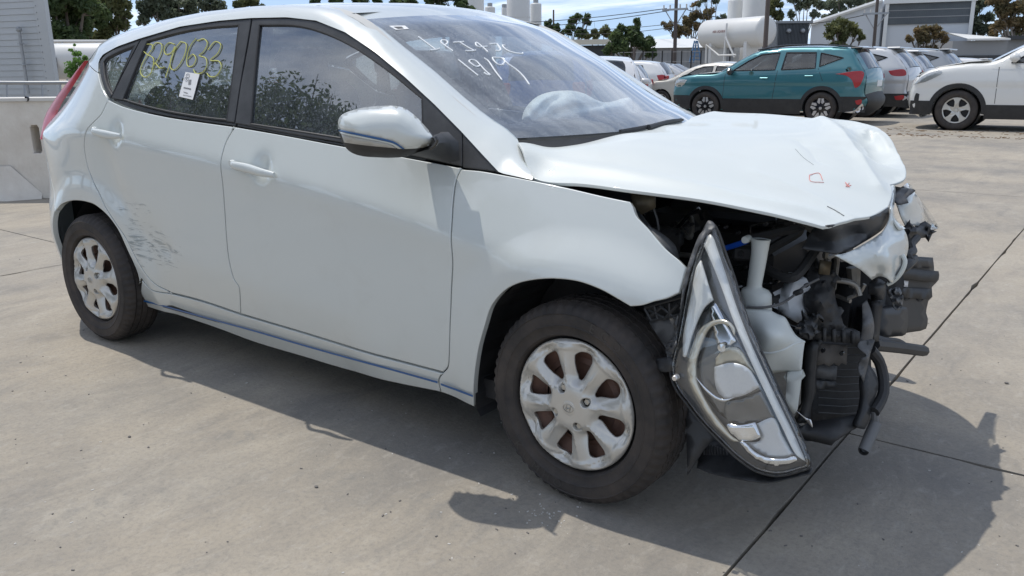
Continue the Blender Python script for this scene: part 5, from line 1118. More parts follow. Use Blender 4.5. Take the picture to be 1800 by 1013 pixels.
for i in range(-8, 6):
    for j in range(-3, 6):
        x0, x1, y0, y1 = .505+SX*i, .505+SX*(i+1), .10+SY*j, .10+SY*(j+1); cx_, cy_ = (x0+x1)/2, (y0+y1)/2; g_ = .005; nearp = abs(cx_) < 6 and abs(cy_-1) < 8
        if nearp or base is None:
            out = []
            n = 60
            hx, hy = (x1-x0)/2-g_, (y1-y0)/2-g_
            if not nearp: n = 1
            for (ax, ay, bx, by) in ((-hx, -hy, hx, -hy), (hx, -hy, hx, hy), (hx, hy, -hx, hy), (-hx, hy, -hx, -hy)):
                for k in range(n):
                    t = k/n; px_, py_ = ax+(bx-ax)*t, ay+(by-ay)*t
                    if nearp and k:
                        q = mnoise.noise(Vector((px_*3+cx_, py_*3+cy_, 0)))*.5+mnoise.noise(Vector((px_*11, py_*11, cx_)))*.5
                        d = .003*q + (max(0, mnoise.noise(Vector((px_*5+cx_*2, py_*5, 3)))-.35)*.05); L0 = math.hypot(px_, py_); px_ -= d*(1 if abs(px_) > hx-.01 else 0)*math.copysign(1, px_); py_ -= d*(1 if abs(py_) > hy-.01 else 0)*math.copysign(1, py_)
                    out.append((px_, py_))
            m_ = len(out); v = [(x, y, 0) for x, y in out]+[(x, y, -.03) for x, y in out]; f = [tuple(range(m_))]+[(k, m_+k, m_+(k+1) % m_, (k+1) % m_) for k in range(m_)]
            o = link('concrete_slab', v, f, M['concrete'], pv, smooth=False)
            if not nearp: base = o.data
        else:
            o = bpy.data.objects.new('concrete_slab', base); COL.objects.link(o); o.parent = pv
        o.location = GR @ Vector((cx_-.5, cy_, 0))+Vector((.5, 0, 0)); o.rotation_euler = (0, 0, math.radians(-.8))
# pebbles and chips lying on the concrete
M['stone'] = mat('pebble', (.16, .15, .14), .8); M['chip'] = mat('pale_chip', (.6, .58, .54), .7)
def pebble(px, py, r, m, flat=.6, lab=None):
    p = Pz(px, py); bm = bmesh.new(); bmesh.ops.create_icosphere(bm, subdivisions=1, radius=r)
    for v in bm.verts: v.co = Vector((v.co.x*rj.uniform(.8, 1.4), v.co.y*rj.uniform(.7, 1.1), v.co.z*flat))
    me = bpy.data.meshes.new('pebble'); bm.to_mesh(me); bm.free(); me.materials.append(m); o = bpy.data.objects.new('pebble', me); COL.objects.link(o); o.location = (p[0], p[1], r*flat*.8); return o
PL = [(228, 769, .006, 'dark pebble on the concrete left of the middle, largest of the loose stones'), (556, 857, .006, 'dark pebble on the concrete below the front door, beside the tyre print'), (261, 787, .004, 'small dark pebble just below the larger one on the left'), (106, 963, .003, 'tiny stone near the lower left corner of the picture'), (1769, 675, .008, 'dark stone on the sunlit slab at the right edge'), (400, 953, .003, 'tiny dark stone near the bottom left of the picture')]
for a, c, r, lb in PL: tag(pebble(a, c, r, M['stone']), lb, 'pebble', 'loose stones on the concrete')
mb = MB(); rk = random.Random(9)
for k in range(260):
    px_, py_ = rk.uniform(0, 1800), rk.choice([rk.uniform(560, 1010), rk.uniform(240, 700)]); p = Pz(px_, py_); s = rk.uniform(.0012, .0038)
    mb.box((p[0], p[1], s*.4), (s*rk.uniform(1, 2.5), s, s*.7), Matrix.Rotation(rk.uniform(0, 3), 3, 'Z'))
tag(mb.build('grit', M['stone'], smooth=False), kind='stuff')
mb = MB()
for k in range(120):
    px_, py_ = rk.uniform(0, 1800), rk.uniform(560, 1010)
    if rk.random() < .35: px_, py_ = rk.gauss(960, 30), rk.gauss(905, 12)
    p = Pz(px_, py_); s = rk.uniform(.001, .0032); mb.box((p[0], p[1], s*.3), (s*rk.uniform(1, 3), s, s*.5), Matrix.Rotation(rk.uniform(0, 3), 3, 'Z'))
tag(mb.build('broken_plastic_chips', M['chip'], smooth=False), kind='stuff')
# leaf litter strip far back
mb = MB()
for k in range(450):
    y = 14.3+abs(rk.gauss(0, .5)); x = rk.uniform(-5, 4); s = rk.uniform(.01, .035)
    if rk.random() < .5: y = 13.6+rk.gauss(0, .2)
    mb.box((x, y, .004), (s*2, s, .006), Matrix.Rotation(rk.uniform(0, 3), 3, 'Z'))
tag(mb.build('leaf_litter', mat('dry_leaves', (.20, .12, .06), .9), smooth=False), kind='stuff')
# ================================================================== PARKED CARS
def bgcar(name, label, cat, loc, rz, sp, col, group='cars parked in the yard behind', metal=0., flip=1):
    root = tag(empty(name, loc, rz), label, cat, group)
    pm = paint(name+'_paint', col, flake=metal, dirt=.10)
    W2 = sp['W']/2; belt_ = sp['belt']; prof = []; segs = []
    for nm, pts in sp['prof']:
        segs.append((nm, pts)); prof += pts if not prof else pts[1:]
    top = cr([(a, c, 0) for a, c in prof], .06)[:, :2]
    xf, xr = top[:, 0].max(), top[:, 0].min()
    def w(x, z):
        x = np.asarray(x, float); z = np.asarray(z, float); b = belt_(x)
        q = np.full(x.shape, W2)-.03*((z-.7)/.4)**2*(z < b)-.42*sp_f(z-b, .02)-.02*sp_f(.62-z+.04*np.sin(x), .03)+.02*sm01((z-.78)/.1)*(z < b)
        q = q-.30*np.maximum(x-(xf-.55), 0)**2-.30*np.maximum((xr+.55)-x, 0)**2
        d = dseg(np.stack([x, z], -1).reshape(-1, 2), top, False).reshape(x.shape); r = .09
        t = np.clip(1-d/r, 0, 1); return q-r*.85*(1-np.sqrt(np.maximum(1-t*t, 0)))
    R = sp['R']; AR = R+.045; arch = []
    def arc(cx): return [(cx+AR*math.cos(a), R+AR*math.sin(a)) for a in np.linspace(math.radians(-12), math.radians(192), 20)]
    zb = sp.get('zb', .24); ol = [tuple(p) for p in top]
    def clipz(pts): return [(x, max(z, zb)) for x, z in pts]
    rear_arc = clipz(arc(-sp['wb'])[::-1]); front_arc = clipz(arc(0)[::-1])
    outer = np.array(ol+rear_arc+front_arc)
    def sfm(sd, off=0.): return lambda u, v: np.stack([u, sd*(w(u, v)+off), v], -1)
    for sd in (1, -1):
        holes = [loop([list(s) for s in hw], .05) for hw in sp['wins']]
        surf('body_side', outer, sfm(sd), pm, root, res=.07, holes=holes, skirt=.02, side=(0, sd, 0), rim=.006)
        for hw in sp['wins']:
            h = loop([list(s) for s in hw], .05)
            gl = surf('side_window', h, sfm(sd, -.012), GLD, root, res=.12, skirt=0, side=(0, sd, 0))
            hp = np.vstack([h, h[:1]]); MB().tube(sfm(sd, .0)(hp[:, 0], hp[:, 1]), .012, 5, cap=False).build('window_frame', M['gloss'], root)
        for xs_, z0, z1 in sp['doors']:
            zz_ = np.linspace(z0, z1, 10); xx = np.interp(zz_, [z0, z1], xs_); strip('door_gap', [sfm(sd, .001)(np.array([a]), np.array([c]))[0] for a, c in zip(xx, zz_)], .010, (0, sd, 0), M['black'], root)
        for hx, hz in sp['handles']:
            p = sfm(sd, .02)(np.array([hx]), np.array([hz]))[0]; MB().box(tuple(p), (.19, .03, .03), bev=.012).build('door_handle', pm if not sp.get('hchrome') else M['chromes'], root)
        if sp.get('clad'):
            for cx in (0, -sp['wb']):
                a_ = np.linspace(math.radians(-8), math.radians(188), 24); g = [[sfm(sd, .012 if r_ > AR else -.02)(np.array([cx+r_*math.cos(a)]), np.array([max(R+r_*math.sin(a), zb)]))[0] for r_ in (AR-.004, AR+.002, AR+.075, AR+.085)] for a in a_]
                for row in g: row[-1] = row[-1]-np.array([0, sd*.014, 0])
                MB().grid(np.array(g)).build('arch_cladding', M['black'], root)
            zt = sp['clad']; sx = np.linspace(-AR-.05, -sp['wb']+AR+.05, 14); g = [[sfm(sd, .010)(np.array([x]), np.array([z]))[0] for z in (zt, (zt+zb)/2, zb, zb-.06)] for x in sx]
            for row in g: row[0] = row[0]-np.array([0, sd*.012, 0]); row.insert(1, row[0]+np.array([0, sd*.012, -.006]))
            MB().grid(np.array(g)).build('sill_cladding', M['black'], root)
            for (xa, xb) in ((AR+.02, xf-.03), (xr+.03, -sp['wb']-AR-.02)):
                sx = np.linspace(xa, xb, 8)[::1]; g = [[sfm(sd, .008)(np.array([x]), np.array([z]))[0] for z in (zt+.06, (zt+zb)/2, zb)] for x in sx]
                MB().grid(np.array(g)).build('bumper_cladding', M['black'], root)
        for cx in (0, -sp['wb']): pass
    # over-strips
    acc = 0
    for nm, pts in segs:
        c = cr([(a, d_, 0) for a, d_ in pts], .08)[:, :2]; tn = np.gradient(c, axis=0); tn /= np.linalg.norm(tn, axis=1)[:, None]; nn = np.stack([-tn[:, 1], tn[:, 0]], -1)
        if nn[len(nn)//2] @ (c[len(c)//2]-np.array([-1.3, .7])) < 0: nn = -nn
        ww = w(c[:, 0], c[:, 1]); V = np.linspace(-1, 1, 17); bow = {'bumper': .13, 'hood': .035, 'windscreen': .07, 'roof': .03, 'rear_window': .08, 'tailgate': .08, 'rear_bumper': .10}[nm]
        P = np.array([[(c[i, 0]+nn[i, 0]*bow*(1-v*v), ww[i]*v, c[i, 1]+nn[i, 1]*bow*(1-v*v)) for v in V] for i in range(len(c))])
        if nm in ('windscreen', 'rear_window'):
            MB().grid(P[:, :3]).build('pillar', pm, root); MB().grid(P[:, 14:]).build('pillar', pm, root)
            MB().grid(P[:, 2:15]).build(nm, GLD, root)
        else: MB().grid(P).build({'bumper': 'front_bumper', 'hood': 'bonnet'}.get(nm, nm), pm if not (nm in ('rear_bumper',) and sp.get('clad')) else M['black'], root)
    # wheels
    for cx in (0, -sp['wb']):
        for sd in (1, -1):
            wl = bpy.data.objects.new('wheel', None); COL.objects.link(wl); wl.parent = root; wl.location = (cx, sd*(W2-.105), R); wl.rotation_euler = (0, 0, math.pi if sd > 0 else 0)
            r1 = R-.125*(R/.335)
            MB().lathe([(r1, -.07), (r1+.02, -.095), (R-.05, -.105), (R-.015, -.09), (R, -.06), (R, .06), (R-.015, .09), (r1, .08)], 40, 'y').build('tyre', M['rubber'], wl, sharp=60)
            MB().lathe([(0, -.04), (r1*.9, -.03), (r1, -.075), (r1+.012, -.075)], 40, 'y').build('rim', M['gloss'] if sp['wheel'] == 'star' else M['steel'], wl)
            mb = MB(); sil = M['chromes'] if sp['wheel'] == 'star' else M['silver']
            for k in range(5):
                a = math.radians(90+72*k); ca, sa = math.cos(a), math.sin(a)
                def Q(r, t, y): return (r*ca-t*sa, y, r*sa+t*ca)
                if sp['wheel'] == 'star':
                    for s_ in (-1, 1):
                        prf = [(r1*.98, s_*.010), (r1*.98, s_*.055), (r1*.60, s_*.075), (r1*.42, s_*.030), (r1*.55, s_*.012)]
                        mb.add([Q(r, t, -.085) for r, t in prf]+[Q(r, t, -.06) for r, t in prf], [tuple(range(5)), tuple(range(9, 4, -1))]+[(i, (i+1) % 5, 5+(i+1) % 5, 5+i) for i in range(5)])
                else:
                    prf = [(.03, -.05), (.10, -.035), (r1*.7, -.038), (r1*.99, -.075), (r1*.99, .075), (r1*.7, .038), (.10, .035), (.03, .05)]
                    mb.add([Q(r, t, -.088+.02*(r < .08)) for r, t in prf]+[Q(r, t, -.05) for r, t in prf], [tuple(range(8)), tuple(range(15, 7, -1))]+[(i, (i+1) % 8, 8+(i+1) % 8, 8+i) for i in range(8)])
            if sp['wheel'] != 'star': mb.lathe([(r1*.93, -.082), (r1*1.0, -.088), (r1*1.03, -.08), (r1*1.03, -.06)], 40, 'y')
            mb.lathe([(0, -.085), (.03, -.085), (.036, -.07)], 20, 'y'); mb.build('spoke', sil, wl, smooth=False)
            MB().lathe([(R+.03, -.10), (R+.03, .3), (.0, .3)], 24, 'y').build('wheel_arch', M['black'], wl)
    MB().box((-sp['wb']/2, 0, zb+.06), (sp['wb']+.9, W2*2-.35, .10)).build('underbody', M['black'], root, smooth=False)
    MB().box((-sp['wb']/2-.3, 0, .75), (sp['wb']-.6, W2*2-.5, .5)).build('cabin_floor', M['dash'], root, smooth=False)
    for x in (-1.35, -2.25):
        for y in (-.38, .38): MB().box((x, y, 1.02), (.14, .44, .5), Matrix.Rotation(-.25, 3, 'Y'), bev=.05).box((x-.1, y, 1.34), (.08, .24, .15), bev=.03).build('seat', M['cloth'], root)
    for nm, mm, pts, sd, off in sp.get('patch', ()):
        h = loop([list(pts)+[pts[0]]], .03)
        for s_ in ((1, -1) if sd == 0 else (sd,)): surf(nm, h, sfm(s_, off), mm, root, res=.05, skirt=.015, side=(0, s_, 0))
    root['w'] = 0; del root['w']
    return root, pm, sfm
sp_f = sp
GLD = glassmat('tinted_car_glass', (.22, .25, .26), 1.52, dust=.08, k=1.15)
def win(*pts): return [[pts[i], pts[(i+1) % len(pts)]] for i in range(len(pts))]
# teal compact SUV
SEL = dict(W=1.80, R=.335, wb=2.61, belt=lambda x: 1.04-.03*x, zb=.26, clad=.52, wheel='star',
  prof=[('bumper', [(.70, .24), (.84, .42), (.87, .62), (.82, .84), (.72, .96)]), ('hood', [(.72, .96), (.35, 1.04), (-.30, 1.09)]), ('windscreen', [(-.30, 1.09), (-.75, 1.36), (-1.10, 1.53)]), ('roof', [(-1.10, 1.53), (-1.6, 1.60), (-2.4, 1.60), (-3.10, 1.54)]),
        ('rear_window', [(-3.10, 1.54), (-3.26, 1.32), (-3.40, 1.12)]), ('tailgate', [(-3.40, 1.12), (-3.46, .98), (-3.46, .62)]), ('rear_bumper', [(-3.46, .62), (-3.52, .52), (-3.50, .40), (-3.30, .24)])],
  wins=[win((-.62, 1.12), (-.95, 1.33), (-1.22, 1.46), (-1.62, 1.49), (-1.58, 1.13)), win((-1.72, 1.13), (-1.76, 1.49), (-2.40, 1.48), (-2.44, 1.16)), win((-2.52, 1.19), (-2.50, 1.47), (-2.98, 1.36))],
  doors=[((-.42, -.46), .55, 1.05), ((-1.56, -1.64), .50, 1.12), ((-2.62, -2.50), .9, 1.16)], handles=[(-1.36, .96), (-2.33, 1.0)])
RPL = mat('plate_white', (.75, .77, .78), .5)
_sc = Pz(1441, 218.5)
o, pm, sf = bgcar('teal_suv', 'teal compact SUV with black wheel-arch cladding parked beyond the bonnet', 'car', (_sc[0]-2.61, _sc[1]+.82, 0), math.pi, SEL, (.04, .17, .20), metal=.35)
def patch(root, sf, nm, m, pts, sd, off=.006): return surf(nm, loop([list(pts)+[pts[0]]], .03), sf(sd, off), m, root, res=.05, skirt=.012, side=(0, sd, 0), rim=.003)
for sd in (1, -1):
    patch(o, sf, 'tail_light', M['red'], [(-2.86, 1.04), (-3.40, 1.08), (-3.42, .98), (-3.36, .80), (-3.28, .76), (-3.22, .90), (-3.10, 1.0)], sd)
    patch(o, sf, 'headlight', M['clearlens'], [(.46, .93), (.74, .92), (.80, .80), (.58, .78)], sd)
    patch(o, sf, 'headlight_body', M['chromes'], [(.46, .93), (.74, .92), (.80, .80), (.58, .78)], sd, .001)
    patch(o, sf, 'rear_reflector', M['red'], [(-3.30, .50), (-3.42, .52), (-3.42, .44), (-3.34, .42)], sd, .014)
    patch(o, sf, 'skid_plate', M['chromes'], [(-3.10, .26), (-3.30, .30), (-3.44, .44), (-3.46, .34), (-3.34, .25)], sd, .016)
    MB().tube([(-1.1, sd*.66, 1.56), (-1.6, sd*.64, 1.635), (-2.6, sd*.63, 1.63), (-3.0, sd*.64, 1.58)], .016, 8, sm=.05).build('roof_rail', M['gloss'], o)
    mb = MB().box((-.62, sd*1.02, 1.10), (.12, .22, .15), bev=.05); mb.box((-.60, sd*.90, 1.06), (.05, .14, .04)); mb.build('side_mirror', M['gloss'], o)
MB().box((-3.16, 0, 1.56), (.24, 1.15, .04), bev=.015).build('spoiler', M['gloss'], o, smooth=False)
MB().box((-3.545, -.0, .84), (.01, .38, .13), bev=.003).build('number_plate', RPL, o, smooth=False)
MB().tube([(-3.15, -.7, 1.55), (-3.17, -.68, 1.60)], .02, 6).build('roof_fin', M['gloss'], o)
# white large SUV on the right
SOR = dict(W=1.88, R=.37, wb=2.70, belt=lambda x: 1.13-.02*x, zb=.28, clad=.48, wheel='alloy', hchrome=True,
  prof=[('bumper', [(.66, .30), (.80, .38), (.85, .60), (.82, .80), (.70, 1.0)]), ('hood', [(.70, 1.0), (.45, 1.13), (-.10, 1.22), (-.50, 1.25)]), ('windscreen', [(-.50, 1.25), (-.95, 1.50), (-1.30, 1.66)]), ('roof', [(-1.30, 1.66), (-1.8, 1.72), (-3.0, 1.70), (-3.45, 1.62)]),
        ('rear_window', [(-3.45, 1.62), (-3.62, 1.3), (-3.68, 1.18)]), ('tailgate', [(-3.68, 1.18), (-3.74, 1.0), (-3.74, .6)]), ('rear_bumper', [(-3.74, .6), (-3.76, .45), (-3.5, .28)])],
  wins=[win((-.80, 1.22), (-1.15, 1.44), (-1.45, 1.58), (-1.88, 1.60), (-1.85, 1.22)), win((-1.97, 1.22), (-2.0, 1.60), (-2.75, 1.58), (-2.8, 1.25)), win((-2.9, 1.26), (-2.88, 1.56), (-3.35, 1.48))],
  doors=[((-.62, -.62), .5, 1.15), ((-1.9, -1.92), .5, 1.2)], handles=[(-1.65, 1.02), (-2.6, 1.04)])
sw = Pz(1675, 229); o, pm, sf = bgcar('white_suv', 'white large SUV with dark sills at the right edge, its bonnet slightly sprung', 'car', (sw[0], sw[1]+.86, 0), math.pi+.02, SOR, (.74, .74, .71))
for sd in (1, -1):
    patch(o, sf, 'headlight_body', M['chromes'], [(.78, .84), (.66, .98), (.36, 1.10), (.30, 1.06), (.55, .90)], sd, .002)
    patch(o, sf, 'headlight', M['clearlens'], [(.78, .84), (.66, .98), (.36, 1.10), (.30, 1.06), (.55, .90)], sd, .008)
    patch(o, sf, 'fog_lamp', M['black'], [(.66, .66), (.72, .68), (.74, .50), (.68, .48)], sd, .006)
    mb = MB().box((-.86, sd*1.05, 1.31), (.16, .26, .17), bev=.06); mb.build('side_mirror', pm, o, sharp=60)
    MB().box((-.88, sd*.93, 1.24), (.06, .14, .05)).build('mirror_arm', M['black'], o, smooth=False)
g = [[(x, y_, z) for y_ in (.86, .4, -.4, -.86)] for x, z in ((.72, .99), (.66, 1.03), (.40, 1.145), (-.10, 1.24), (-.45, 1.265))]
MB().grid(np.array(g)).build('sprung_bonnet', pm, o, sharp=60).modifiers.new('s', 'SOLIDIFY').thickness = .015
MB().tube([(.76, .80, .98), (.60, .85, 1.03), (.40, .875, 1.09), (.2, .885, 1.13)], .008, 6, sm=.05).build('bonnet_gap', M['black'], o)
# the row behind the teal one
HB2 = dict(W=1.82, R=.34, wb=2.65, belt=lambda x: 1.05-.03*x, zb=.26, clad=.5, wheel='alloy',
  prof=[('bumper', [(.70, .24), (.88, .45), (.86, .75), (.74, .95)]), ('hood', [(.74, .95), (.35, 1.05), (-.25, 1.12)]), ('windscreen', [(-.25, 1.12), (-.75, 1.42), (-1.05, 1.56)]), ('roof', [(-1.05, 1.56), (-1.6, 1.64), (-2.5, 1.63), (-3.05, 1.57)]),
        ('rear_window', [(-3.05, 1.57), (-3.35, 1.30), (-3.48, 1.13)]), ('tailgate', [(-3.48, 1.13), (-3.55, .95), (-3.54, .6)]), ('rear_bumper', [(-3.54, .6), (-3.60, .45), (-3.4, .26)])],
  wins=[win((-.60, 1.12), (-1.0, 1.38), (-1.25, 1.48), (-1.65, 1.51), (-1.6, 1.13)), win((-1.72, 1.14), (-1.76, 1.52), (-2.45, 1.50), (-2.50, 1.17)), win((-2.58, 1.2), (-2.56, 1.5), (-3.05, 1.38))],
  doors=[((-.45, -.48), .5, 1.05), ((-1.6, -1.66), .5, 1.12)], handles=[(-1.4, .98), (-2.35, 1.01)])
xr0 = Pz(1600, 195)[0]
row = [('silver_suv', 'silver white SUV with split rear window seen from behind, next to the teal SUV', 18.7+.9, 1598, (.52, .53, .54), .3, 1.0),
       ('silver_suv', 'pale silver SUV with small red tail light, second behind the teal SUV', 21.4+.9, 1628, (.50, .51, .52), .4, .97),
       ('grey_suv', 'mid grey SUV with rear spoiler, third behind the teal SUV', 24.6+.9, 1682, (.28, .30, .32), .4, 1.02),
       ('white_hatch', 'white car showing only its roof between the grey SUV and the white SUV', 30., 1745, (.7, .7, .7), 0., .86)]
for nm, lb, y, dx, col, me_, s in row:
    o, pm, sf = bgcar(nm, lb, 'car', (Py(dx, 150, y-.9)[0]-3.60*s, y, 0), math.pi, HB2, col, metal=me_); o.scale = (s, s, s)
    for sd in (1, -1):
        patch(o, sf, 'tail_light', M['red'], [(-3.12, 1.08), (-3.46, 1.10), (-3.50, .98), (-3.20, .98)], sd)
        patch(o, sf, 'rear_reflector', M['red'], [(-3.30, .50), (-3.5, .52), (-3.5, .44), (-3.34, .42)], sd, .014)
    MB().box((-3.12, 0, 1.60), (.30, 1.25, .04), bev=.015).build('spoiler', pm, o, smooth=False)
    MB().box((-3.63, 0, .82), (.01, .38, .13)).build('number_plate', RPL, o, smooth=False)
    MB().tube([(-3.46, -.55, 1.18), (-3.44, -.2, 1.22), (-3.40, 0, 1.26)], .012, 5).build('rear_wiper', M['black'], o)
# small hatchbacks and a sedan
HAT = dict(W=1.70, R=.30, wb=2.46, belt=lambda x: .95-.03*x, zb=.22, wheel='alloy',
  prof=[('bumper', [(.60, .2), (.78, .38), (.76, .62), (.66, .78)]), ('hood', [(.66, .78), (.3, .90), (-.20, .98)]), ('windscreen', [(-.20, .98), (-.7, 1.26), (-1.05, 1.40)]), ('roof', [(-1.05, 1.40), (-1.6, 1.48), (-2.3, 1.46), (-2.75, 1.38)]),
        ('rear_window', [(-2.75, 1.38), (-2.98, 1.12), (-3.05, 1.0)]), ('tailgate', [(-3.05, 1.0), (-3.12, .82), (-3.12, .5)]), ('rear_bumper', [(-3.12, .5), (-3.14, .36), (-2.95, .2)])],
  wins=[win((-.55, 1.0), (-.95, 1.25), (-1.2, 1.34), (-1.58, 1.36), (-1.55, 1.0)), win((-1.66, 1.0), (-1.70, 1.36), (-2.25, 1.33), (-2.40, 1.05))],
  doors=[((-.40, -.42), .35, .98), ((-1.52, -1.60), .35, 1.0)], handles=[(-1.36, .86), (-2.2, .89)])
SED = dict(W=1.76, R=.31, wb=2.62, belt=lambda x: .95-.02*x, zb=.22, wheel='alloy',
  prof=[('bumper', [(.66, .2), (.86, .38), (.84, .6), (.72, .74)]), ('hood', [(.72, .74), (.3, .88), (-.25, .96)]), ('windscreen', [(-.25, .96), (-.8, 1.24), (-1.15, 1.36)]), ('roof', [(-1.15, 1.36), (-1.6, 1.43), (-2.1, 1.42), (-2.45, 1.36)]),
        ('rear_window', [(-2.45, 1.36), (-2.9, 1.14), (-3.1, 1.03)]), ('tailgate', [(-3.1, 1.03), (-3.5, .98), (-3.56, .8), (-3.54, .5)]), ('rear_bumper', [(-3.54, .5), (-3.56, .36), (-3.3, .2)])],
  wins=[win((-.65, .98), (-1.1, 1.24), (-1.35, 1.31), (-1.65, 1.32), (-1.62, .98)), win((-1.72, .98), (-1.76, 1.32), (-2.15, 1.30), (-2.60, 1.04))],
  doors=[((-.45, -.48), .35, .95), ((-1.6, -1.66), .35, .98)], handles=[(-1.42, .85), (-2.4, .88)])
def place(px, D): p = Pd(px, 200, D); return (p[0], p[1], 0)
small = [   # anchor pixel column, distance, anchored at 'f'ront axle or 'r'ear end, heading, ...
 ('cream_sedan', 'cream sedan with curved roof, its rear hidden behind the teal SUV front', 1182, 25.0, 'f', math.pi, SED, (.62, .59, .52), .1, .93),
 ('white_hatch', 'white hatchback with red tail light parked left of the cream sedan', 1180, 28.5, 'r', math.pi+.20, HAT, (.74, .74, .73), 0., .97),
 ('white_coupe', 'low white car with a number plate, just above the windscreen pillar', 1141, 24, 'r', math.pi+.35, HAT, (.74, .75, .76), 0., .90),
 ('silver_wagon', 'long silver roof behind the small white cars', 1152, 36, 'r', math.pi+.1, HB2, (.45, .46, .47), .3, .86),
 ('silver_sedan', 'silver car between the white hatchback and the cream sedan', 1232, 33, 'r', math.pi+.1, SED, (.45, .46, .47), .3, .95),
 ('blue_hatch', 'blue hatchback with red tail lights seen through the dusty windscreen', 952, 13.5, 'r', math.pi/2+.62, HAT, (.02, .09, .34), .1, 1.0),
 ('white_hatch', 'white car seen through the far end of the windscreen', 1050, 15.5, 'r', math.pi/2+.5, HAT, (.7, .7, .7), 0., .95),
 ('white_sedan', 'white sedan seen through the rear door window of the hatchback', 352, 11.5, 'f', math.pi-.5, SED, (.72, .73, .72), 0., 1.0),
 ('pale_hatch', 'pale car seen through the front door window of the hatchback', 590, 12.5, 'f', math.pi-.3, HAT, (.66, .66, .64), 0., 1.0)]
for nm, lb, px_, D, an, rz, spc, col, me_, sc_ in small:
    kd = 'H' if spc is not SED else 'S'; lc = np.array(place(px_, D)); xe = (-3.14 if spc is HAT else -3.58)*sc_
    if an == 'r': lc = lc-np.array([math.cos(rz)*xe, math.sin(rz)*xe, 0])
    o, pm, sf = bgcar(nm, lb, 'car', lc, rz, spc, col, metal=me_); o.scale = (sc_,)*3
    xr_ = -3.08 if kd == 'H' else -3.5
    for sd in (1, -1):
        patch(o, sf, 'tail_light', M['red'], [(xr_+.28, 1.0), (xr_+.03, 1.0), (xr_-.02, .74), (xr_+.16, .78)] if kd == 'H' else [(xr_+.35, .92), (xr_+.03, .94), (xr_-.02, .76), (xr_+.25, .78)], sd)
        MB().box((-.62, sd*.95, .98), (.10, .20, .13), bev=.04).build('side_mirror', pm, o, sharp=60)
        if kd == 'H': MB().box((xr_-.045, sd*.60, .88), (.06, .20, .22), bev=.02).build('tail_light', M['red'], o, smooth=False)
    MB().box((xr_-.10, 0, .66), (.01, .38, .12)).build('number_plate', RPL, o, smooth=False)
# ================================================================== LEFT: building, barrier, railing, tank
def wallmat(name, col, sc, ax=2, bump=.4):
    m = mat(name, col, .55, noise=(.8, .5, tuple(c*.85 for c in col))); return m
M['clad'] = mat('wall_sheet', (.50, .52, .53), .5, noise=(.5, .5, (.34, .36, .37)))
M['galv'] = mat('galvanised', (.36, .37, .38), .45, metal=.6)
M['cwall'] = mat('painted_concrete', (.74, .70, .63), .85, noise=(3, .55, (.50, .44, .37)), bump=(30, .4))
tb = tag(empty('clad_building', (0, 0, 0)), 'grey clad building with a downpipe at the upper left corner', 'building')
E0 = Pd(90, 130, 16.0); E0[2] = 0; d_ = np.array([-1.0, -.30, 0]); d_ /= np.linalg.norm(d_); nrm = np.array([d_[1], -d_[0], 0]); nrm = nrm if nrm@(O-E0) > 0 else -nrm
for k in range(36):
    z0 = .25+k*.115
    a = E0; b_ = E0+d_*6
    q = [a+nrm*.012, b_+nrm*.012, b_, a]; zq = [z0, z0, z0+.113, z0+.113]
    v = [tuple(p+np.array([0, 0, z])) for p, z in zip(q, zq)]+[tuple(a-nrm*.02+np.array([0, 0, z0])), tuple(b_-nrm*.02+np.array([0, 0, z0])), tuple(b_-nrm*.02+np.array([0, 0, z0+.113])), tuple(a-nrm*.02+np.array([0, 0, z0+.113]))]
    MB().add(v, [(0, 1, 2, 3), (4, 5, 1, 0), (0, 3, 7, 4), (1, 5, 6, 2), (3, 2, 6, 7), (4, 7, 6, 5)]).build('cladding_board', M['clad'], tb, smooth=False)
def wb_(c, along, out, z0, z1, wd2, dp, name, m, par):
    p = E0+d_*along+nrm*out; ang = math.atan2(d_[1], d_[0]); return MB().box((p[0], p[1], (z0+z1)/2), (wd2, dp, z1-z0), Matrix.Rotation(ang, 3, 'Z')).build(name, m, par, smooth=False)
wb_(0, .0, .0, 0, 4.6, .26, .09, 'corner_trim', M['clad'], tb)
wb_(0, 3., -.05, 0, .26, 6., .10, 'plinth', M['cwall'], tb)
wb_(0, 3.1, -.06, .25, 4.4, 5.9, .07, 'wall_core', M['clad'], tb)
mb = MB()
for k in range(34): p = E0+d_*.09+nrm*.048; mb.box((p[0], p[1], .3+k*.12), (.02, .012, .02))
tag(mb.build('rivet', M['galv'], tb, smooth=False), kind='stuff')
def onwall(px, py, out=.1):
    d = ray(px, py); t = ((E0+nrm*out-O)@nrm)/(d@nrm); return O+d*t
dp = tag(MB().tube([onwall(33, 52), onwall(40, 100), onwall(50, 165)], .030, 10).build('downpipe', M['galv'], tb))
MB().box(tuple(onwall(33, 52, .1)), (.10, .10, .10), bev=.03).build('pipe_head', M['galv'], tb, smooth=False)
for a, c in ((36.5, 77), (43, 114)): MB().box(tuple(onwall(a, c, .1)), (.10, .09, .03)).build('pipe_clip', M['galv'], tb, smooth=False)
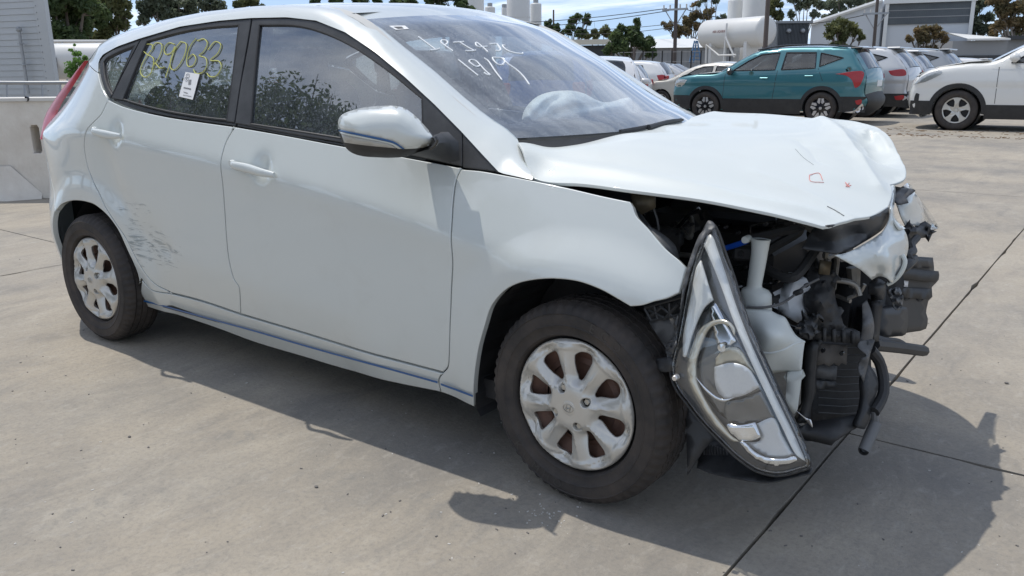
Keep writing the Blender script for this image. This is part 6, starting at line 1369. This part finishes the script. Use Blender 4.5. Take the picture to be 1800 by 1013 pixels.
# barrier
bA = Pz(0, 350); bB = Pz(100, 349); bd2 = (bB-bA); bd2 /= np.linalg.norm(bd2); bn = np.array([bd2[1], -bd2[0], 0]); bn = bn if bn@(O-bA) > 0 else -bn
def onbar(px, py, out=0.): d = ray(px, py); t = ((bA+bn*out-O)@bn)/(d@bn); p = O+d*t; return ((p-bA)@bd2, p[2])
hT = onbar(50, 172)[1]-.03
br = tag(empty('concrete_barrier', tuple(bA)), 'weathered cream concrete barrier with a slot behind the rear of the car', 'barrier')
def bw(pts, out, m, name, depth, holes=(), par=br):
    fm = lambda u, v: (np.array([0, 0, 0.])[None]+u[:, None]*bd2[None]+np.array([[0, 0, 1.]])*v[:, None]+bn[None]*out)
    return surf(name, loop([list(s) for s in pts], .06), fm, m, par, res=.12, holes=[loop([list(s) for s in h], .04) for h in holes], skirt=depth, side=tuple(bn), rim=.008, edge=.006)
s0, _ = onbar(0, 300); a1, z1 = onbar(50, 219); a2, z2 = onbar(76, 271)
slot = win((a1, z2), (a2-.02, z2), (a2, z2+.03), (a2, z1-.03), (a2-.02, z1), (a1+.02, z1), (a1, z1-.03))
bw(win((-1.2, 0), (1.5, 0), (1.5, hT), (-1.2, hT)), 0, M['cwall'], 'barrier_face', .42, [slot])
MB().box(tuple(bd2*.15-bn*.21+np.array([0, 0, hT+.012])), (2.7, .46, .03), Matrix.Rotation(math.atan2(bd2[1], bd2[0]), 3, 'Z')).build('barrier_cap', mat('cap_white', (.62, .60, .56), .8), br, smooth=False)
f0, g0 = onbar(28, 283); f1, g1 = onbar(73, 333); f2, g2 = onbar(0, 283)
mb = MB(); dpt = .16
P3 = lambda s, z, o: tuple(bd2*s+bn*o+np.array([0, 0, z]))
mb.add([P3(-1.2, 0, dpt), P3(f0-.05, 0, dpt), P3(f0-.05, g0-.05, .02), P3(-1.2, g0-.05, .02), P3(f1, 0, .02), P3(f1, .05, .0)], [(0, 1, 2, 3), (1, 4, 5, 2), (1, 4, 0)]).build('barrier_foot', M['cwall'], br, smooth=False)
c_ = onbar(50, 174); MB().lathe([(.0, .004), (.022, .004), (.026, -.004), (.026, -.02)], 16, 'y').build('barrier_hole', M['gloss'], br).location = tuple(bd2*c_[0]+bn*.006+np.array([0, 0, c_[1]]))
c2 = Pd(62, 250, 10.2); MB().tube([np.array(c2)-bA-np.array([.8, .3, 0]), np.array(c2)-bA+np.array([.8, .3, 0])], .03, 8).build('slot_pipe', M['galv'], br)
# railing behind the barrier
D_r = 12.5
rl = tag(empty('steel_railing', tuple(Pd(50, 160, D_r)*np.array([1, 1, 0]))), 'low galvanised steel railing behind the cream barrier', 'railing')
ro = np.array(rl.location); T_ = lambda px, py: Pd(px, py, D_r)-ro
MB().tube([T_(-160, 145), T_(60, 146), T_(220, 145)], .028, 10).build('top_rail', M['galv'], rl)
for px_ in (-60, 12, 43, 74, 106, 138, 170): MB().tube([T_(px_, 146), T_(px_+1, 180), T_(px_+3, 260)*np.array([1, 1, 0])+np.array([0, 0, 0.0])], .014, 8).build('railing_post', M['galv'], rl)
# tank, pipe rack behind
tw = mat('white_tank_paint', (.66, .66, .64), .4, noise=(.5, .5, (.55, .54, .51)))
def tank_h(name, label, pxa, pya, pxb, pyb, D, r, Db=None):
    A = Pd(pxa, pya, D); B = Pd(pxb, pyb, Db or D); A[2] = B[2] = (A[2]+B[2])/2; ax = B-A; Lg = np.linalg.norm(ax[:2]); root = tag(empty(name, (*((A+B)/2)[:2], 0), math.atan2(ax[1], ax[0])), label, 'tank')
    z = A[2]; h = Lg/2; prof = [(0, -h-.35*r)]+[(r*math.sin(t), -h-.35*r*math.cos(t)) for t in np.linspace(.2, math.pi/2, 8)]+[(r, h)]+[(r*math.sin(t), h+.35*r*math.cos(t)) for t in np.linspace(math.pi/2, .2, 8)][1:]+[(0, h+.35*r)]
    MB().lathe(prof, 40, 'x', (0, 0, z)).build('tank_shell', tw, root, sharp=60)
    for s in (-.62, .62):
        MB().box((s*h, 0, z/2-r*.3), (.18, r*1.5, z-r*.6+.02)).build('saddle', tw, root, smooth=False)
    return root, z, h
o, z_, h_ = tank_h('storage_tank', 'white horizontal tank beside the grey clad building at the left', 20, 108, 230, 108, 24., .50)
for s in (-.1, .3): MB().tube([(s*h_, -.55, 0), (s*h_, -.52, z_+.1)], .03, 6).build('tank_post', M['steel'], o)
rk_ = tag(empty('pipe_rail', tuple(Pd(140, 100, 27)*np.array([1, 1, 0]))), 'pale handrail on short posts above the left white tank', 'railing'); ro = np.array(rk_.location)
MB().tube([Pd(60, 73, 27)-ro, Pd(260, 73, 27)-ro], .05, 8).build('rail_pipe', tw, rk_)
for px_ in (110, 170, 230): MB().tube([Pd(px_, 73, 27)-ro, Pd(px_+1, 90, 27)-ro, (Pd(px_+1, 90, 27)-ro)*np.array([1, 1, 0])], .04, 6).build('rail_post', M['galv'], rk_)
# ================================================================== INDUSTRIAL BACKGROUND
def box_bld(name, label, pxa, pxb, D, ztop, depth, m, Db=None, cat='building'):
    A = Pd(pxa, 100, D); B = Pd(pxb, 100, Db or D); ax = B-A; ln = np.linalg.norm(ax[:2]); ang = math.atan2(ax[1], ax[0])
    root = tag(empty(name, (A[0], A[1], 0), ang), label, cat); MB().box((ln/2, depth/2, ztop/2), (ln, depth, ztop)).build('wall', m, root, smooth=False); return root, ln
greyw = mat('grey_shed_wall', (.27, .28, .29), .7, noise=(.3, .5, (.22, .23, .24))); whit = mat('white_roofing', (.68, .69, .68), .5); creamr = mat('cream_fascia', (.62, .58, .48), .6); drk = mat('dark_opening', (.05, .055, .06), .7)
def ztop(px, py, D): return float(Pd(px, py, D)[2])
o, ln = box_bld('low_shed', 'low open shed with a cream fascia behind the round dark tree', 985, 1085, 62, ztop(1040, 80, 62), 8, drk)
MB().box((ln/2, -.2, ztop(1040, 74.5, 62)), (ln+1, .5, ztop(1040, 70, 62)-ztop(1040, 79, 62))).build('fascia', creamr, o, smooth=False)
o, ln = box_bld('long_shed', 'long low grey shed with a white roof edge behind the power pole', 1085, 1290, 60, ztop(1200, 83, 60), 10, greyw)
zt = ztop(1200, 66, 60); MB().add([(0, -.3, zt-.72), (ln, -.3, zt-.72), (ln, 3, zt), (0, 3, zt), (ln, 3, zt-.72), (0, 3, zt-.72)], [(0, 1, 2, 3), (1, 4, 2), (0, 3, 5), (3, 2, 4, 5)]).build('roof', whit, o, smooth=False)
for k in range(24): MB().box((ln*(k+.5)/24, -.02, ztop(1200, 83, 60)/2), (.05, .04, ztop(1200, 83, 60))).build('wall_rib', greyw, o, smooth=False)
# tall silos
def silo(label, pxa, pxb, ytop, D, dome=.25, cap=True, ztop_=None):
    r = (pxb-pxa)/2*D/1460.; c = Pd((pxa+pxb)/2, 60, D+r); zt = ztop((pxa+pxb)/2, ytop, D); root = tag(empty('silo', (c[0], c[1], 0)), label, 'silo', 'white silos beyond the yard')
    MB().lathe([(r, 0), (r, zt)]+[(r*math.cos(t), zt+dome*r*math.sin(t)) for t in np.linspace(.2, math.pi/2, 7)], 40, 'z').build('silo_shell', tw, root, sharp=50)
    MB().lathe([(r*1.01, zt*.62), (r*1.015, zt*.62+.06), (r*1.01, zt*.62+.12)], 40, 'z').build('silo_ring', tw, root)
    if cap: MB().lathe([(.25, zt+dome*r-.1), (.25, zt+dome*r+.3), (0, zt+dome*r+.35)], 12, 'z').build('silo_vent', M['galv'], root)
    return root, zt, r
silo('widest white silo rising above the windscreen top', 891, 932, -40, 75)
silo('short white silo just right of the widest one', 932, 952, 8, 80)
silo('white silo at the left of the group, partly above the roof', 818, 852, -30, 78)
silo('small domed silo low between the two large left ones', 853, 871, 14, 82)
silo('small domed silo against the left side of the widest one', 882, 892, 15, 84)
silo('leaning-in left silo of the pair behind the horizontal tank', 1277, 1303, 2, 62)
silo('taller right silo of the pair behind the horizontal tank', 1303, 1347, -40, 60)
# horizontal tank with pipework
o, z_, h_ = tank_h('storage_tank', 'large cream horizontal tank on saddles behind the teal SUV', 1245, 59, 1345, 57, 40., .0+24.*40/1460*1.0, 37)
for p in ([(-h_*.6, -.75, .1), (-h_*.6, -.75, z_-.5), (-h_*.1, -.8, z_-1.0), (h_*.5, -.8, z_-1.0)], [(h_*.05, -.8, .2), (h_*.1, -.75, z_+.4)], [(h_*.1, -.8, z_-.2), (h_*.45, -.8, z_-1.1)]): MB().tube(p, .045, 8).build('pipe', tw, o)
for p in ([(-h_*.2, -.9, .6), (-h_*.2, -.9, 1.0), (h_*.4, -.9, 1.0)],): MB().tube(p, .05, 8).build('pipe', M['galv'], o)
MB().box((h_*.0, -.9, .9), (.7, .4, .6), bev=.05).build('valve_box', tw, o, smooth=False)
# lettering on the tank side (illegible small print with an emblem)
try:
    cu = bpy.data.curves.new('tank_lettering', 'FONT'); cu.body = 'AIR LIQUIDE'; cu.size = .15; cu.extrude = .004
    to = bpy.data.objects.new('tank_lettering', cu); COL.objects.link(to); bpy.context.view_layer.update(); me = bpy.data.meshes.new_from_object(to); bpy.data.objects.remove(to)
    me.materials.clear(); me.materials.append(mat('tank_print', (.25, .12, .12), .7)); to = bpy.data.objects.new('lettering', me); COL.objects.link(to); to.parent = o; to.location = (-h_*.45, -.668, z_+.02); to.rotation_euler = (math.pi/2, 0, 0)
except Exception as e: print(e)
# blue ladder frame, compressor cabinet
bl = mat('blue_frame', (.10, .20, .34), .6); lf = tag(empty('ladder_frame', tuple(Pd(1222, 120, 45)*np.array([1, 1, 0]))), 'pale blue ladder frame left of the large horizontal tank', 'ladder'); ro = np.array(lf.location); mb = MB()
for a, c in (((1212, 110), (1221, 72)), ((1232, 110), (1226, 72)), ((1219, 110), (1224, 72))): mb.tube([Pd(a[0], a[1], 45)-ro, Pd(c[0], c[1], 45)-ro], .04, 6)
mb.build('frame', bl, lf)
for k in range(6): MB().tube([Pd(1213+k*1.3, 105-k*6, 45)-ro, Pd(1231-k*.8, 105-k*6, 45)-ro], .025, 6).build('rung', bl, lf)
# container-like louvred wall, then the big white shed with ribbed translucent sheet
o, ln = box_bld('plant_enclosure', 'dark ribbed enclosure with two lamps between the tank and the white shed', 1364, 1418, 45, ztop(1390, 41, 45), 3, mat('dark_ribbed', (.10, .11, .12), .6))
n_ = 22; zt = ztop(1390, 41, 45)
for k in range(n_): MB().box((ln*(k+.5)/n_, -.03, zt/2), (ln/n_*.45, .05, zt)).build('rib', bpy.data.materials['dark_ribbed'], o, smooth=False)
MB().box((ln/2, 0, zt+.03), (ln+.3, .3, .12)).build('top_beam', greyw, o, smooth=False)
for k in (.33, .78): MB().lathe([(0, -.14), (.10, -.12), (.13, 0), (.04, .05)], 14, 'y', (ln*k, -.12, zt-.42)).build('flood_lamp', M['galv'], o)
wsh = mat('white_shed_wall', (.56, .59, .62), .55, noise=(.2, .4, (.5, .53, .56)))
o, ln = box_bld('white_shed', 'big white shed with a dark ribbed sheet band under its flat top', 1551, 1699, 62, ztop(1620, 5, 62), 14, wsh, 60)
zA, zB = ztop(1620, 43, 61), ztop(1620, 6, 61); rb = mat('ribbed_sheet', (.085, .10, .115), .5, noise=(.6, .6, (.13, .15, .16)))
MB().box((ln*.5, -.06, (zA+zB)/2), (ln*.96, .1, zB-zA)).build('sheet_backing', rb, o, smooth=False)
n_ = 44
for k in range(n_): MB().box((ln*(.02+.96*(k+.5)/n_), -.12, (zA+zB)/2), (ln*.96/n_*.5, .05, zB-zA)).build('ribbed_sheet', rb, o, smooth=False)
for fz in (.33, .66): MB().box((ln*.5, -.15, zA+(zB-zA)*fz), (ln*.96, .02, .06)).build('sheet_joint', greyw, o, smooth=False)
MB().box((ln/2, -.15, ztop(1620, 3, 61)), (ln+.5, .4, .3)).build('gutter', whit, o, smooth=False)
MB().box((ln*1.0, -.15, ztop(1620, 5, 61)/2), (.25, .3, ztop(1620, 5, 61))).build('corner_post', whit, o, smooth=False); MB().box((0, -.15, ztop(1620, 5, 61)/2), (.25, .3, ztop(1620, 5, 61))).build('corner_post', whit, o, smooth=False)
# sloping roof wing left of it and small roofs to the right
A = Pd(1425, 62, 64); B = Pd(1552, 5, 62); z0, z1, z2 = ztop(1425, 44, 64), ztop(1552, 2, 62), 0; bs = np.array([A[0], A[1], 0])
wg = tag(empty('sloping_wing', tuple(bs)), 'white wing with a sloping roof joined to the left of the big shed', 'building'); B0 = np.array([B[0], B[1], 0])-bs
MB().add([(0, 0, 0), tuple(B0), (B0[0], B0[1], z1), (0, 0, z0), (0, 9, 0), (B0[0], B0[1]+9, 0), (B0[0], B0[1]+9, z1), (0, 9, z0)], [(0, 1, 2, 3), (3, 2, 6, 7), (0, 3, 7, 4), (4, 7, 6, 5), (1, 5, 6, 2)]).build('wall', wsh, wg, smooth=False)
MB().tube([(0, -.2, z0+.05), (B0[0], B0[1]-.2, z1+.05)], .16, 6).build('roof_edge', whit, wg)
o, ln = box_bld('side_annexe', 'low grey annexe with a white lean-to roof right of the big shed', 1672, 1768, 56, ztop(1720, 72, 56), 6, greyw)
zt = ztop(1700, 51, 56); z3 = ztop(1760, 68, 56); MB().add([(ln*.22, -.3, z3), (ln, -.3, z3), (ln*.22, 5, zt+.3), (ln*.35, 5, zt), (ln, -.3, z3-.12), (ln*.22, -.3, z3-.12)], [(0, 1, 3, 2), (0, 5, 4, 1)]).build('roof', whit, o, smooth=False)
for fx in (.12, .3, .55, .8): MB().box((ln*fx, -.05, 1.3), (.9, .06, 1.0)).build('window', drk, o, smooth=False)
MB().box((ln*.55, -.1, 1.35), (.45, .04, .5)).build('notice', whit, o, smooth=False)
o, ln = box_bld('grey_office', 'long grey low building behind the white SUV at the right edge', 1768, 1860, 58, ztop(1790, 68, 58), 8, greyw)
MB().box((ln/2, -.2, ztop(1790, 67, 58)), (ln, .5, .25)).build('roof_edge', drk, o, smooth=False)
# wire fence line in front of sheds
fe = tag(empty('wire_fence', tuple(Pd(1150, 120, 40)*np.array([1, 1, 0]))), 'wire fence on thin dark posts in front of the long grey shed', 'fence'); ro = np.array(fe.location)
for k, px_ in enumerate(range(1096, 1300, 17)):
    p = Pd(px_, 100, 40)-ro; p[2] = 0; MB().tube([p, p+np.array([0, 0, 2.0])], .03, 6).build('fence_post', M['steel'], fe)
for hz in (.4, 1.0, 1.5, 1.95):
    a, c = Pd(1090, 100, 40)-ro, Pd(1300, 100, 40)-ro; a[2] = c[2] = hz; MB().tube([a, c], .008, 4).build('wire', M['galv'], fe)
# poles and power lines
def pole(label, px0, y0, px1, y1, D, r, arm=None):
    top = Pd(px0, y0, D); b_ = Pd(px1, y1, D); b_ = np.array([b_[0], b_[1], 0]); root = tag(empty('power_pole', (b_[0], b_[1], 0)), label, 'pole')
    t = top-b_; t[0] *= .3; t[1] *= .3; MB().tube([(0, 0, 0), tuple(t)], [r, r*.8], 10).build('pole_shaft', mat('pole_timber', (.10, .08, .07), .8) if not bpy.data.materials.get('pole_timber') else bpy.data.materials['pole_timber'], root)
    if arm:
        for za, wd3 in arm:
            c = t*(za/t[2]); MB().box(tuple(c+np.array([0, -.12, 0])), (wd3, .10, .10)).build('crossarm', M['galv'], root, smooth=False)
            for s in (-.45, -.2, .2, .45): MB().tube([c+np.array([wd3*s, -.12, .05]), c+np.array([wd3*s, -.12, .25])], .04, 6).build('insulator', M['chip'], root)
            for s in (-1, 1): MB().tube([c+np.array([wd3*.42*s, -.05, 0]), c+np.array([0, -.05, -.9])], .03, 5).build('brace', M['galv'], root)
    return root
p1 = pole('dark timber power pole with a crossarm between the trees', 1186, -60, 1186, 112, 46, .11, [(ztop(1186, 18, 46), 1.5)])
p2 = pole('tall dark pole in front of the large horizontal tank', 1352, -70, 1343, 120, 30, .09)
p3 = pole('thin pole with a short crossarm in front of the white shed', 1541, -50, 1534, 110, 48, .10, [(ztop(1537, 25, 48), 1.4)])
p4 = pole('thin post in front of the round dark tree', 1115, 83, 1114, 115, 36, .06)
p5 = pole('distant stub pole above the far treeline', 973, 18, 973, 60, 95, .12)
p6 = pole('short dark post beside the blue ladder', 1181, 85, 1181, 115, 42, .06)
wm = mat('cable_black', (.03, .03, .03), .6)
for k, (a, c, D0, D1, nm) in enumerate((((1172, 15), (700, 28), 46, 80, 'upper'), ((1176, 19), (700, 42), 46, 80, 'second'), ((1196, 40), (860, 36), 60, 90, 'middle'), ((1190, 47), (900, 44), 60, 90, 'lower'), ((1200, 15), (1530, 24), 46, 48, 'right-hand'), ((1200, 56), (1340, 66), 46, 60, 'lowest'))):
    A, B = Pd(a[0], a[1], D0), Pd(c[0], c[1], D1); P = [A*(1-t)+B*t-np.array([0, 0, 1.2*4*t*(1-t)*.6]) for t in np.linspace(0, 1, 14)]
    tag(MB().tube(P, .022, 5).build('power_line', wm), nm+' overhead wire against the sky', 'wire', 'overhead wires')
# ================================================================== TREES
def leafmat(name, c1, c2):
    m = bpy.data.materials.new(name); m.use_nodes = True; nt = m.node_tree; b = nt.nodes['Principled BSDF']; b.inputs['Roughness'].default_value = .6
    geo = N(nt, 'ShaderNodeNewGeometry'); x = N(nt, 'ShaderNodeMix', data_type='RGBA'); x.inputs['A'].default_value = (*c1, 1); x.inputs['B'].default_value = (*c2, 1)
    nz = N(nt, 'ShaderNodeTexNoise'); nz.inputs['Scale'].default_value = .9; L(nt, geo.outputs['Position'], nz.inputs['Vector'])
    r = MATH(nt, 'ADD', MATH(nt, 'MULTIPLY', geo.outputs['Random Per Island'], .6), MATH(nt, 'MULTIPLY_ADD', nz.outputs['Fac'], 1.6, -.6), clamp=True); L(nt, r, x.inputs['Factor']); L(nt, x.outputs['Result'], b.inputs['Base Color'])
    tr = N(nt, 'ShaderNodeBsdfTranslucent'); L(nt, x.outputs['Result'], tr.inputs[0]); ms = N(nt, 'ShaderNodeMixShader'); ms.inputs[0].default_value = .5; out = [n for n in nt.nodes if n.type == 'OUTPUT_MATERIAL'][0]
    L(nt, b.outputs[0], ms.inputs[1]); L(nt, tr.outputs[0], ms.inputs[2]); L(nt, ms.outputs[0], out.inputs[0]); return m
LM = [leafmat('dark_green_leaves', (0.058, 0.094, 0.043), (0.138, 0.189, 0.072)), leafmat('olive_leaves', (0.094, 0.119, 0.052), (0.217, 0.225, 0.094)), leafmat('brown_green_leaves', (0.123, 0.123, 0.065), (0.290, 0.203, 0.102)), leafmat('grey_green_leaves', (0.102, 0.131, 0.094), (0.217, 0.246, 0.160)), leafmat('fresh_green_leaves', (0.087, 0.189, 0.043), (0.203, 0.348, 0.087))]
bark = mat('bark', (.10, .08, .065), .9, noise=(4, .6, (.22, .19, .16))); barkp = mat('pale_bark', (.34, .30, .26), .8, noise=(3, .7, (.16, .13, .11)))
def tree(name, label, base, clumps, lm, leaf, n, trunk=.16, group=None, cat='tree', bk=bark, limbs=True, asp=2.2, seed=0, open_=0.0):
    """clumps: (dx,dy,z,r) relative to base"""
    rg = np.random.RandomState(seed+int(abs(base[0])*10)); root = tag(empty(name, (base[0], base[1], 0)), label, cat, group); cl = np.array(clumps, float)
    if limbs:
        mb = MB(); zmin = cl[:, 2].min(); top = cl[cl[:, 2].argmax()]
        fork = np.array([cl[:, 0].mean()*.3, cl[:, 1].mean()*.3, max(zmin*.45, .3)])
        mb.tube([(0, 0, -.05), tuple(fork*np.array([.6, .6, .5])+rg.normal(0, .05, 3)*np.array([1, 1, 0])), tuple(fork)], [trunk, trunk*.8, trunk*.7], 8, sm=.3)
        mb.build('trunk', bk, root); mb = MB()
        for c in cl:
            mid = fork*.5+c[:3]*.5+rg.normal(0, .12*abs(c[3])+.05, 3); mb.tube([tuple(fork), tuple(mid), tuple(c[:3])], [trunk*.55, trunk*.3, trunk*.12], 6, sm=.3)
            for k in range(3):
                e = c[:3]+rg.normal(0, .55, 3)*c[3]; mb.tube([tuple(mid*.4+c[:3]*.6), tuple(e)], [trunk*.16, trunk*.05], 5)
        mb.build('limb', bk, root)
    tot = (cl[:, 3]**2).sum(); V = []
    for c in cl:
        k = max(8, int(n*c[3]**2/tot)); sub = max(5, int(7+c[3]*5)); sc = rg.normal(0, 1, (sub, 3)); sc /= np.linalg.norm(sc, axis=1)[:, None]; sc *= rg.uniform(.25, .85, (sub, 1)); sc[:, 2] *= .8; sr = rg.uniform(.32, .6, sub)
        which = rg.randint(0, sub, k); d = rg.normal(0, 1, (k, 3)); d /= np.linalg.norm(d, axis=1)[:, None]; rr = rg.uniform(.15, 1, (k, 1))**.5
        V.append(c[None, :3]+c[3]*(sc[which]+d*rr*sr[which][:, None]))
    Pp = np.vstack(V); k = len(Pp); a = rg.normal(0, 1, (k, 3)); a /= np.linalg.norm(a, axis=1)[:, None]; b = rg.normal(0, 1, (k, 3)); b -= a*(a*b).sum(1)[:, None]; b /= np.linalg.norm(b, axis=1)[:, None]
    s = leaf*rg.uniform(.6, 1.3, (k, 1)); q = np.stack([Pp-a*s*asp/2, Pp-b*s/2, Pp+a*s*asp/2, Pp+b*s/2], 1).reshape(-1, 3); f = np.arange(4*k).reshape(-1, 4)
    me = bpy.data.meshes.new('crown'); me.vertices.add(4*k); me.vertices.foreach_set('co', q.ravel()); me.loops.add(4*k); me.loops.foreach_set('vertex_index', f.ravel().astype(np.int32)); me.polygons.add(k); me.polygons.foreach_set('loop_start', np.arange(0, 4*k, 4, dtype=np.int32)); me.update(calc_edges=True); me.validate()
    me.materials.append(lm); o = bpy.data.objects.new('crown', me); COL.objects.link(o); o.parent = root; return root
def ptree(label, D, blobs, lm, leaf, n, name='gum_tree', basepx=None, trunk=.16, bk=bark, seed=0, cat='tree', group='trees behind the yard', limbs=True, asp=2.2, low=0):
    """blobs: (px, py, r_px, depth offset) as the crown masses stand in the picture"""
    bx = basepx if basepx is not None else np.mean([b[0] for b in blobs]); B = Pd(bx, 110, D); B[2] = 0; cl = []
    for b in blobs:
        p = Pd(b[0], b[1], D+(b[3] if len(b) > 3 else 0)); cl.append((p[0]-B[0], p[1]-B[1], p[2], b[2]*D/1460.))
    if low: cl += [(c[0]*.9, c[1]*.9, max(c[2]-1.0, c[3]*.7), c[3]*1.1) for c in cl]
    return tree(name, label, B, cl, lm, leaf, n, trunk, group, cat, bk, limbs, asp, seed)
# left group
ptree('dense dark tree directly right of the grey clad building', 34, [(95, 10, 36), (130, 30, 36, 1), (110, 60, 30), (150, 0, 34), (80, 55, 24), (140, 75, 22), (170, 35, 28, 2), (110, -30, 40)], LM[0], .13, 12000, trunk=.25, seed=1)
ptree('second dark tree reaching to the gap of sky at the upper left', 37, [(190, 10, 26), (205, 40, 20), (180, 60, 22), (215, 5, 16), (200, -25, 30), (222, 25, 9), (165, 70, 20)], LM[1], .12, 8000, trunk=.2, seed=2)
ptree('tall leafy tree right of the sky gap above the rear window', 42, [(262, 15, 24), (290, 5, 26), (250, 35, 12), (300, 30, 20), (330, 10, 22), (275, -20, 26), (325, 30, 16)], LM[3], .12, 6500, trunk=.22, seed=3)
ptree('thin tree with bare leaning stems above the rear door', 44, [(360, 8, 16), (345, -5, 14), (385, 12, 14), (375, -10, 16)], LM[3], .11, 1800, trunk=.12, seed=4, bk=bark)
ptree('rounded tree top just showing over the roof above the rear door', 46, [(430, 4, 12), (415, 12, 12), (448, 8, 11), (460, 14, 8)], LM[1], .12, 2400, seed=5)
ptree('flat treetops showing over the middle of the roof', 55, [(555, 2, 12), (590, 2, 16), (630, 0, 16), (665, 4, 14), (700, 4, 16), (725, 4, 10)], LM[0], .13, 4000, seed=6)
ptree('gum tree with a bare stem above the windscreen top', 50, [(760, 2, 16), (785, -8, 18), (810, 8, 15), (825, 16, 10), (770, 14, 12)], LM[0], .12, 3600, basepx=788, seed=7)
# centre
ptree('far open gum trees right of the silos', 88, [(962, 42, 9), (978, 50, 10), (1000, 52, 11), (1005, 36, 10), (1016, 30, 8), (1028, 36, 7), (1033, 28, 6), (985, 62, 10), (1020, 58, 12), (1035, 40, 5)], LM[0], .17, 4200, trunk=.2, basepx=1005, seed=8)
ptree('low far tree left of the round dark tree', 92, [(1045, 60, 10), (1062, 56, 10), (1070, 62, 8), (1030, 64, 9), (1072, 58, 4)], LM[1], .17, 2200, seed=9)
ptree('round dark umbrella tree over the small white cars', 43, [(1085, 66, 15), (1110, 62, 18), (1100, 80, 18), (1075, 85, 14), (1120, 75, 14), (1092, 52, 9), (1118, 52, 9), (1122, 42, 5), (1118, 36, 5), (1070, 92, 8), (1138, 80, 14), (1145, 92, 11), (1142, 70, 8)], LM[0], .11, 9000, trunk=.16, basepx=1112, name='umbrella_tree', seed=10)
ptree('brown and green gum tree right of the power pole', 75, [(1175, 45, 9), (1195, 52, 11), (1210, 38, 12), (1205, 55, 12), (1222, 30, 12), (1225, 48, 10), (1238, 30, 10), (1248, 24, 10), (1165, 42, 4), (1190, 60, 8), (1225, 6, 5), (1218, 10, 4)], LM[2], .15, 5200, basepx=1212, seed=11)
ptree('sparse bare-limbed gum left of the silo pair', 68, [(1238, -2, 9), (1258, 4, 7), (1272, 30, 7), (1262, 34, 6), (1250, -8, 9), (1228, 8, 5)], LM[3], .13, 1300, basepx=1262, trunk=.14, seed=12)
ptree('olive gum tree right of the silo pair', 66, [(1355, 20, 12), (1368, 28, 10), (1358, 5, 12), (1352, 34, 7), (1372, 10, 7)], LM[1], .14, 3000, seed=13)
ptree('open gum crown with pale forked limbs above the enclosure', 64, [(1392, 25, 8), (1405, 10, 10), (1420, 4, 12), (1395, 0, 9), (1440, 8, 11), (1432, 25, 9), (1415, -8, 12)], LM[3], .13, 2600, basepx=1408, bk=barkp, trunk=.14, seed=14)
ptree('grey green gum tree left of the white shed peak', 70, [(1455, 10, 12), (1475, 5, 14), (1465, 24, 9), (1495, 4, 13), (1512, 2, 12), (1480, 18, 8), (1450, 30, 7), (1530, -2, 10)], LM[3], .14, 4600, seed=15)
ptree('rounded green bush in front of the sloping wing', 40, [(1470, 48, 15), (1492, 52, 14), (1480, 40, 12), (1505, 60, 9), (1460, 60, 12), (1515, 66, 7), (1485, 62, 13)], LM[1], .085, 8000, name='bush', cat='bush', seed=16, low=1, limbs=True)
ptree('rounded brown bush in front of the white shed', 38, [(1612, 58, 11), (1630, 52, 12), (1645, 48, 10), (1600, 68, 9), (1650, 62, 12), (1625, 68, 12), (1660, 70, 8)], LM[2], .085, 7000, name='bush', cat='bush', seed=17, low=1)
ptree('tall gum tree right beside the white shed', 62, [(1712, 20, 13), (1722, 5, 14), (1715, 40, 12), (1735, 30, 12), (1708, 55, 9), (1725, 52, 11), (1740, 50, 10), (1708, 0, 12)], LM[3], .13, 6000, seed=18, bk=barkp)
ptree('broad olive gum tree at the upper right corner', 58, [(1760, 20, 16), (1785, 10, 18), (1775, 40, 16), (1755, 48, 13), (1795, 45, 16), (1750, 2, 14), (1810, 25, 16), (1770, -8, 18), (1830, 5, 20), (1745, 60, 8), (1830, 45, 18)], LM[2], .13, 9500, trunk=.3, seed=19, bk=barkp)
ptree('dark tree behind the grey office at the right edge', 66, [(1745, 62, 10), (1770, 62, 10), (1795, 62, 10), (1820, 60, 12)], LM[0], .14, 3000, seed=20)
# young shrub behind the barrier
ptree('young bright green shrub growing in front of the left white tank', 14.5, [(135, 95, 8), (128, 118, 12), (140, 110, 10), (150, 102, 6), (132, 132, 12), (148, 122, 9), (125, 88, 4), (120, 128, 8), (130, 78, 3)], LM[4], .035, 1100, name='shrub', cat='shrub', trunk=.012, seed=21, asp=1.4, group=None)
# treeline behind the viewer, mirrored in the car's windows
rt = random.Random(4)
for k in range(9):
    az = math.radians(26+5.8*k); R_ = 15.5+rt.uniform(-.5, 1.5); bx, by = -1.2-R_*math.sin(az), -.75-R_*math.cos(az); h = 10.3 if k < 6 else 8.4
    cl = [(rt.uniform(-1.5, 1.5), rt.uniform(-1.2, 1.2), h*rt.uniform(.35, .84), rt.uniform(1.0, 1.5)) for _ in range(18)]
    tree('gum_tree', 'dense gum tree of the row behind the viewer, mirrored in the side windows', (bx, by), cl, LM[0], .085, 12000, .22, 'tree row behind the viewer', seed=30+k)
